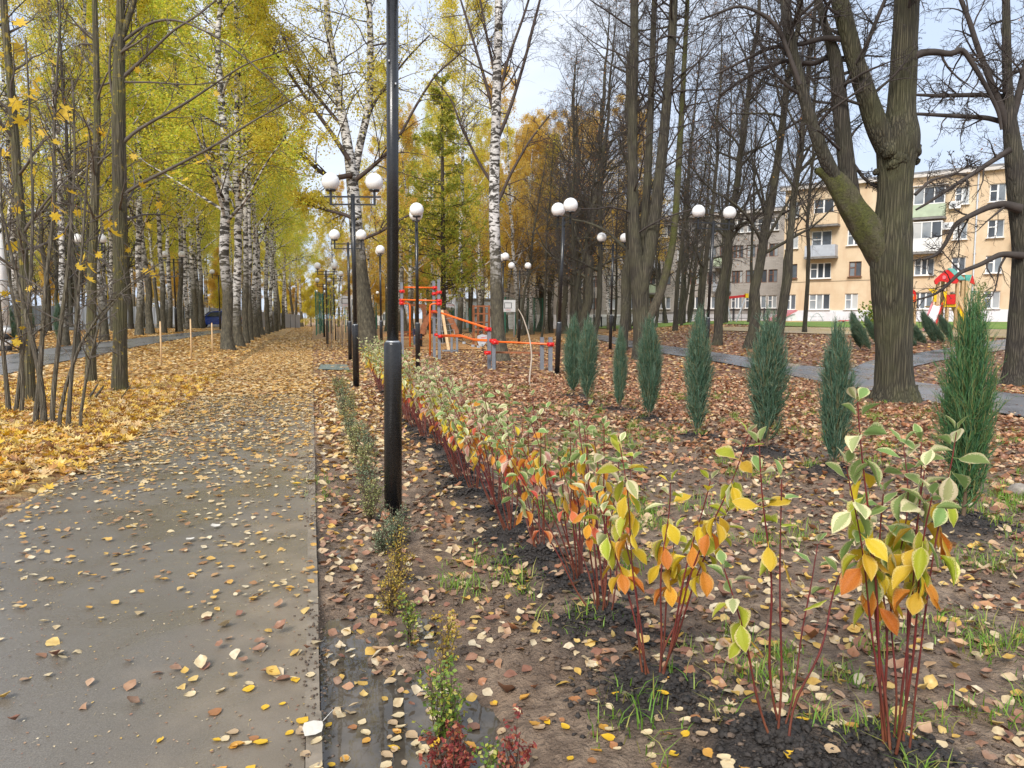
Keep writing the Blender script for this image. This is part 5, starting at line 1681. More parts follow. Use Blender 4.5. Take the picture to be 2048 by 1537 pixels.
# ------------------------------------------------------------------ columnar junipers
def juniper_mesh(seed, mat, h=1.5, w_=.27, n=420, wild=.5):
    """many upright feathery sprays round a hidden stem"""
    rng = np.random.default_rng(seed)
    t = rng.random(n) ** .85
    z0 = .06 + t * h * .80
    a = rng.uniform(0, 2 * PI, n)
    prof = np.sin(np.clip((z0 / h) * .92 + .16, 0, 1) * PI) ** .7 * w_
    L = rng.uniform(.14, .42, n) * h * .9
    m = 7
    s = np.linspace(0, 1, m)[None]
    out = prof[:, None] * (.15 + .85 * s ** .6) * rng.uniform(.6, 1.05, n)[:, None]
    top = np.clip((z0 + L) / h - .82, 0, 1)[:, None]
    out = out * (1 - 1.6 * top * s)
    wob = rng.normal(0, .012 * wild * 2, (n, m, 2)).cumsum(1) * .6
    P = np.stack([np.cos(a)[:, None] * out + wob[..., 0], np.sin(a)[:, None] * out + wob[..., 1], z0[:, None] + L[:, None] * s], -1)
    R_ = np.repeat(np.array([.006, .008, .008, .007, .0055, .004, .001])[None], n, 0) * rng.uniform(.8, 1.3, n)[:, None]
    parts = [tubes(P, R_, 3)]
    # side sprays on each
    P2, R2 = grow(P, R_, 8, .05, .98, (10, 36), (.2, .62), .6, 4, .09, (0, 0, .10), rng, .85, 1, .0032)
    parts.append(tubes(P2, R2, 3))
    P3, R3 = grow(P2, R2, 2, .1, .9, (18, 40), (.4, .8), .7, 3, .08, (0, 0, .05), rng, .85, 1, .0022)
    parts.append(tubes(P3, R3, 3))
    V, Q = merge(parts)
    st = tubes(np.array([[(0, 0, -.03), (.01, 0, .15), (0, .01, .4), (0, 0, h * .75)]]), np.array([[.022, .018, .014, .004]]), 7)
    return mesh('foliage', V, [Q], mat, False), mesh('trunk', st[0], [st[1]], M_JUNIB, True)


JM = [juniper_mesh(61, M_JUNI, w_=.25), juniper_mesh(62, M_JUNI, w_=.24, wild=.7), juniper_mesh(63, M_JUNI2, w_=.26, wild=.9, n=400)]


def juniper(loc, h, wid, k, label, group=None, rot=None):
    o = empty('juniper', loc, label, 'conifer', group)
    o.scale = (wid / .58, wid / .58, h / 1.5)
    o.rotation_euler = rot or (random.uniform(-.03, .03), random.uniform(-.03, .03), random.uniform(0, 6.28))
    fo = place('foliage', JM[k][0], o); fo['kind'] = 'stuff'
    place('trunk', JM[k][1], o)
    return o


JLAB = ['slender juniper half behind another, first of the row by the tall lamp post', 'juniper standing half in front of the first one of the row', 'narrowest juniper of the row, third from the lamp post',
        'juniper in front of the many-stemmed lime', 'juniper with an untidy drooping side before the footpath lamp', 'broad juniper with two loose points in the middle of the bed',
        'pointed juniper between the broad one and the massive lime', 'tallest fresh green juniper with wispy shoots right of the massive lime'.replace(' right of', ' beyond')]
for (g_, py, pt, wd), lab, k in zip(JUNI, JLAB, (0, 1, 0, 0, 1, 1, 0, 2)):
    c = depth(g_)
    h = 1.6 - (pt - 635) * c / F - g_.z
    juniper((g_.x, g_.y, float(ground_z(g_.x, g_.y)) + .0), h * .91, wd * c / F * 1.06, k, lab)
for i, (px, py, hp, wd, ln) in enumerate([(1722, 700, 62, 26, -.28), (1742, 703, 66, 24, -.55), (1758, 690, 50, 22, -.5), (1806, 690, 58, 26, -.75), (1835, 693, 58, 26, -.9), (1855, 690, 60, 26, -.8), (1872, 688, 58, 24, -.45), (1890, 688, 60, 26, -.7), (1905, 684, 48, 22, -.5)]):
    g_ = G(px, py); c = depth(g_)
    M = Matrix.Rotation(ln, 3, Vector((FW[0], FW[1], 0))) @ Matrix.Rotation(i * 1.3, 3, 'Z')
    juniper(g_, hp * c / F * 1.12, wd * c / F, i % 2, (ORD[i - 3] + ' slanting juniper before the play tower, counted from the massive lime') if i > 2 else (ORD[i] + ' slanting juniper on the swing side of the massive lime'),
            'slanting junipers before the play tower' if i > 2 else 'slanting junipers beside the massive lime', M.to_euler())
for px, py, hp, wd, lab in ((20, 700, 74, 30, 'dark juniper by the white column at the frame edge'), (122, 692, 74, 24, 'dark juniper among the maple saplings'), (66, 690, 66, 18, 'thin dark juniper between two others beyond the saplings')):
    g_ = G(px, py); c = depth(g_)
    juniper(g_, hp * c / F, wd * c / F, 0, lab)

# ------------------------------------------------------------------ small shrubs in the bed
def shrub_mesh(seed, leaf, h, w_, n, ls, flat=False):
    rng = np.random.default_rng(seed)
    st = n
    a = rng.uniform(0, 2 * PI, st); q = w_ * np.sqrt(rng.random(st))
    m = 7; s = np.linspace(0, 1, m)[None]
    P = np.stack([np.cos(a)[:, None] * q[:, None] * s ** .8, np.sin(a)[:, None] * q[:, None] * s ** .8, h * rng.uniform(.55, 1.05, st)[:, None] * s], -1)
    P[..., :2] += rng.normal(0, .006, (st, m, 2)).cumsum(1)
    R_ = np.repeat(np.linspace(.003, .0012, m)[None], st, 0)
    P2, R2 = grow(P, R_, 7, .15, 1, (25, 60), (.25, .5), .7, 4, .1, (0, 0, .05), rng, .7, 1, .001)
    V, Q = merge([tubes(P, R_, 4), tubes(P2, R2, 3)])
    b = mesh('twigs', V, [Q], M_SSTEM, True)
    V, Fs = leaves_on(np.concatenate([P2]), n * 46, rng, .008, ls, .8, QUAD_V if ls[1] < .03 else LEAF_V, QUAD_F if ls[1] < .03 else LEAF_F, .0)
    return b, mesh('foliage', V, Fs, leaf)


def shrub(px, py, toppy, wpx, leaf, label, seed, n=16, ls=(.010, .018), group=None):
    g_ = G(px, py); c = depth(g_)
    z0 = float(ground_z(g_.x, g_.y))
    h = max(.12, 1.6 - (toppy - 635) * c / F - z0)
    o = empty('low_shrub', (g_.x, g_.y, z0 - .01), label, 'shrub', group)
    b, f = shrub_mesh(seed, leaf, h, wpx * c / F / 2, n, ls)
    tw_o = place('twigs', b, o); tw_o['kind'] = 'stuff'; fo = place('foliage', f, o); fo['kind'] = 'stuff'


for a in [(790, 1088, 1014, 66, M_GREYGR, 'bushy grey-green low shrub in front of the big lamp post foot', 301, 26, (.010, .017)), (764, 1098, 1052, 44, M_GREYGR, 'small grey shrub touching the bushy one by the lamp foot', 302, 16, (.010, .017)),
          (800, 1160, 1068, 52, M_GOLD, 'golden brown feathery shrub leaning before the grey-green bush', 303, 18, (.009, .016)), (782, 1215, 1128, 48, M_GOLD, 'golden shrub over a muddy puddle glint', 304, 16, (.010, .018)),
          (822, 1265, 1186, 44, M_GREEN, 'thin green sprig on a dark stem below the golden shrub', 305, 7, (.012, .02)), (886, 1330, 1212, 56, M_GOLD, 'straggly yellowing shrub with bare stem at the puddle head', 306, 8, (.012, .02)),
          (885, 1445, 1332, 62, M_GREEN, 'green and yellow leafy shrub standing at the puddle edge', 307, 13, (.016, .026)), (900, 1542, 1466, 84, M_REDL, 'red barberry bush at the bottom edge beside the puddle', 308, 20, (.014, .024)),
          (1030, 1540, 1484, 96, M_REDL, 'sparse red barberry spreading on pale mud', 309, 6, (.014, .024)), (985, 1560, 1520, 60, M_GREEN, 'low green shrub between the two red barberries', 310, 8, (.014, .022)),
          (738, 1030, 960, 60, M_OLIVE, 'brownish olive shrub just left of the big lamp post'.replace(' just left of', ' close by the shaft of'), 311, 18, (.012, .02)), (735, 990, 920, 46, M_GREYGR, 'dry grey-green shrub by the big lamp shaft, with white flowers', 312, 16, (.012, .02))]:
    shrub(*a)
for i, (px, py, tp, wd) in enumerate([(722, 950, 880, 60), (735, 915, 850, 50), (712, 905, 845, 50), (705, 880, 822, 44), (698, 858, 808, 40), (690, 835, 788, 40), (700, 815, 780, 36), (684, 808, 768, 38), (678, 790, 756, 34), (676, 776, 748, 30)]):
    shrub(px, py, tp, wd, (M_OLIVE, M_GREYGR)[i % 2], ORD[i] + ' low shrub up the row beyond the big lamp post, ' + ('olive brown' if i % 2 == 0 else 'grey-green'), 330 + i, 16, (.014, .024), 'low shrubs between the kerb and the hedge')
shrub(1745, 662, 608, 60, M_GREEN, 'pale yellow-green bush by the yellow house plinth behind the massive lime', 350, 30, (.06, .12))
shrub(1960, 662, 560, 44, M_OLIVE, 'spindly bush with few leaves beside the play tower ramp', 351, 8, (.07, .13))
# ------------------------------------------------------------------ lamp posts
def lamp_meshes():
    r = {}
    def local(fn, name, mat):
        b = MB(); fn(b)
        o = b.build(name, mat, None, world=False); me = o.data; bpy.data.objects.remove(o); r[name] = r.get(name, []) + [me]
    def base(b):
        b.box((0, 0, .012), (.26, .26, .024))
        for x in (-.095, .095):
            for y in (-.095, .095): b.cyl((x, y, .024), .03, .014, 6)
    local(base, 'base_plate', M_BLACK)
    local(lambda b: b.tube([(0, 0, .02), (0, 0, 1.42), (0, 0, 1.44)], [.072, .072, .066], 24), 'lower_shaft', M_BLACK)
    local(lambda b: b.tube([(0, 0, 1.435), (0, 0, 1.452)], [.067, .050], 24), 'joint_ring', M_STEEL)
    local(lambda b: b.tube([(0, 0, 1.44), (0, 0, 4.36)], [.047, .047], 20), 'upper_shaft', M_BLACK)
    local(lambda b: b.box((0, 0, 4.30), (1.26, .035, .035)), 'crossbar', M_BLACK)
    local(lambda b: b.box((0, 0, 4.13), (1.02, .035, .035)), 'crossbar', M_BLACK)
    def holder(b):
        b.box((0, 0, 4.27), (.05, .05, .30)); b.cyl((0, 0, 4.42), .035, .11, 18, .12)
    local(holder, 'globe_holder', M_BLACK)
    local(lambda b: b.ball((0, 0, 4.628), .198, 28, 18), 'globe', M_GLOBE)
    local(lambda b: b.cyl((.03, -.046, 3.43), .018, .008, 8).cyl((-.02, -.046, 3.6), .018, .008, 8), 'bolt', M_STEEL)
    return r


LM = lamp_meshes()


def lamp(p, turn, label, lean=0.0, group=None, top=True):
    """turn: angle of the crossbar in plan, 0 = across the view"""
    o = empty('lamp_post', p, label, 'lamp post', group)
    o.rotation_euler = (Matrix.Rotation(lean, 3, Vector((FW[0], FW[1], 0))) @ Matrix.Rotation(-YAW + turn, 3, 'Z')).to_euler()
    for nm in ('base_plate', 'lower_shaft', 'joint_ring', 'upper_shaft', 'bolt'): place(nm, LM[nm][0], o)
    for me in LM['crossbar']: place('crossbar', me, o)
    for x in (-.485, .485):
        place('globe_holder', LM['globe_holder'][0], o, (x, 0, 0)); place('globe', LM['globe'][0], o, (x, 0, 0))
    return o


def lampG(px, c, turn, label, **k):
    p = GC(px, c); p.z = float(ground_z(p.x, p.y, False)) - .01
    return lamp(p, turn, label, **k)


p = G(786, 1027); lamp(Vector((p.x, p.y, float(ground_z(p.x, p.y)) + .0)), .05, 'tall black lamp post in front whose globes are above the frame', lean=rad(.75))
lampG(710, 16.9, .05, 'twin globe lamp post half covered by the far end of the hedge')
lampG(699, 27.6, .05, 'twin globe lamp with a leaf-spotted globe, just behind the hedge end')
lampG(654, 44.0, .05, 'twin globe lamp by the path with pale tree stakes beside it')
lampG(669, 52.0, .05, 'twin globe lamp one place beyond the one with the tree stakes')
lampG(648, 61.0, .05, 'twin globe lamp by the path in front of the green court fence')
lampG(662, 74.0, .05, 'twin globe lamp far up the path, its globes overlapping others', group=None)
lampG(642, 88.0, .05, 'farthest twin globe lamp along the main path')
lampG(835, 21.7, 1.72, 'black lamp post with overlapping globes standing before the exercise frame')
lampG(762, 34.0, 1.78, 'lamp post with overlapping globes behind the forked birch trunk')
lampG(748, 92.0, .05, 'small distant twin lamp between the forked birch and the big post')
lampG(778, 76.0, 1.8, 'distant lamp seen just beside the big post shaft')
lampG(911, 69.0, 1.95, 'distant lamp with nearly overlapping globes beyond the wooden frames')
lampG(920, 100.0, .5, 'remote lamp right behind the basketball hoop and another lamp')
lampG(1004, 37.8, 1.8, 'lamp post close beside the bare white birch trunk', lean=rad(.8))
lampG(1038, 44.0, .05, 'twin globe lamp next to the thin arching sapling', lean=rad(.5))
p = G(1114, 748); lamp(p, 1.86, 'slightly leaning black lamp post between the exercise bars and the junipers', lean=rad(2.2))
lampG(1221, 31.0, .1, 'twin globe lamp beside the many-stemmed lime', lean=rad(.9))
lampG(1188, 62.0, .05, 'distant twin lamp among the bare limes')
lampG(1174, 84.0, .5, 'remote lamp low among the bare limes')
lampG(1290, 47.0, .4, 'lamp with one globe showing behind the many-stemmed lime')
lampG(1413, 22.8, .1, 'twin globe lamp at the footpath, its globes tangled in lime twigs', lean=rad(1.9))
lampG(187, 31.5, .1, 'twin globe lamp seen through the maple saplings')
lampG(352, 44.5, .1, 'twin globe lamp on the far side path among birches')
lampG(440, 60.0, .1, 'distant lamp behind the mossy birches of the path row')

# ------------------------------------------------------------------ stakes and thin saplings
for px, pb, pt, lab in ((323, 734, 645, 'pale wooden stake, tallest of three beside the far path'), (383, 722, 640, 'pale wooden stake, middle one of three beside the far path'), (425, 712, 648, 'pale wooden stake standing next to the mossy birch')):
    g_ = G(px, pb); c = depth(g_); b = MB()
    h = (pb - pt) * c / F
    b.tube([g_ + Vector((0, 0, -.1)), g_ + Vector((.01, 0, h * .5)), g_ + Vector((.015, 0, h)), ], [.028, .027, .024], 8)
    b.tube([g_ + Vector((.015, 0, h)), g_ + Vector((.016, 0, h + .03))], [.024, .010], 8)
    root = b.build('wooden_stake', M_WOODL); root.data.transform(Matrix.Translation(-g_)); root.location = g_
    tag(root, lab, 'stake')
for i, (px, c) in enumerate(((654, 39), (662, 36), (675, 42), (683, 38))):
    g_ = GC(px, c)
    root = empty('young_tree', g_, 'thin staked young tree beside the path before the sand play ground', 'young tree', 'staked young trees by the sand play ground')
    b = MB(); b.tube([g_ + Vector((.14, 0, -.1)), g_ + Vector((.14, 0, 1.7))], .022, 6); b.build('stake', M_WOODL, root)
    P = np.array([[(0, 0, -.1), (.02, 0, .7), (0, .03, 1.5), (.05, 0, 2.3), (.08, .02, 3.0)]]); R_ = np.array([[.018, .015, .012, .008, .003]])
    rng = np.random.default_rng(400 + i); a, bb = cluster(P, R_, rng, (9, 3, 2, 0), .35, .3, .06, .002)
    V, Q = merge([tubes(P, R_, 6)] + a); place('stem', mesh('stem', V, [Q], M_TWIG2, True), root)
    V, Fq = leaves_on(bb[0], 90, rng, .03, (.05, .09)); place('leaves', mesh('leaves', V, Fq, M_LYG), root)
g_ = G(1058, 770); c = depth(g_)
root = empty('bent_sapling', g_, 'single pale whip bending over, standing alone before the exercise bars', 'sapling')
P, R_ = stem([(1058, 774, 4), (1060, 745, 3.6), (1064, 715, 3.4), (1060, 680, 3), (1053, 655, 2.6), (1044, 630, 2), (1036, 618, 1.4)], c, 24)
part('stem', [tubes(P, R_, 7)], simple('pale_sapling_bark', (.50, .42, .33), .7, .15, 9), root)

# ------------------------------------------------------------------ exercise bars
ex0 = G(878, 719); cx0 = depth(ex0)
gym = empty('exercise_frame', ex0, 'outdoor exercise frame with grey posts, orange bars and red clamps', 'exercise frame')
c1, c2, c3 = cx0, cx0 - 5.2, cx0 - 6.6


def post(px, top, c, w_=.105, root=gym):
    g0 = GC(px, c); t_ = D(px, top, c); b = MB()
    b.box((g0.x, g0.y, (g0.z - .1 + t_.z) / 2), (w_, w_, t_.z - g0.z + .1), -YAW + .2)
    b.box((g0.x, g0.y, t_.z + .008), (w_ * 1.06, w_ * 1.06, .016), -YAW + .2)
    b.build('post', M_GREYP, root)


def bar(pts, r=.030, mat=M_ORANGE, name='bar', root=gym):
    b = MB(); b.tube([D(*p) for p in pts], r, 10); b.build(name, mat, root)


def clamp(px, py, c, s=.18, root=gym):
    b = MB(); b.box(D(px, py, c), (s, s, s * .62), -YAW + .2); b.cyl(D(px, py, c) - Vector((0, 0, s * .2)), s * .4, s * .62, 10); b.build('clamp', M_REDP, root)


for px, top, c in ((878, 560, c1), (868, 563, c1 + 1.0), (804, 566, c1 + .8), (978, 658, c2), (987, 682, c2 - .5), (1084, 676, c3 + .4), (1101, 676, c3)): post(px, top, c)
bar([(804, 575, c1 + .9), (870, 576, c1 + .9)]); bar([(804, 600, c1 + .5), (878, 602, c1)])
bar([(804, 607, c1 + .6), (814, 607, c1 + .6), (819, 609, c1 + .6), (820, 615, c1 + .6), (820, 700, c1 + .6)], .036)
bar([(878, 608, c1), (866, 608, c1), (861, 610, c1), (860, 616, c1), (860, 712, c1)], .036)
bar([(866, 624, c1 + .5), (884, 627, c1), (978, 658, c2)], .036)
bar([(874, 671, c1 + .3), (922, 671, c1 - 1.8), (946, 679, c1 - 3.2), (985, 681, c2 - .3)], .032); bar([(882, 673, c1), (926, 674, c1 - 2.2), (950, 681, c1 - 3.6), (990, 683, c2 - .5)], .032)
bar([(990, 684, c2 - .5), (1040, 686, c3 + 1), (1101, 689, c3)], .030)
for px, py, c in ((870, 576, c1 + .95), (804, 583, c1 + .8), (878, 585, c1), (869, 588, c1 + 1), (804, 601, c1 + .7), (878, 602, c1 - .05), (804, 607, c1 + .65), (878, 608, c1 - .05), (868, 624, c1 + .9), (976, 659, c2), (874, 670, c1 + .3), (881, 673, c1 - .1), (986, 682, c2 - .5), (990, 685, c2 - .6), (1101, 689, c3), (975, 706, c2 - .4)): clamp(px, py, c)
b0 = D(990, 705, c2); b1 = D(1082, 706, c3 + .9)
bn = empty('sit_up_bench', Vector((b1.x, b1.y, GC(1082, c3 + .9).z)), 'brown narrow exercise bench with red leg joint between grey posts', 'bench')
b = MB(); b.beam(b0, b1, .28, .05); b.build('seat', M_WOODB, bn)
for q, px in ((b1, 1075), (b0, 978)):
    b = MB(); b.box((q.x, q.y, q.z / 2 - .05), (.07, .07, q.z + .1), -YAW); b.build('leg', M_DARK, bn)
b = MB(); b.box((b1.x, b1.y, b1.z - .07), (.12, .12, .07), -YAW); b.build('joint', M_REDP, bn)

# ------------------------------------------------------------------ wooden net climber, ladder frames, spring rider
cc = 37.0
cl = empty('net_climber', GC(880, cc), 'brown wooden climbing arch with curved sides and a rope net', 'climbing frame')


def arc_panel(pts, c, thick, mat, name):
    b = MB(); P = [D(px, py, c) for px, py in pts]; off = Vector((FW[0], FW[1], 0)) * thick
    b.prism(P, off); b.build(name, mat, cl)


arc_panel([(838, 668), (842, 652), (852, 634), (864, 620), (870, 622), (860, 640), (852, 658), (850, 668)], cc, .12, M_WOODB, 'side_panel')
arc_panel([(884, 622), (892, 620), (906, 636), (917, 660), (918, 668), (908, 668), (900, 648), (890, 634)], cc, .12, M_WOODB, 'side_panel')
arc_panel([(838, 668), (842, 652), (852, 634), (864, 620), (870, 622), (860, 640), (852, 658), (850, 668)], cc + 1.6, .12, M_WOODB, 'side_panel')
arc_panel([(820, 608), (852, 609), (852, 670), (846, 670), (846, 630), (842, 616), (832, 613), (820, 613)], cc + 2.2, .12, M_WOODB, 'gate_panel')
b = MB(); b.beam(D(884, 622, cc - .1), D(897, 702, cc - 2.2), .12); b.build('beam', M_WOODL, cl)
for k in range(6):
    b = MB(); a = D(868 + k * 7, 625 + abs(k - 2) * 5, cc + .3); e = D(866 + k * 10, 690, cc - .5)
    b.tube([a, (a + e) / 2 + Vector((0, 0, -.08)), e], .014, 5); b.build('rope', M_ROPE, cl)
for k in range(5):
    y_ = 636 + k * 12
    b = MB(); b.tube([D(868 - k, y_, cc), D(885, y_ + 3, cc), D(905 + k * 2, y_, cc)], .014, 5); b.build('rope', M_ROPE, cl)
for px in (903, 914):
    b = MB(); g0 = GC(px, cc - 3); b.box((g0.x, g0.y, g0.z + .38), (.1, .1, .85), -YAW); b.build('post', M_GREYP, cl)
b = MB(); b.beam(GC(884, cc - 3) + Vector((0, 0, .08)), GC(916, cc - 3) + Vector((0, 0, .08)), .1, .07); b.build('rail', M_GREYP, cl)
ch = empty('chain_walk', GC(935, cc - 3), 'sagging chain with grey grips beside the net climber', 'chain')
b = MB(); b.tube([D(px, py, cc - 3) for px, py in ((917, 681), (930, 687), (945, 692), (958, 694))], .022, 6); b.build('chain', M_DARK, ch)
for px, py in ((928, 686), (946, 692), (957, 694)):
    b = MB(); b.box(D(px, py, cc - 3.02), (.12, .08, .1), .4); b.build('grip', M_LGREY, ch)

cw = 41.0
lf_ = empty('ladder_frame', GC(962, cw), 'brown four-post wooden climbing frame with cross rungs', 'climbing frame')
for px, dc in ((947, .0), (956, 1.0), (968, .0), (978, 1.0)):
    b = MB(); g0 = GC(px, cw + dc); t_ = D(px, 611, cw + dc); b.box((g0.x, g0.y, (g0.z + t_.z) / 2), (.11, .11, t_.z - g0.z), -YAW + .3); b.build('post', M_WOODB, lf_)
for py in (613, 628, 645, 660):
    for a, e in (((947, 0), (968, 0)), ((956, 1.0), (978, 1.0))):
        b = MB(); b.beam(D(a[0], py, cw + a[1]), D(e[0], py, cw + e[1]), .07); b.build('rung', M_WOODB, lf_)
sr = empty('spring_rider', GC(965, 33), 'grey spring rocker toy by the brown ladder frame', 'spring rider')
b = MB(); P = [D(x_, y_, 33) for x_, y_ in ((955, 672), (964, 669), (974, 671), (980, 680), (972, 686), (966, 694), (958, 692), (954, 682))]
b.prism(P, Vector((FW[0], FW[1], 0)) * .12); b.build('body', M_LGREY, sr)
b = MB(); g0 = GC(966, 33); b.tube([g0 + Vector((.07 * math.cos(k * .9), .07 * math.sin(k * .9), k * .012)) for k in range(34)], .012, 5); b.build('spring', M_DARK, sr)
b = MB(); b.tube([D(962, 676, 32.9), D(976, 674, 32.9)], .015, 6); b.build('handle', M_REDP, sr)

# person sitting on a bench behind the lamp
bp = GC(818, 40)
bench = empty('park_bench', bp, 'brown park bench on the sand with a person sitting at its end', 'bench')
q = Vector((RT[0], RT[1], 0)); f_ = Vector((FW[0], FW[1], 0))
for k in (-.16, 0, .16):
    b = MB(); b.beam(bp - q * .9 + Vector((0, 0, .44)) + f_ * k, bp + q * .8 + Vector((0, 0, .44)) + f_ * k, .13, .04); b.build('seat_board', M_WOODB, bench)
for k in (.62, .8):
    b = MB(); b.beam(bp - q * .9 + f_ * .26 + Vector((0, 0, k)), bp + q * .8 + f_ * .28 + Vector((0, 0, k)), .03, .12); b.build('back_board', M_WOODB, bench)
for s in (-.75, .65):
    b = MB(); b.box(bp + q * s + Vector((0, 0, .21)), (.06, .45, .42), -YAW); b.beam(bp + q * s + f_ * .23 + Vector((0, 0, .4)), bp + q * s + f_ * .29 + Vector((0, 0, .88)), .05); b.build('leg', M_DARK, bench)
pp = bp + q * .45
per = empty('person', Vector((pp.x, pp.y, bp.z)), 'person in a dark jacket sitting hunched on the bench behind the lamp', 'person')


def skin_mesh(name, verts, edges, radii, mat, parent, rootv=0, sub=1):
    me = bpy.data.meshes.new(name); me.from_pydata(verts, edges, []); me.materials.append(mat); me.update()
    o = place(name, me, parent)
    md = o.modifiers.new('skin', 'SKIN'); md.use_smooth_shade = True
    sv = me.skin_vertices[0].data
    for i, r_ in enumerate(radii): sv[i].radius = (r_, r_); sv[i].use_root = (i == rootv)
    md2 = o.modifiers.new('sub', 'SUBSURF'); md2.levels = md2.render_levels = sub
    return o


per.rotation_euler = (0, 0, -YAW)
bv = [(0, .05, .53), (0, .03, .75), (0, -.02, .98), (0, -.05, 1.07), (0, -.07, 1.14), (0, -.085, 1.24), (.17, -.01, .97), (.21, -.1, .74), (.12, -.30, .62), (.09, -.37, .60), (-.17, -.01, .97), (-.21, -.1, .74), (-.12, -.30, .62), (-.09, -.37, .60),
      (.09, 0, .51), (.11, -.42, .51), (.11, -.42, .08), (.11, -.58, .04), (-.09, 0, .51), (-.11, -.42, .51), (-.11, -.42, .08), (-.11, -.58, .04)]
be = [(0, 1), (1, 2), (2, 3), (3, 4), (4, 5), (2, 6), (6, 7), (7, 8), (8, 9), (2, 10), (10, 11), (11, 12), (12, 13), (0, 14), (14, 15), (15, 16), (16, 17), (0, 18), (18, 19), (19, 20), (20, 21)]
br_ = [.14, .14, .13, .055, .09, .085, .06, .045, .035, .04, .06, .045, .035, .04, .09, .065, .045, .04, .09, .065, .045, .04]
skin_mesh('body', bv, be, br_, M_SKIN, per)
ix = [0, 1, 2, 6, 7, 8, 10, 11, 12]; mp_ = {v: i for i, v in enumerate(ix)}
skin_mesh('jacket', [bv[i] for i in ix], [(mp_[a], mp_[b]) for a, b in be if a in mp_ and b in mp_], [br_[i] * 1.2 + .012 for i in ix], M_JACKET, per)
ix = [0, 14, 15, 16, 18, 19, 20]; mp_ = {v: i for i, v in enumerate(ix)}
skin_mesh('trousers', [bv[i] for i in ix], [(mp_[a], mp_[b]) for a, b in be if a in mp_ and b in mp_], [br_[i] * 1.15 + .012 for i in ix], M_TROUS, per)
b = MB(); b.ball((0, -.06, 1.22), .105, 16, 10); o = b.build('hair', M_HAIR, per, world=False); o.scale = (1, 1, .95)
for v in o.data.vertices:
    if v.co.y < -.1 and v.co.z < 1.25: v.co.y = -.09

# bicycle standing by the ladder frame
bk = GC(951, 46); byc = empty('bicycle', bk, 'dark bicycle standing behind the brown ladder frame', 'bicycle')


def ring(c0, r_, t_, ax):
    return [c0 + (ax * math.cos(a) + Vector((0, 0, 1)) * math.sin(a)) * r_ for a in np.linspace(0, 2 * PI, 21)]


for s in (-.5, .5):
    c0 = bk + q * s + Vector((0, 0, .34)); b = MB(); b.tube(ring(c0, .33, 0, q), .022, 6)
    for a in np.linspace(0, PI, 7)[:-1]:
        d_ = (q * math.cos(a) + Vector((0, 0, 1)) * math.sin(a)) * .32; b.tube([c0 - d_, c0 + d_], .004, 3)
    b.build('wheel', M_DARK, byc)
U = lambda s, z: bk + q * s + Vector((0, 0, z))
b = MB()
for a, e in ((U(-.5, .34), U(-.1, .32)), (U(-.1, .32), U(-.22, .85)), (U(-.5, .34), U(-.2, .75)), (U(-.1, .32), U(.36, .72)), (U(-.2, .76), U(.34, .8)), (U(.32, .9), U(.5, .34))): b.tube([a, e], .018, 6)
b.build('frame', M_GREYP, byc)
b = MB(); b.box(U(-.23, .9), (.26, .14, .06), -YAW); b.build('saddle', M_DARK, byc)
b = MB(); b.tube([U(.3, .98) - f_ * .28, U(.32, .95), U(.3, .98) + f_ * .28], .014, 6); b.build('handlebar', M_DARK, byc)


# ------------------------------------------------------------------ sports courts
def hoop(px, c, top, label, face=-1, wide=1.2):
    g0 = GC(px, c); root = empty('basketball_hoop', g0, label, 'basketball hoop')
    t_ = D(px, top, c); h = t_.z - g0.z
    b = MB(); b.tube([g0 + q * .5, g0 + q * .5 + Vector((0, 0, h * .75)), g0 + Vector((0, 0, h * .86))], .07, 8); b.build('pole', M_LGREY, root)
    b = MB(); b.box(g0 + Vector((0, 0, h - .5)) - f_ * .3, (wide, .05, .95), -YAW + face); b.build('backboard', M_BACKB, root)
    b = MB(); M3 = Matrix.Rotation(-YAW + face, 3, 'Z')
    for w_, hh, zz in ((.6, .04, -.12), (.6, .04, .3)):
        b.box(g0 + Vector((0, 0, h - .55 + zz + .0)) - f_ * .3 + M3 @ Vector((0, -.03, 0)), (w_, .012, hh), -YAW + face)
    for s in (-.28, .28): b.box(g0 + Vector((0, 0, h - .46)) - f_ * .3 + M3 @ Vector((s, -.03, 0)), (.04, .012, .42), -YAW + face)
    b.build('target_square', M_DARK, root)
    b = MB(); c0 = g0 + Vector((0, 0, h - .82)) - f_ * .3 + M3 @ Vector((0, -.3, 0))
    b.tube([c0 + Vector((.22 * math.cos(a), .22 * math.sin(a), 0)) for a in np.linspace(0, 2 * PI, 17)], .014, 5); b.build('rim', M_REDP, root)
    b = MB()
    for a in np.linspace(0, 2 * PI, 9)[:-1]: b.tube([c0 + Vector((.22 * math.cos(a), .22 * math.sin(a), 0)), c0 + Vector((.12 * math.cos(a + .5), .12 * math.sin(a + .5), -.4))], .008, 3)
    b.build('net', M_WHITEP, root)


hoop(898, 56, 589, 'basketball hoop seen at an angle behind the net climber', .9, 1.5)
hoop(1016, 60, 600, 'white basketball hoop beside the bare white birch', .1)
hoop(692, 66, 592, 'basketball hoop beyond the twin lamps by the main path', .5)


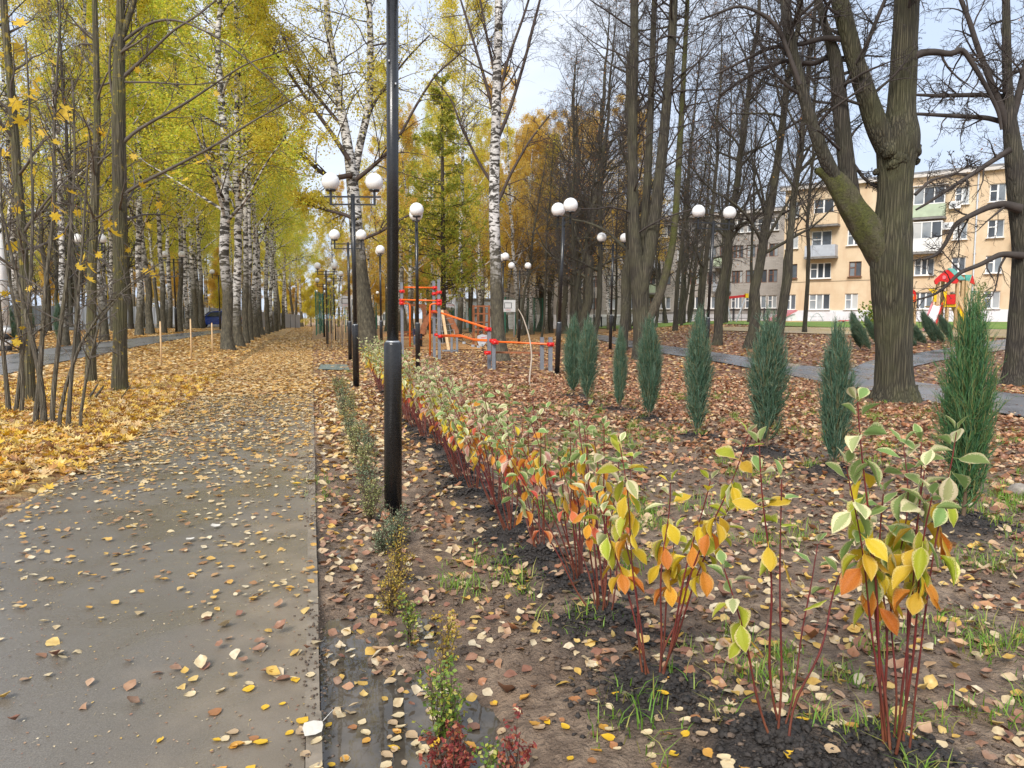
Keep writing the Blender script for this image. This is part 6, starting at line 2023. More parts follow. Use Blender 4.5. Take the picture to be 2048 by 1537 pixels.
def court(name, pxs, c0, c1_, top, label, posts=6):
    root = empty(name, GC(pxs[0], c0), label, 'fence')
    A = [GC(px, c0 + (c1_ - c0) * i / (len(pxs) - 1)) for i, px in enumerate(pxs)]
    A = np.array([tuple(a) for a in A])
    k = np.linspace(0, len(A) - 1, posts); P = [Vector([np.interp(t, range(len(A)), A[:, i]) for i in range(3)]) for t in k]
    for p_ in P:
        b = MB(); b.box(p_ + Vector((0, 0, top / 2)), (.09, .09, top), 0); b.build('post', M_GREENP, root)
    for a, e in zip(P[:-1], P[1:]):
        b = MB(); n_ = 18
        for j in range(1, n_):
            x_ = a.lerp(e, j / n_); b.beam(x_ + Vector((0, 0, .1)), x_ + Vector((0, 0, top - .05)), .009)
        for z_ in np.linspace(.1, top - .05, 12): b.beam(a + Vector((0, 0, z_)), e + Vector((0, 0, z_)), .009, .012)
        b.build('mesh_panel', M_MESHG, root)


court('court_fence', (632, 646, 668), 66, 84, 4.0, 'green mesh fence of the court beside the end of the path', 5)
court('court_fence', (690, 740, 800), 78, 86, 3.2, 'green mesh court fence behind the forked birch', 6)
court('court_fence', (1010, 1050, 1085), 66, 72, 3.4, 'green mesh court fence behind the lamp and bent sapling', 5)
court('court_fence', (895, 925, 1000), 80, 80, 2.6, 'dark green low court fence behind the ladder frame', 6)

# pale blue-white long building far behind the sports ground
def low_block(pxa, pxb, c, h, label, mat, z0=0.0, floors=1, wpx=8):
    a = GC(pxa, c); e = GC(pxb, c)
    root = empty('low_building', (a.x, a.y, a.z), label, 'building')
    mid = (a + e) / 2; L = (e - a).length
    b = MB(); b.box(mid + Vector((0, 0, h / 2)) + f_ * 4, (L, 8, h), -YAW); b.build('wall', mat, root)
    b = MB(); b.box(mid + Vector((0, 0, h + .12)) + f_ * 4, (L + .6, 8.6, .24), -YAW); b.build('roof', M_ROOF, root)
    n = max(2, int(L / 2.6))
    for k in range(n):
        for fl in range(floors):
            p_ = a.lerp(e, (k + .5) / n) + Vector((0, 0, h * (fl + .55) / floors)) - f_ * .02
            b = MB(); b.box(p_, (1.5, .10, 1.35), -YAW); o = b.build('window', M_WHITEP, root)
            b = MB()
            for s in (-.36, .36): b.box(p_ - f_ * .03 + q * s, (.62, .10, 1.2), -YAW)
            b.build('pane', M_PANE, o)


low_block(880, 1010, 112, 4.2, 'long low pale blue building behind the sports ground', simple('pale_blue_wall', (.50, .60, .68), .7, .1, 1))
low_block(690, 790, 150, 9.0, 'pale block with rows of windows far behind the court fence', simple('pale_wall', (.62, .62, .62), .7, .1, 1), 0, 3)

# ------------------------------------------------------------------ left side: sheet fence, car, white column
A = [GC(px, c) for px, c in ((-260, 62), (0, 70), (120, 76), (260, 80), (420, 84), (520, 90), (600, 110))]
root = empty('sheet_fence', A[0], 'grey profiled sheet fence with dark posts beyond the birches', 'fence')
for a, e in zip(A[:-1], A[1:]):
    n = max(1, int((e - a).length / 2.6))
    for k in range(n):
        s, t_ = a.lerp(e, k / n), a.lerp(e, (k + 1) / n)
        u = (t_ - s); L = u.length; u.normalize(); nv = Vector((-u.y, u.x, 0))
        b = MB(); V, Fq = [], []
        m = 17
        for j in range(m):
            x_ = s + u * (.06 + (L - .12) * j / (m - 1)) + nv * (.02 if j % 2 else -.02)
            V += [x_ + Vector((0, 0, .12)), x_ + Vector((0, 0, 2.0))]
        for j in range(m - 1): Fq.append((2 * j, 2 * j + 2, 2 * j + 3, 2 * j + 1))
        b.add(V, Fq); b.build('panel', M_FENCE, root)
        b = MB(); b.box(s + Vector((0, 0, 1.05)), (.1, .1, 2.3), 0); b.build('post', M_FENCED, root)

# parked car between the trunks
pc = GC(437, 66); pc.z = float(ground_z(pc.x, pc.y, False)) + .06
car = empty('parked_car', pc, 'dark blue hatchback parked beyond the birches, half hidden by a mossy trunk', 'car')
car.rotation_euler = (0, 0, -YAW + rad(196))
prof = [(-1.95, .32), (-2.0, .62), (-1.92, .86), (-1.72, .96), (-1.45, 1.36), (-1.1, 1.46), (.2, 1.46), (.62, 1.36), (1.05, 1.0), (1.75, .86), (2.0, .66), (2.02, .36), (1.7, .28), (-1.7, .28)]
bm = bmesh.new()
secs = []
for yv, k, rz_ in ((-.84, .96, 0), (-.70, 1.0, .02), (0, 1.0, .05), (.70, 1.0, .02), (.84, .96, 0)):
    s_ = []
    for x_, z_ in prof:
        yy2 = yv * (1 - .22 * max(0, (z_ - .95) / .5))
        s_.append(bm.verts.new((x_ * k, yy2, z_ + (rz_ if z_ > .8 else 0))))
    secs.append(s_)
for a, e in zip(secs[:-1], secs[1:]):
    for i in range(len(prof)): bm.faces.new((a[i], a[(i + 1) % len(prof)], e[(i + 1) % len(prof)], e[i]))
bm.faces.new(secs[0]); bm.faces.new(secs[-1][::-1])
bmesh.ops.recalc_face_normals(bm, faces=bm.faces)
me = bpy.data.meshes.new('body'); bm.to_mesh(me); bm.free(); me.materials.append(M_CAR)
for p_ in me.polygons: p_.use_smooth = len(p_.vertices) == 4
place('body', me, car)
for nm, P in (('rear_window', [(-1.76, .62, 1.0), (-1.76, -.62, 1.0), (-1.50, -.56, 1.36), (-1.50, .56, 1.36)]), ('windscreen', [(1.06, -.64, 1.06), (1.06, .64, 1.06), (.66, .56, 1.40), (.66, -.56, 1.40)])):
    b = MB(); b.prism([Vector(p_) + Vector((.0, 0, .02)) for p_ in P], Vector((-.03 if nm == 'rear_window' else .03, 0, .03))); b.build(nm, M_GLASSD, car, world=False)
for s in (-1, 1):
    for P in ([(-1.4, .99), (-.3, .99), (-.3, 1.36), (-1.15, 1.36)], [(-.24, .99), (.92, .99), (.55, 1.34), (-.24, 1.36)]):
        b = MB(); b.prism([(x_, s * (.845 - .2 * max(0, z_ - .95) / .5), z_) for x_, z_ in P], (0, s * .012, 0)); b.build('side_window', M_GLASSD, car, world=False)
    for x_ in (-1.25, 1.28):
        b = MB(); b.tube([(x_, s * .66, .32), (x_, s * .86, .32)], .32, 18); w_o = b.build('wheel', M_DARK, car, world=False)
        b = MB(); b.tube([(x_, s * .80, .32), (x_, s * .872, .32)], .2, 12); b.build('rim', M_LGREY, w_o, world=False)
    b = MB(); b.box((-1.93, s * .64, .80), (.10, .26, .16)); b.build('tail_lamp', M_TAIL, car, world=False)
    b = MB(); b.box((1.93, s * .62, .72), (.14, .3, .14)); b.build('headlight', M_LAMPG, car, world=False)
b = MB(); b.box((-2.0, 0, .62), (.03, .5, .12)); b.build('number_plate', M_WHITEP, car, world=False)

g0 = GC(8, 30)
col = empty('white_column', g0, 'tall white banded column at the frame edge with a black and white foot', 'column')
b = MB(); b.tube([g0 + Vector((0, 0, .95)), g0 + Vector((0, 0, 6.2))], [.2, .17], 20); b.build('shaft', M_WHITEP, col)
for k in range(8):
    b = MB(); b.cyl(g0 + Vector((0, 0, 1.0 + k * .62)), .03, .205 - k * .003, 20); b.build('band', M_LGREY, col)
for k in range(4):
    b = MB(); b.cyl(g0 + Vector((0, 0, k * .24)), .24, .22, 20); b.build('painted_band', (M_DARK, M_WHITEP)[k % 2], col)
for px, c, lab in ((582, 110, 'black and white striped post at the far end of the path'), (716, 96, 'black and white striped bollard beyond the forked birch')):
    g0 = GC(px, c); root = empty('striped_post', g0, lab, 'post')
    for k in range(5):
        b = MB(); b.cyl(g0 + Vector((0, 0, k * .3)), .3, .17, 12); b.build('painted_band', (M_WHITEP, M_DARK)[k % 2], root)
# lamp mast far off
g0 = GC(955, 84); root = empty('street_light', g0, 'slim grey street light with a curved arm beyond the ladder frame', 'street light')
b = MB(); b.tube([g0, D(955, 552, 84), D(953, 546, 84), D(948, 543, 84)], [.09, .06, .05, .045], 8); b.build('mast', M_LGREY, root)
b = MB(); b.box(D(946, 543, 84), (.7, .2, .1), -YAW); b.build('head', M_LGREY, root)
# ------------------------------------------------------------------ houses
class House:
    """long house; local x runs along the front, local y into the house, z up"""
    def __init__(s, A, B, name, label, H_, wall, floors):
        s.A = Vector((A[0], A[1], 0)); B = Vector((B[0], B[1], 0))
        s.u = (B - s.A).normalized(); s.len = (B - s.A).length
        s.z0 = A[2]
        s.rz = math.atan2(s.u.y, s.u.x)
        s.root = empty(name, (A[0], A[1], A[2]), label, 'building', None, s.rz)
        s.H = H_; s.wallmat = wall; s.win = []; s.W = MB()

    def px(s, px):
        """distance along the front seen at pixel column px"""
        x, f, z = ray(px, 640)
        d = cr(x, f)
        # A + u*t = k*d
        a = np.array([[s.u.x, -d[0]], [s.u.y, -d[1]]]); b = -np.array([s.A.x, s.A.y])
        return float(np.linalg.solve(a, b)[0])

    def z(s, px, py):
        """height above the foot of the front seen at pixel px, py"""
        t = s.px(px); p = s.A + s.u * t; c = p.x * FW[0] + p.y * FW[1]
        return D(px, py, c).z - s.z0

    def part(s, b, name, mat, parent=None):
        return b.build(name, mat, parent or s.root, world=False)

    def add_window(s, u, z, w_, h, n, frame=M_WHITEP, reveal=.14, open_=None, sill=True):
        s.win.append((u - w_ / 2, u + w_ / 2, z, z + h))
        b = MB(); t = .075; y = reveal
        b.box((u, y, z + t / 2), (w_, .07, t)); b.box((u, y, z + h - t / 2), (w_, .07, t))
        for x in (u - w_ / 2 + t / 2, u + w_ / 2 - t / 2): b.box((x, y, z + h / 2), (t, .07, h - 2 * t))
        iw = w_ - 2 * t
        cuts = [i * iw / n for i in range(n + 1)]
        for i in range(1, n): b.box((u - iw / 2 + cuts[i], y - .004, z + h / 2), (.13, .075, h - 2 * t))
        if n >= 2:                                   # one casement with a fanlight bar
            x0, x1 = u - iw / 2 + cuts[0], u - iw / 2 + cuts[1] - .065
            b.box(((x0 + x1) / 2, y - .002, z + h * .60), (x1 - x0, .072, .07))
        if sill: b.box((u, -.05, z - .035), (w_ + .16, .34, .05))
        f = s.part(b, 'window', frame)
        for i in range(n):
            x0 = u - iw / 2 + cuts[i] + (.065 if i else 0); x1 = u - iw / 2 + cuts[i + 1] - (.065 if i < n - 1 else 0)
            b = MB(); b.box(((x0 + x1) / 2, y + .02, z + h / 2), (x1 - x0, .03, h - 2 * t))
            b.build('pane', M_PANE, f, world=False)
        return f

    def wall(s, u0, u1, deep=11.0, plinth=None):
        zs = sorted({0.0, s.H} | {round(w_[2], 3) for w_ in s.win} | {round(w_[3], 3) for w_ in s.win})
        W = MB()
        for za, zb in zip(zs[:-1], zs[1:]):
            zm = (za + zb) / 2
            spans = sorted([(w_[0], w_[1]) for w_ in s.win if w_[2] < zm < w_[3]])
            x = u0
            for a, e in spans:
                if a > x: W.sheet([(x, 0, za), (a, 0, za), (a, 0, zb), (x, 0, zb)])
                x = max(x, e)
            if x < u1: W.sheet([(x, 0, za), (u1, 0, za), (u1, 0, zb), (x, 0, zb)])
        for a, e, za, zb in s.win:                     # reveals and the dark room behind the glass
            W.sheet([(a, 0, za), (a, .2, za), (a, .2, zb), (a, 0, zb)]); W.sheet([(e, .2, za), (e, 0, za), (e, 0, zb), (e, .2, zb)])
            W.sheet([(a, 0, zb), (a, .2, zb), (e, .2, zb), (e, 0, zb)]); W.sheet([(a, .2, za), (a, 0, za), (e, 0, za), (e, .2, za)])
        W.sheet([(u0, 0, 0), (u0, 0, s.H), (u0, deep, s.H), (u0, deep, 0)]); W.sheet([(u1, 0, 0), (u1, deep, 0), (u1, deep, s.H), (u1, 0, s.H)])
        W.sheet([(u0, deep, 0), (u0, deep, s.H), (u1, deep, s.H), (u1, deep, 0)])
        s.part(W, 'wall', s.wallmat)
        b = MB(); b.box(((u0 + u1) / 2, deep / 2, s.H + .12), (u1 - u0 + .9, deep + .9, .16)); s.part(b, 'roof', M_ROOF)
        b = MB(); b.box(((u0 + u1) / 2, -.22, s.H - .10), (u1 - u0 + .8, .42, .26)); s.part(b, 'cornice', M_CORN)
        if plinth:
            b = MB(); b.box(((u0 + u1) / 2, -.05, plinth / 2 - .8), (u1 - u0 + .1, .095, plinth + 1.6)); b.box(((u0 + u1) / 2, -.07, plinth * .62), (u1 - u0 + .14, .06, .05)); s.part(b, 'plinth', M_PLINTH)
            b = MB(); b.box(((u0 + u1) / 2, .25, -.9), (u1 - u0, .4, 1.78)); s.part(b, 'footing', M_PLINTH)

    def balcony(s, u, z, w_, sheet, glazed=0, d=.95, roof=False):
        b = MB(); b.box((u, -d / 2, z - .09), (w_ + .1, d, .17)); sl = s.part(b, 'balcony', M_SLAB)
        b = MB(); b.box((u, -d + .03, z + .52), (w_, .05, 1.0)); b.build('front_panel', sheet, sl, world=False)
        for sd in (-1, 1):
            b = MB(); b.box((u + sd * (w_ / 2 - .025), -d / 2 + .03, z + .52), (.05, d - .06, 1.0)); b.build('side_panel', sheet, sl, world=False)
        if glazed:
            b = MB()
            for k in range(glazed + 1): b.box((u - w_ / 2 + .04 + (w_ - .08) * k / glazed, -d + .03, z + 1.72), (.08, .07, 1.36))
            for zz in (z + 1.06, z + 2.42): b.box((u, -d + .03, zz), (w_, .075, .08))
            for sd in (-1, 1): b.box((u + sd * (w_ / 2 - .04), -d / 2, z + 2.42), (.07, d, .07))
            b.build('glazing_frame', M_WHITEP, sl, world=False)
            for k in range(glazed):
                b = MB(); w1 = (w_ - .08) / glazed; b.box((u - w_ / 2 + .04 + w1 * (k + .5), -d + .04, z + 1.73), (w1 - .08, .03, 1.27)); b.build('pane', M_PANE, sl, world=False)
        if roof:
            b = MB(); b.box((u, -d / 2 - .05, z + 2.55), (w_ + .3, d + .3, .07)); b.build('canopy', M_CORN, sl, world=False)
        return sl


z0 = .98
A = cr(562 / F * 69.4, 69.4); B = cr(1024 / F * 58.6, 58.6)
uv = (B - A) / np.linalg.norm(B - A)
A2 = A - uv * 1.15
yh = House((A2[0], A2[1], z0), B, 'apartment_house', 'four-storey ochre apartment house with a whitewashed plinth behind the play tower', 12.5, M_OCHRE, 4)
U = yh.px
SILL = [1.32 + 2.83 * k for k in range(4)]


def ppw(px): return (U(px + 5) - U(px - 5)) / 10        # metres along the front per pixel


for px, wpx, n, fl in ((1579, 22, 2, (0,)), (1579, 24, 1, (1,)), (1579, 24, 2, (2, 3)), (1637, 42, 3, (0, 1)), (1701, 26, 2, (0, 2, 3)), (1706, 25, 1, (1,)), (1760, 30, 2, (0, 1, 2, 3)),
                       (1843, 40, 3, (0, 1)), (1911, 28, 2, (1, 2, 3)), (1905, 28, 2, (0,)), (1981, 33, 2, (0, 1, 2, 3)), (2036, 30, 1, (0,)), (2046, 32, 2, (1, 2)), (2100, 40, 3, (0, 1, 2, 3)), (2170, 32, 2, (0, 1, 2, 3))):
    for f in fl:
        wood = n == 1
        yh.add_window(U(px), SILL[f] + (.0 if n > 1 else .08), wpx * ppw(px), 1.42 if n > 1 else 1.32, 2 if wood else n, M_BROWNF if wood and px < 1800 else M_WHITEP)
for px, f, wpx, sheet, gl, rf in ((1640, 2, 60, M_BALC, 0, False), (1642, 3, 60, M_OCHRE, 0, False), (1850, 3, 62, M_BALCG, 3, True), (1848, 2, 60, M_WHITEP, 3, False), (2050, 2, 64, M_BALC, 0, False), (2052, 3, 60, M_WHITEP, 2, True)):
    yh.add_window(U(px - 3), SILL[f] - .45, 40 * ppw(px), 1.9, 2, M_WHITEP, sill=False)
    yh.balcony(U(px), SILL[f] - .92, wpx * ppw(px), sheet, gl, .95, rf)
yh.wall(0, yh.len + 14, 11, 1.25)
b = MB()
ud = U(1942)
b.tube([(ud, -.12, 12.2), (ud, -.12, 1.0), (ud, -.3, .6)], .06, 8)
for k in range(6): b.box((ud, -.06, 1.6 + k * 2.1), (.2, .12, .04))
yh.part(b, 'drainpipe', M_LGREY)
b = MB(); b.tube([(ud - 4.6, -.02, 3.9), (0.2, -.05, 3.86)], .012, 5); yh.part(b, 'cable', M_DARK)
for px, py, lab in ((1899, 411, 'white air conditioner box on the ochre wall beside the green balcony'), (1887, 453, 'white air conditioner box on the ochre wall beside the white balcony')):
    t = U(px); zz = yh.z(px, py)
    o = empty('air_conditioner', yh.root.matrix_basis @ Vector((t, -.25, zz)) if False else (yh.A + yh.u * t + Vector((yh.u.y, -yh.u.x, 0)) * .25 + Vector((0, 0, yh.z0 + zz))), lab, 'air conditioner', None, yh.rz)
    b = MB(); b.box((0, 0, 0), (.82, .30, .58)); b.build('casing', M_WHITEP, o, world=False)
    b = MB(); b.tube([(-.14, -.15, 0), (-.14, -.17, 0)], .22, 20); b.build('grille', M_LGREY, o, world=False)
    b = MB(); b.tube([(-.14, -.171, 0), (-.14, -.18, 0)], .07, 12); b.build('fan_hub', M_DARK, o, world=False)
    b = MB()
    for s in (-.3, .3): b.box((s, .05, -.31), (.04, .4, .04))
    b.build('bracket', M_LGREY, o, world=False)

# grey brick house further back
gA = cr((1145 - CX) / F * 96, 96); gB = cr((1556 - CX) / F * 81, 81)
gh = House((gA[0], gA[1], 1.05), gB, 'apartment_house', 'grey brick apartment house with brown and white windows behind the bare limes', 12.2, M_BRICK, 4)
U = gh.px
GS = [1.55 + 2.8 * k for k in range(4)]
for px, wpx, n, fr in ((1165, 16, 2, 1), (1190, 18, 2, 0), (1222, 20, 2, 1), (1256, 22, 3, 1), (1300, 22, 2, 0), (1330, 20, 2, 1), (1360, 17, 2, 1), (1389, 22, 2, 1), (1421, 17, 2, 1), (1445, 17, 2, 0), (1472, 22, 3, 1), (1498, 18, 2, 1), (1520, 22, 2, 1), (1543, 18, 2, 1)):
    for f in range(4):
        if px in (1300, 1445) and f in (1, 2): continue
        brown = (f in (1, 2) and px not in (1165, 1360)) or not fr
        gh.add_window(U(px), GS[f], wpx * ppw(px), 1.4, n, M_BROWNF if brown else M_WHITEP, .14, None, not brown)
for px, f, sh in ((1300, 1, M_BALCG), (1300, 2, M_BALC), (1445, 1, M_BALC), (1445, 2, M_BALCG)):
    gh.add_window(U(px), GS[f] - .4, 18 * ppw(px), 1.8, 2, M_BROWNF, sill=False)
    gh.balcony(U(px), GS[f] - .9, 30 * ppw(px), sh)
gh.wall(-12, gh.len + 1, 11, .9)
# dark railings before the grey house
A_, B_ = GC(1180, 84), GC(1560, 70)
root = empty('railing_fence', A_, 'dark low picket railing before the grey brick house', 'fence')
n = 14
for k in range(n):
    a, e = A_.lerp(B_, k / n), A_.lerp(B_, (k + 1) / n)
    a.z = float(ground_z(a.x, a.y, False)); e.z = float(ground_z(e.x, e.y, False))
    b = MB(); b.box(a + Vector((0, 0, .6)), (.1, .1, 1.3)); b.build('post', M_FENCED, root)
    b = MB()
    for z_ in (.25, 1.05): b.beam(a + Vector((0, 0, z_)), e + Vector((0, 0, z_)), .04)
    for j in range(1, 16): x_ = a.lerp(e, j / 16); b.beam(x_ + Vector((0, 0, .12)), x_ + Vector((0, 0, 1.2)), .022)
    b.build('railing_panel', M_FENCED, root)

# ------------------------------------------------------------------ play yard before the houses
qv = Vector((RT[0], RT[1], 0)); fv = Vector((FW[0], FW[1], 0))
# swing
cs = 50.0
sw = empty('swing_frame', GC(1490, cs), 'swing with a red top beam, yellow end cap and grey slanting legs', 'swing')
b = MB(); b.beam(D(1447, 597, cs), D(1492, 592, cs + 1), .14, .16); b.build('beam', M_REDP, sw)
b = MB(); b.box(D(1449, 598, cs - .02), (.3, .22, .26), -YAW); b.build('end_cap', M_REDP, sw)
b = MB(); b.box(D(1493, 592, cs + .9), (.2, .28, .3), -YAW); b.build('end_cap', M_YELP, sw)
for a, e, dc in (((1453, 600), (1466, 662), 0), ((1490, 598), (1466, 662), -.2), ((1498, 598), (1518, 660), 1.4), ((1498, 598), (1512, 655), 2.2)):
    b = MB(); b.tube([D(a[0], a[1], cs + dc * .4), D(e[0], e[1], cs + dc)], .05, 8); b.build('leg', M_LGREY, sw)
for k in (1460, 1476):
    b = MB()
    for s in (-.22, .22): b.tube([D(k, 597, cs) + qv * s, D(k, 648, cs) + qv * s], .012, 4)
    b.build('chain', M_DARK, sw)
b = MB(); b.box(D(1480, 648, cs), (.5, .3, .08), -YAW); b.build('seat', M_DARK, sw)
# small playhouse
ch_ = 47.0
ph = empty('playhouse', GC(1575, ch_), 'little white wooden playhouse with a sloping pink roof and arched window', 'playhouse')


def panel(pts, c, thick, mat, name, root, hole=None):
    b = MB(); b.prism([D(px, py, c) for px, py in pts], fv * thick); return b.build(name, mat, root)


c = ch_
w_ = [(1569, 668), (1569, 633), (1590, 628), (1594, 640), (1592, 668)]
hole = [(1575, 649), (1575, 640), (1578, 636), (1581, 636), (1584, 640), (1584, 649)]
b = MB()
for P in ([(1569, 668), (1569, 649), (1592.6, 649), (1592, 668)], [(1569, 649), (1569, 636), (1575, 636), (1575, 649)], [(1584, 649), (1584, 636), (1593, 636), (1594, 641), (1592.6, 649)], [(1569, 636), (1569, 633), (1590, 628), (1593, 636)]):
    b.prism([D(px, py, c) for px, py in P], fv * .08)
b.build('front_wall', M_WHITEP, ph)
b = MB(); b.tube([D(px, py, c - .03) for px, py in hole + [hole[0]]], .025, 5); b.build('window_trim', M_WHITEP, ph)
panel([(1548, 668), (1548, 640), (1569, 640), (1569, 668)], c + 1.3, .08, M_GREENP, 'side_wall', ph)
b = MB(); b.prism([D(1548, 650, c + .1), D(1569, 650, c + .1), D(1569, 668, c + .1), D(1548, 668, c + .1)], fv * .06); b.build('door_panel', M_GREENP, ph)
b = MB(); P = [D(1546, 643, c - .15), D(1592, 620, c - .15), D(1596, 622, c - .15), D(1550, 646, c - .15)]; b.prism(P, fv * 1.8); b.build('roof', M_PINK, ph)
b = MB(); b.beam(GC(1548, c) + Vector((0, 0, .05)), GC(1610, c) + Vector((0, 0, .05)), .12, .16); b.build('sill_board', M_WOODL, ph)
tb = empty('play_counter', GC(1609, ch_), 'low brown counter with a scalloped cut-out beside the playhouse', 'counter')
b = MB(); b.beam(D(1597, 653, c), D(1621, 653, c), .5, .06); b.build('top', M_WOODG, tb)
for px in (1599, 1618):
    b = MB(); g0 = GC(px, c); b.box((g0.x, g0.y, (g0.z + D(px, 654, c).z) / 2), (.12, .4, D(px, 654, c).z - g0.z), -YAW); b.build('leg', M_WOODL if px > 1610 else M_WOODG, tb)
b = MB(); b.prism([D(px, py, c + .2) for px, py in ((1600, 665), (1600, 660), (1604, 664), (1607, 659), (1610, 663), (1613, 658), (1617, 665))], fv * .05); b.build('back_panel', M_GREENP, tb)
# climbing arcs
ca = empty('climbing_arches', GC(1632, 52), 'grey tubular double climbing arch before the whitewashed plinth', 'climbing frame')
for x0, x1 in ((1616, 1634), (1634, 1650)):
    for dc in (0, .9):
        b = MB(); P = []
        for t in np.linspace(0, 1, 9):
            px = x0 + (x1 - x0) * t if x0 < 1630 else x0 + (x1 - x0) * t
            yy3 = 657 - 30 * math.sin(math.pi * .5 * (t if x0 < 1630 else 1 - t)) ** .7
            P.append(D(px, yy3, 52 + dc))
        b.tube(P, .028, 6); b.build('arch', M_LGREY, ca)
for px, py in ((1618, 645), (1622, 636), (1628, 630), (1640, 630), (1645, 637), (1649, 646)):
    b = MB(); b.tube([D(px, py, 52), D(px, py, 52.9)], .02, 5); b.build('rung', M_LGREY, ca)
for y_ in (634, 641, 648):
    b = MB(); b.tube([D(1620, y_, 52), D(1633, y_, 52)], .02, 5); b.build('rung', M_LGREY, ca)
    b = MB(); b.tube([D(1636, y_, 52), D(1648, y_, 52)], .02, 5); b.build('rung', M_LGREY, ca)
# tables
tb = empty('play_table', GC(1687, 45), 'small red round table on an orange-red leg in the sandy yard', 'table')
g0 = GC(1687, 45); b = MB(); b.tube([D(1687, 642.5, 45), D(1687, 641, 45)], .32, 20); b.build('top', M_REDP, tb)
b = MB(); b.tube([g0, D(1687, 642, 45)], .07, 10); b.build('leg', M_REDP, tb)
b = MB(); b.box(g0 + Vector((0, 0, .03)), (.3, .3, .06)); b.build('base', M_DARK, tb)
tb = empty('play_stool', GC(1674, 46), 'low grey steel seat on two legs beside the small red table', 'stool')
b = MB(); b.box(D(1674, 645, 46), (.6, .3, .05), -YAW); b.build('top', M_LGREY, tb)
for px in (1671, 1677):
    b = MB(); g0 = GC(px, 46); b.tube([g0, D(px, 645, 46)], .03, 6); b.build('leg', M_LGREY, tb)

# play tower with slide
ct = 37.0
tw_ = empty('play_tower', GC(1898, ct), 'colourful wooden play tower with a red gable, teal roof, white slide and yellow panels', 'play tower')
for px, dc in ((1872, 0), (1882, 1.2), (1893, 0), (1911, 0), (1921, .8), (1929, 1.2)):
    b = MB(); g0 = GC(px, ct + dc); t_ = D(px, 562, ct + dc)
    b.box((g0.x, g0.y, (g0.z + t_.z) / 2), (.13, .13, t_.z - g0.z), -YAW); b.build('post', M_WOODL, tw_)
P = [(1871, 569), (1869, 562), (1874, 556), (1881, 550), (1889, 543), (1895, 539.5), (1900, 543), (1907, 549), (1914, 557), (1917, 562), (1915, 567), (1910, 568), (1904, 567), (1898, 566), (1891, 564), (1884, 562.5), (1878, 564), (1874, 569)]
b = MB(); b.prism([D(px, py, ct - .25) for px, py in P], fv * .07); b.build('gable', M_REDP, tw_)
b = MB(); b.tube([D(1888, 555, ct - .28), D(1888, 555, ct - .24)], .09, 14); b.build('gable_knob', M_PINK, tw_)
b = MB(); b.prism([D(1897, 539, ct - .2), D(1919, 561, ct - .2), D(1930, 561, ct + 1.5), D(1908, 540, ct + 1.5)], Vector((0, 0, .06))); b.build('roof', M_TEAL, tw_)
b = MB(); b.prism([D(1897, 539, ct - .2), D(1871, 561, ct - .2), D(1882, 561, ct + 1.5), D(1908, 540, ct + 1.5)], Vector((0, 0, .06))); b.build('roof', M_TEAL, tw_)
b = MB(); b.prism([D(px, py, ct + 1.55) for px, py in ((1872 + 10, 564), (1908, 540), (1932, 562), (1920, 566))], fv * .06); b.build('gable', M_REDP, tw_)
b = MB(); b.prism([D(1931, 550, ct + 1.4), D(1944, 550, ct + 1.4), D(1938, 565, ct + 1.4), D(1933, 565, ct + 1.4)], fv * .08); b.build('side_canopy', M_TEAL, tw_)
b = MB(); b.prism([D(1941, 566, ct + 1.2), D(1946, 551, ct + 1.2), D(1950, 570, ct + 1.2)], fv * .08); b.build('side_gable', M_REDP, tw_)
b = MB(); b.prism([D(px, py, ct - .1) for px, py in ((1856, 577), (1874, 577), (1873, 604), (1868, 604), (1868, 589), (1860, 582))], fv * .06); b.build('panel', M_YELP, tw_)
b = MB(); b.prism([D(px, py, ct - .12) for px, py in ((1887, 584), (1894, 582), (1894, 608), (1912, 608), (1912, 614), (1886, 614), (1886, 606), (1889, 600))], fv * .06); b.build('panel', M_YELP, tw_)
b = MB(); b.prism([D(px, py, ct - .2) for px, py in ((1894, 590), (1911, 589), (1911, 609), (1894, 609))], fv * .05); b.build('panel', M_REDP, tw_)
b = MB(); b.prism([D(1870, 612, ct), D(1930, 612, ct + 1.2), D(1930, 615, ct + 1.2), D(1870, 615, ct)], fv * .9); b.build('platform', M_WOODL, tw_)
sl = [(1866, 1884, 611, 0), (1856, 1876, 636, -.9), (1850, 1870, 655, -1.7), (1848, 1866, 659, -2.2)]
b = MB()
for (a0, a1, y0, d0), (e0, e1, y1, d1) in zip(sl[:-1], sl[1:]):
    b.prism([D(a0, y0, ct + d0), D(a1, y0, ct + d0), D(e1, y1, ct + d1), D(e0, y1, ct + d1)], Vector((0, 0, -.05)))
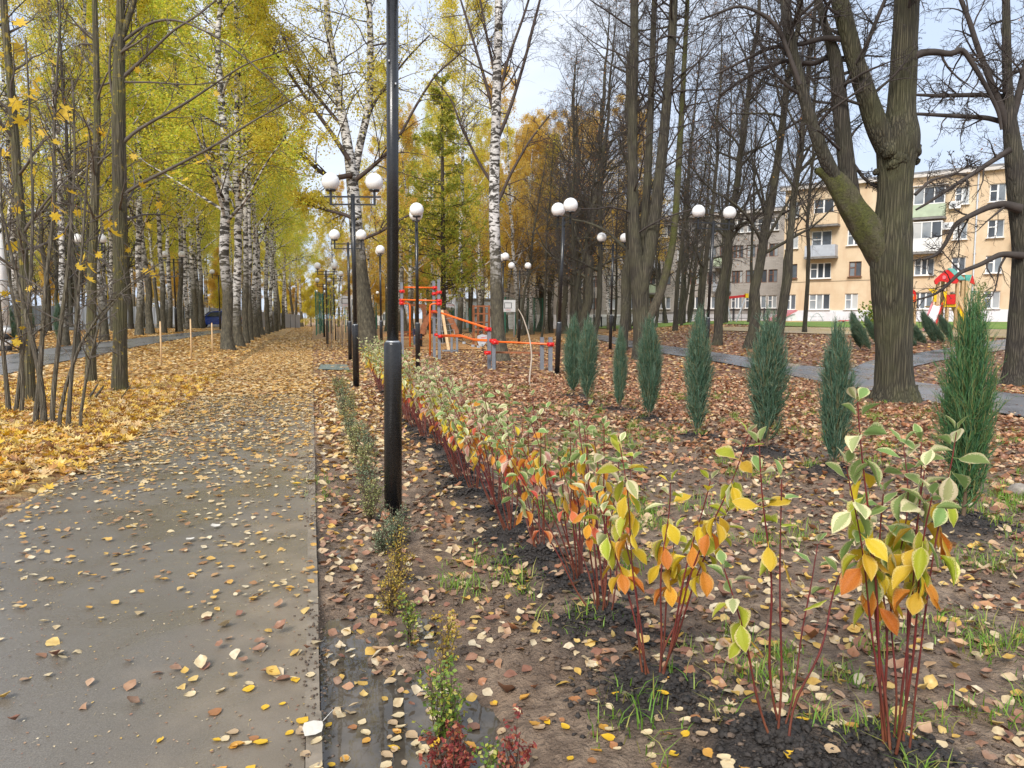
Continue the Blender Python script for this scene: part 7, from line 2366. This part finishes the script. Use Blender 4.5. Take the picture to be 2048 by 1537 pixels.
sld = b.build('slide', M_WHITEP, tw_)
for s in (0, 1):
    b = MB()
    for A0, E0 in zip(sl[:-1], sl[1:]):
        a = D(A0[s], A0[2], ct + A0[3]); e = D(E0[s], E0[2], ct + E0[3])
        b.prism([a + Vector((0, 0, -.08)), e + Vector((0, 0, -.08)), e + Vector((0, 0, .16)), a + Vector((0, 0, .18))], qv * (.06 if s else -.06))
    b.build('slide_side', M_PINK if s == 0 else M_REDP, tw_)
b = MB(); b.prism([D(1911, 588, ct + .1), D(1917, 586, ct + .1), D(1952, 655, ct - .8), D(1952, 661, ct - .8), D(1944, 661, ct - .8)], fv * .9); b.build('ramp', M_WOODL, tw_)
b = MB(); b.prism([D(1912, 613, ct + .0), D(1918, 613, ct + .0), D(1940, 650, ct - .9), D(1938, 658, ct - .9), D(1934, 656, ct - .9)], fv * .06); b.build('ramp_side', M_YELP, tw_)
b = MB(); g0 = GC(1958, ct); t_ = D(1958, 584, ct); b.tube([g0, t_, t_ - qv * .35 + Vector((0, 0, .02))], .035, 8); b.build('pole', M_GREENP, tw_)
b = MB(); b.tube([g0 + Vector((.18 * math.cos(a) + .0, .18 * math.sin(a), .1 + (t_.z - g0.z - .1) * a / 34)) for a in np.linspace(0, 34, 120)], .016, 5); b.build('spiral', M_GREENP, tw_)
# little orange play sign
sg = empty('activity_board', GC(1826, 38), 'pink and orange arched play panel on timber posts beside the tower', 'play panel')
for px in (1823, 1829):
    b = MB(); g0 = GC(px, 38); t_ = D(px, 590, 38); b.box((g0.x, g0.y, (g0.z + t_.z) / 2), (.1, .1, t_.z - g0.z), -YAW); b.build('post', M_WOODL, sg)
b = MB(); b.prism([D(px, py, 37.9) for px, py in ((1820, 604), (1820, 590), (1823, 583), (1828, 580), (1832, 584), (1832, 604), (1830, 604), (1829, 588), (1824, 590), (1822, 604))], fv * .06); b.build('arch', M_REDP, sg)
b = MB(); b.box(D(1826, 599, 37.95), (.22, .06, .26), -YAW); b.build('drum', M_ORANGE, sg)
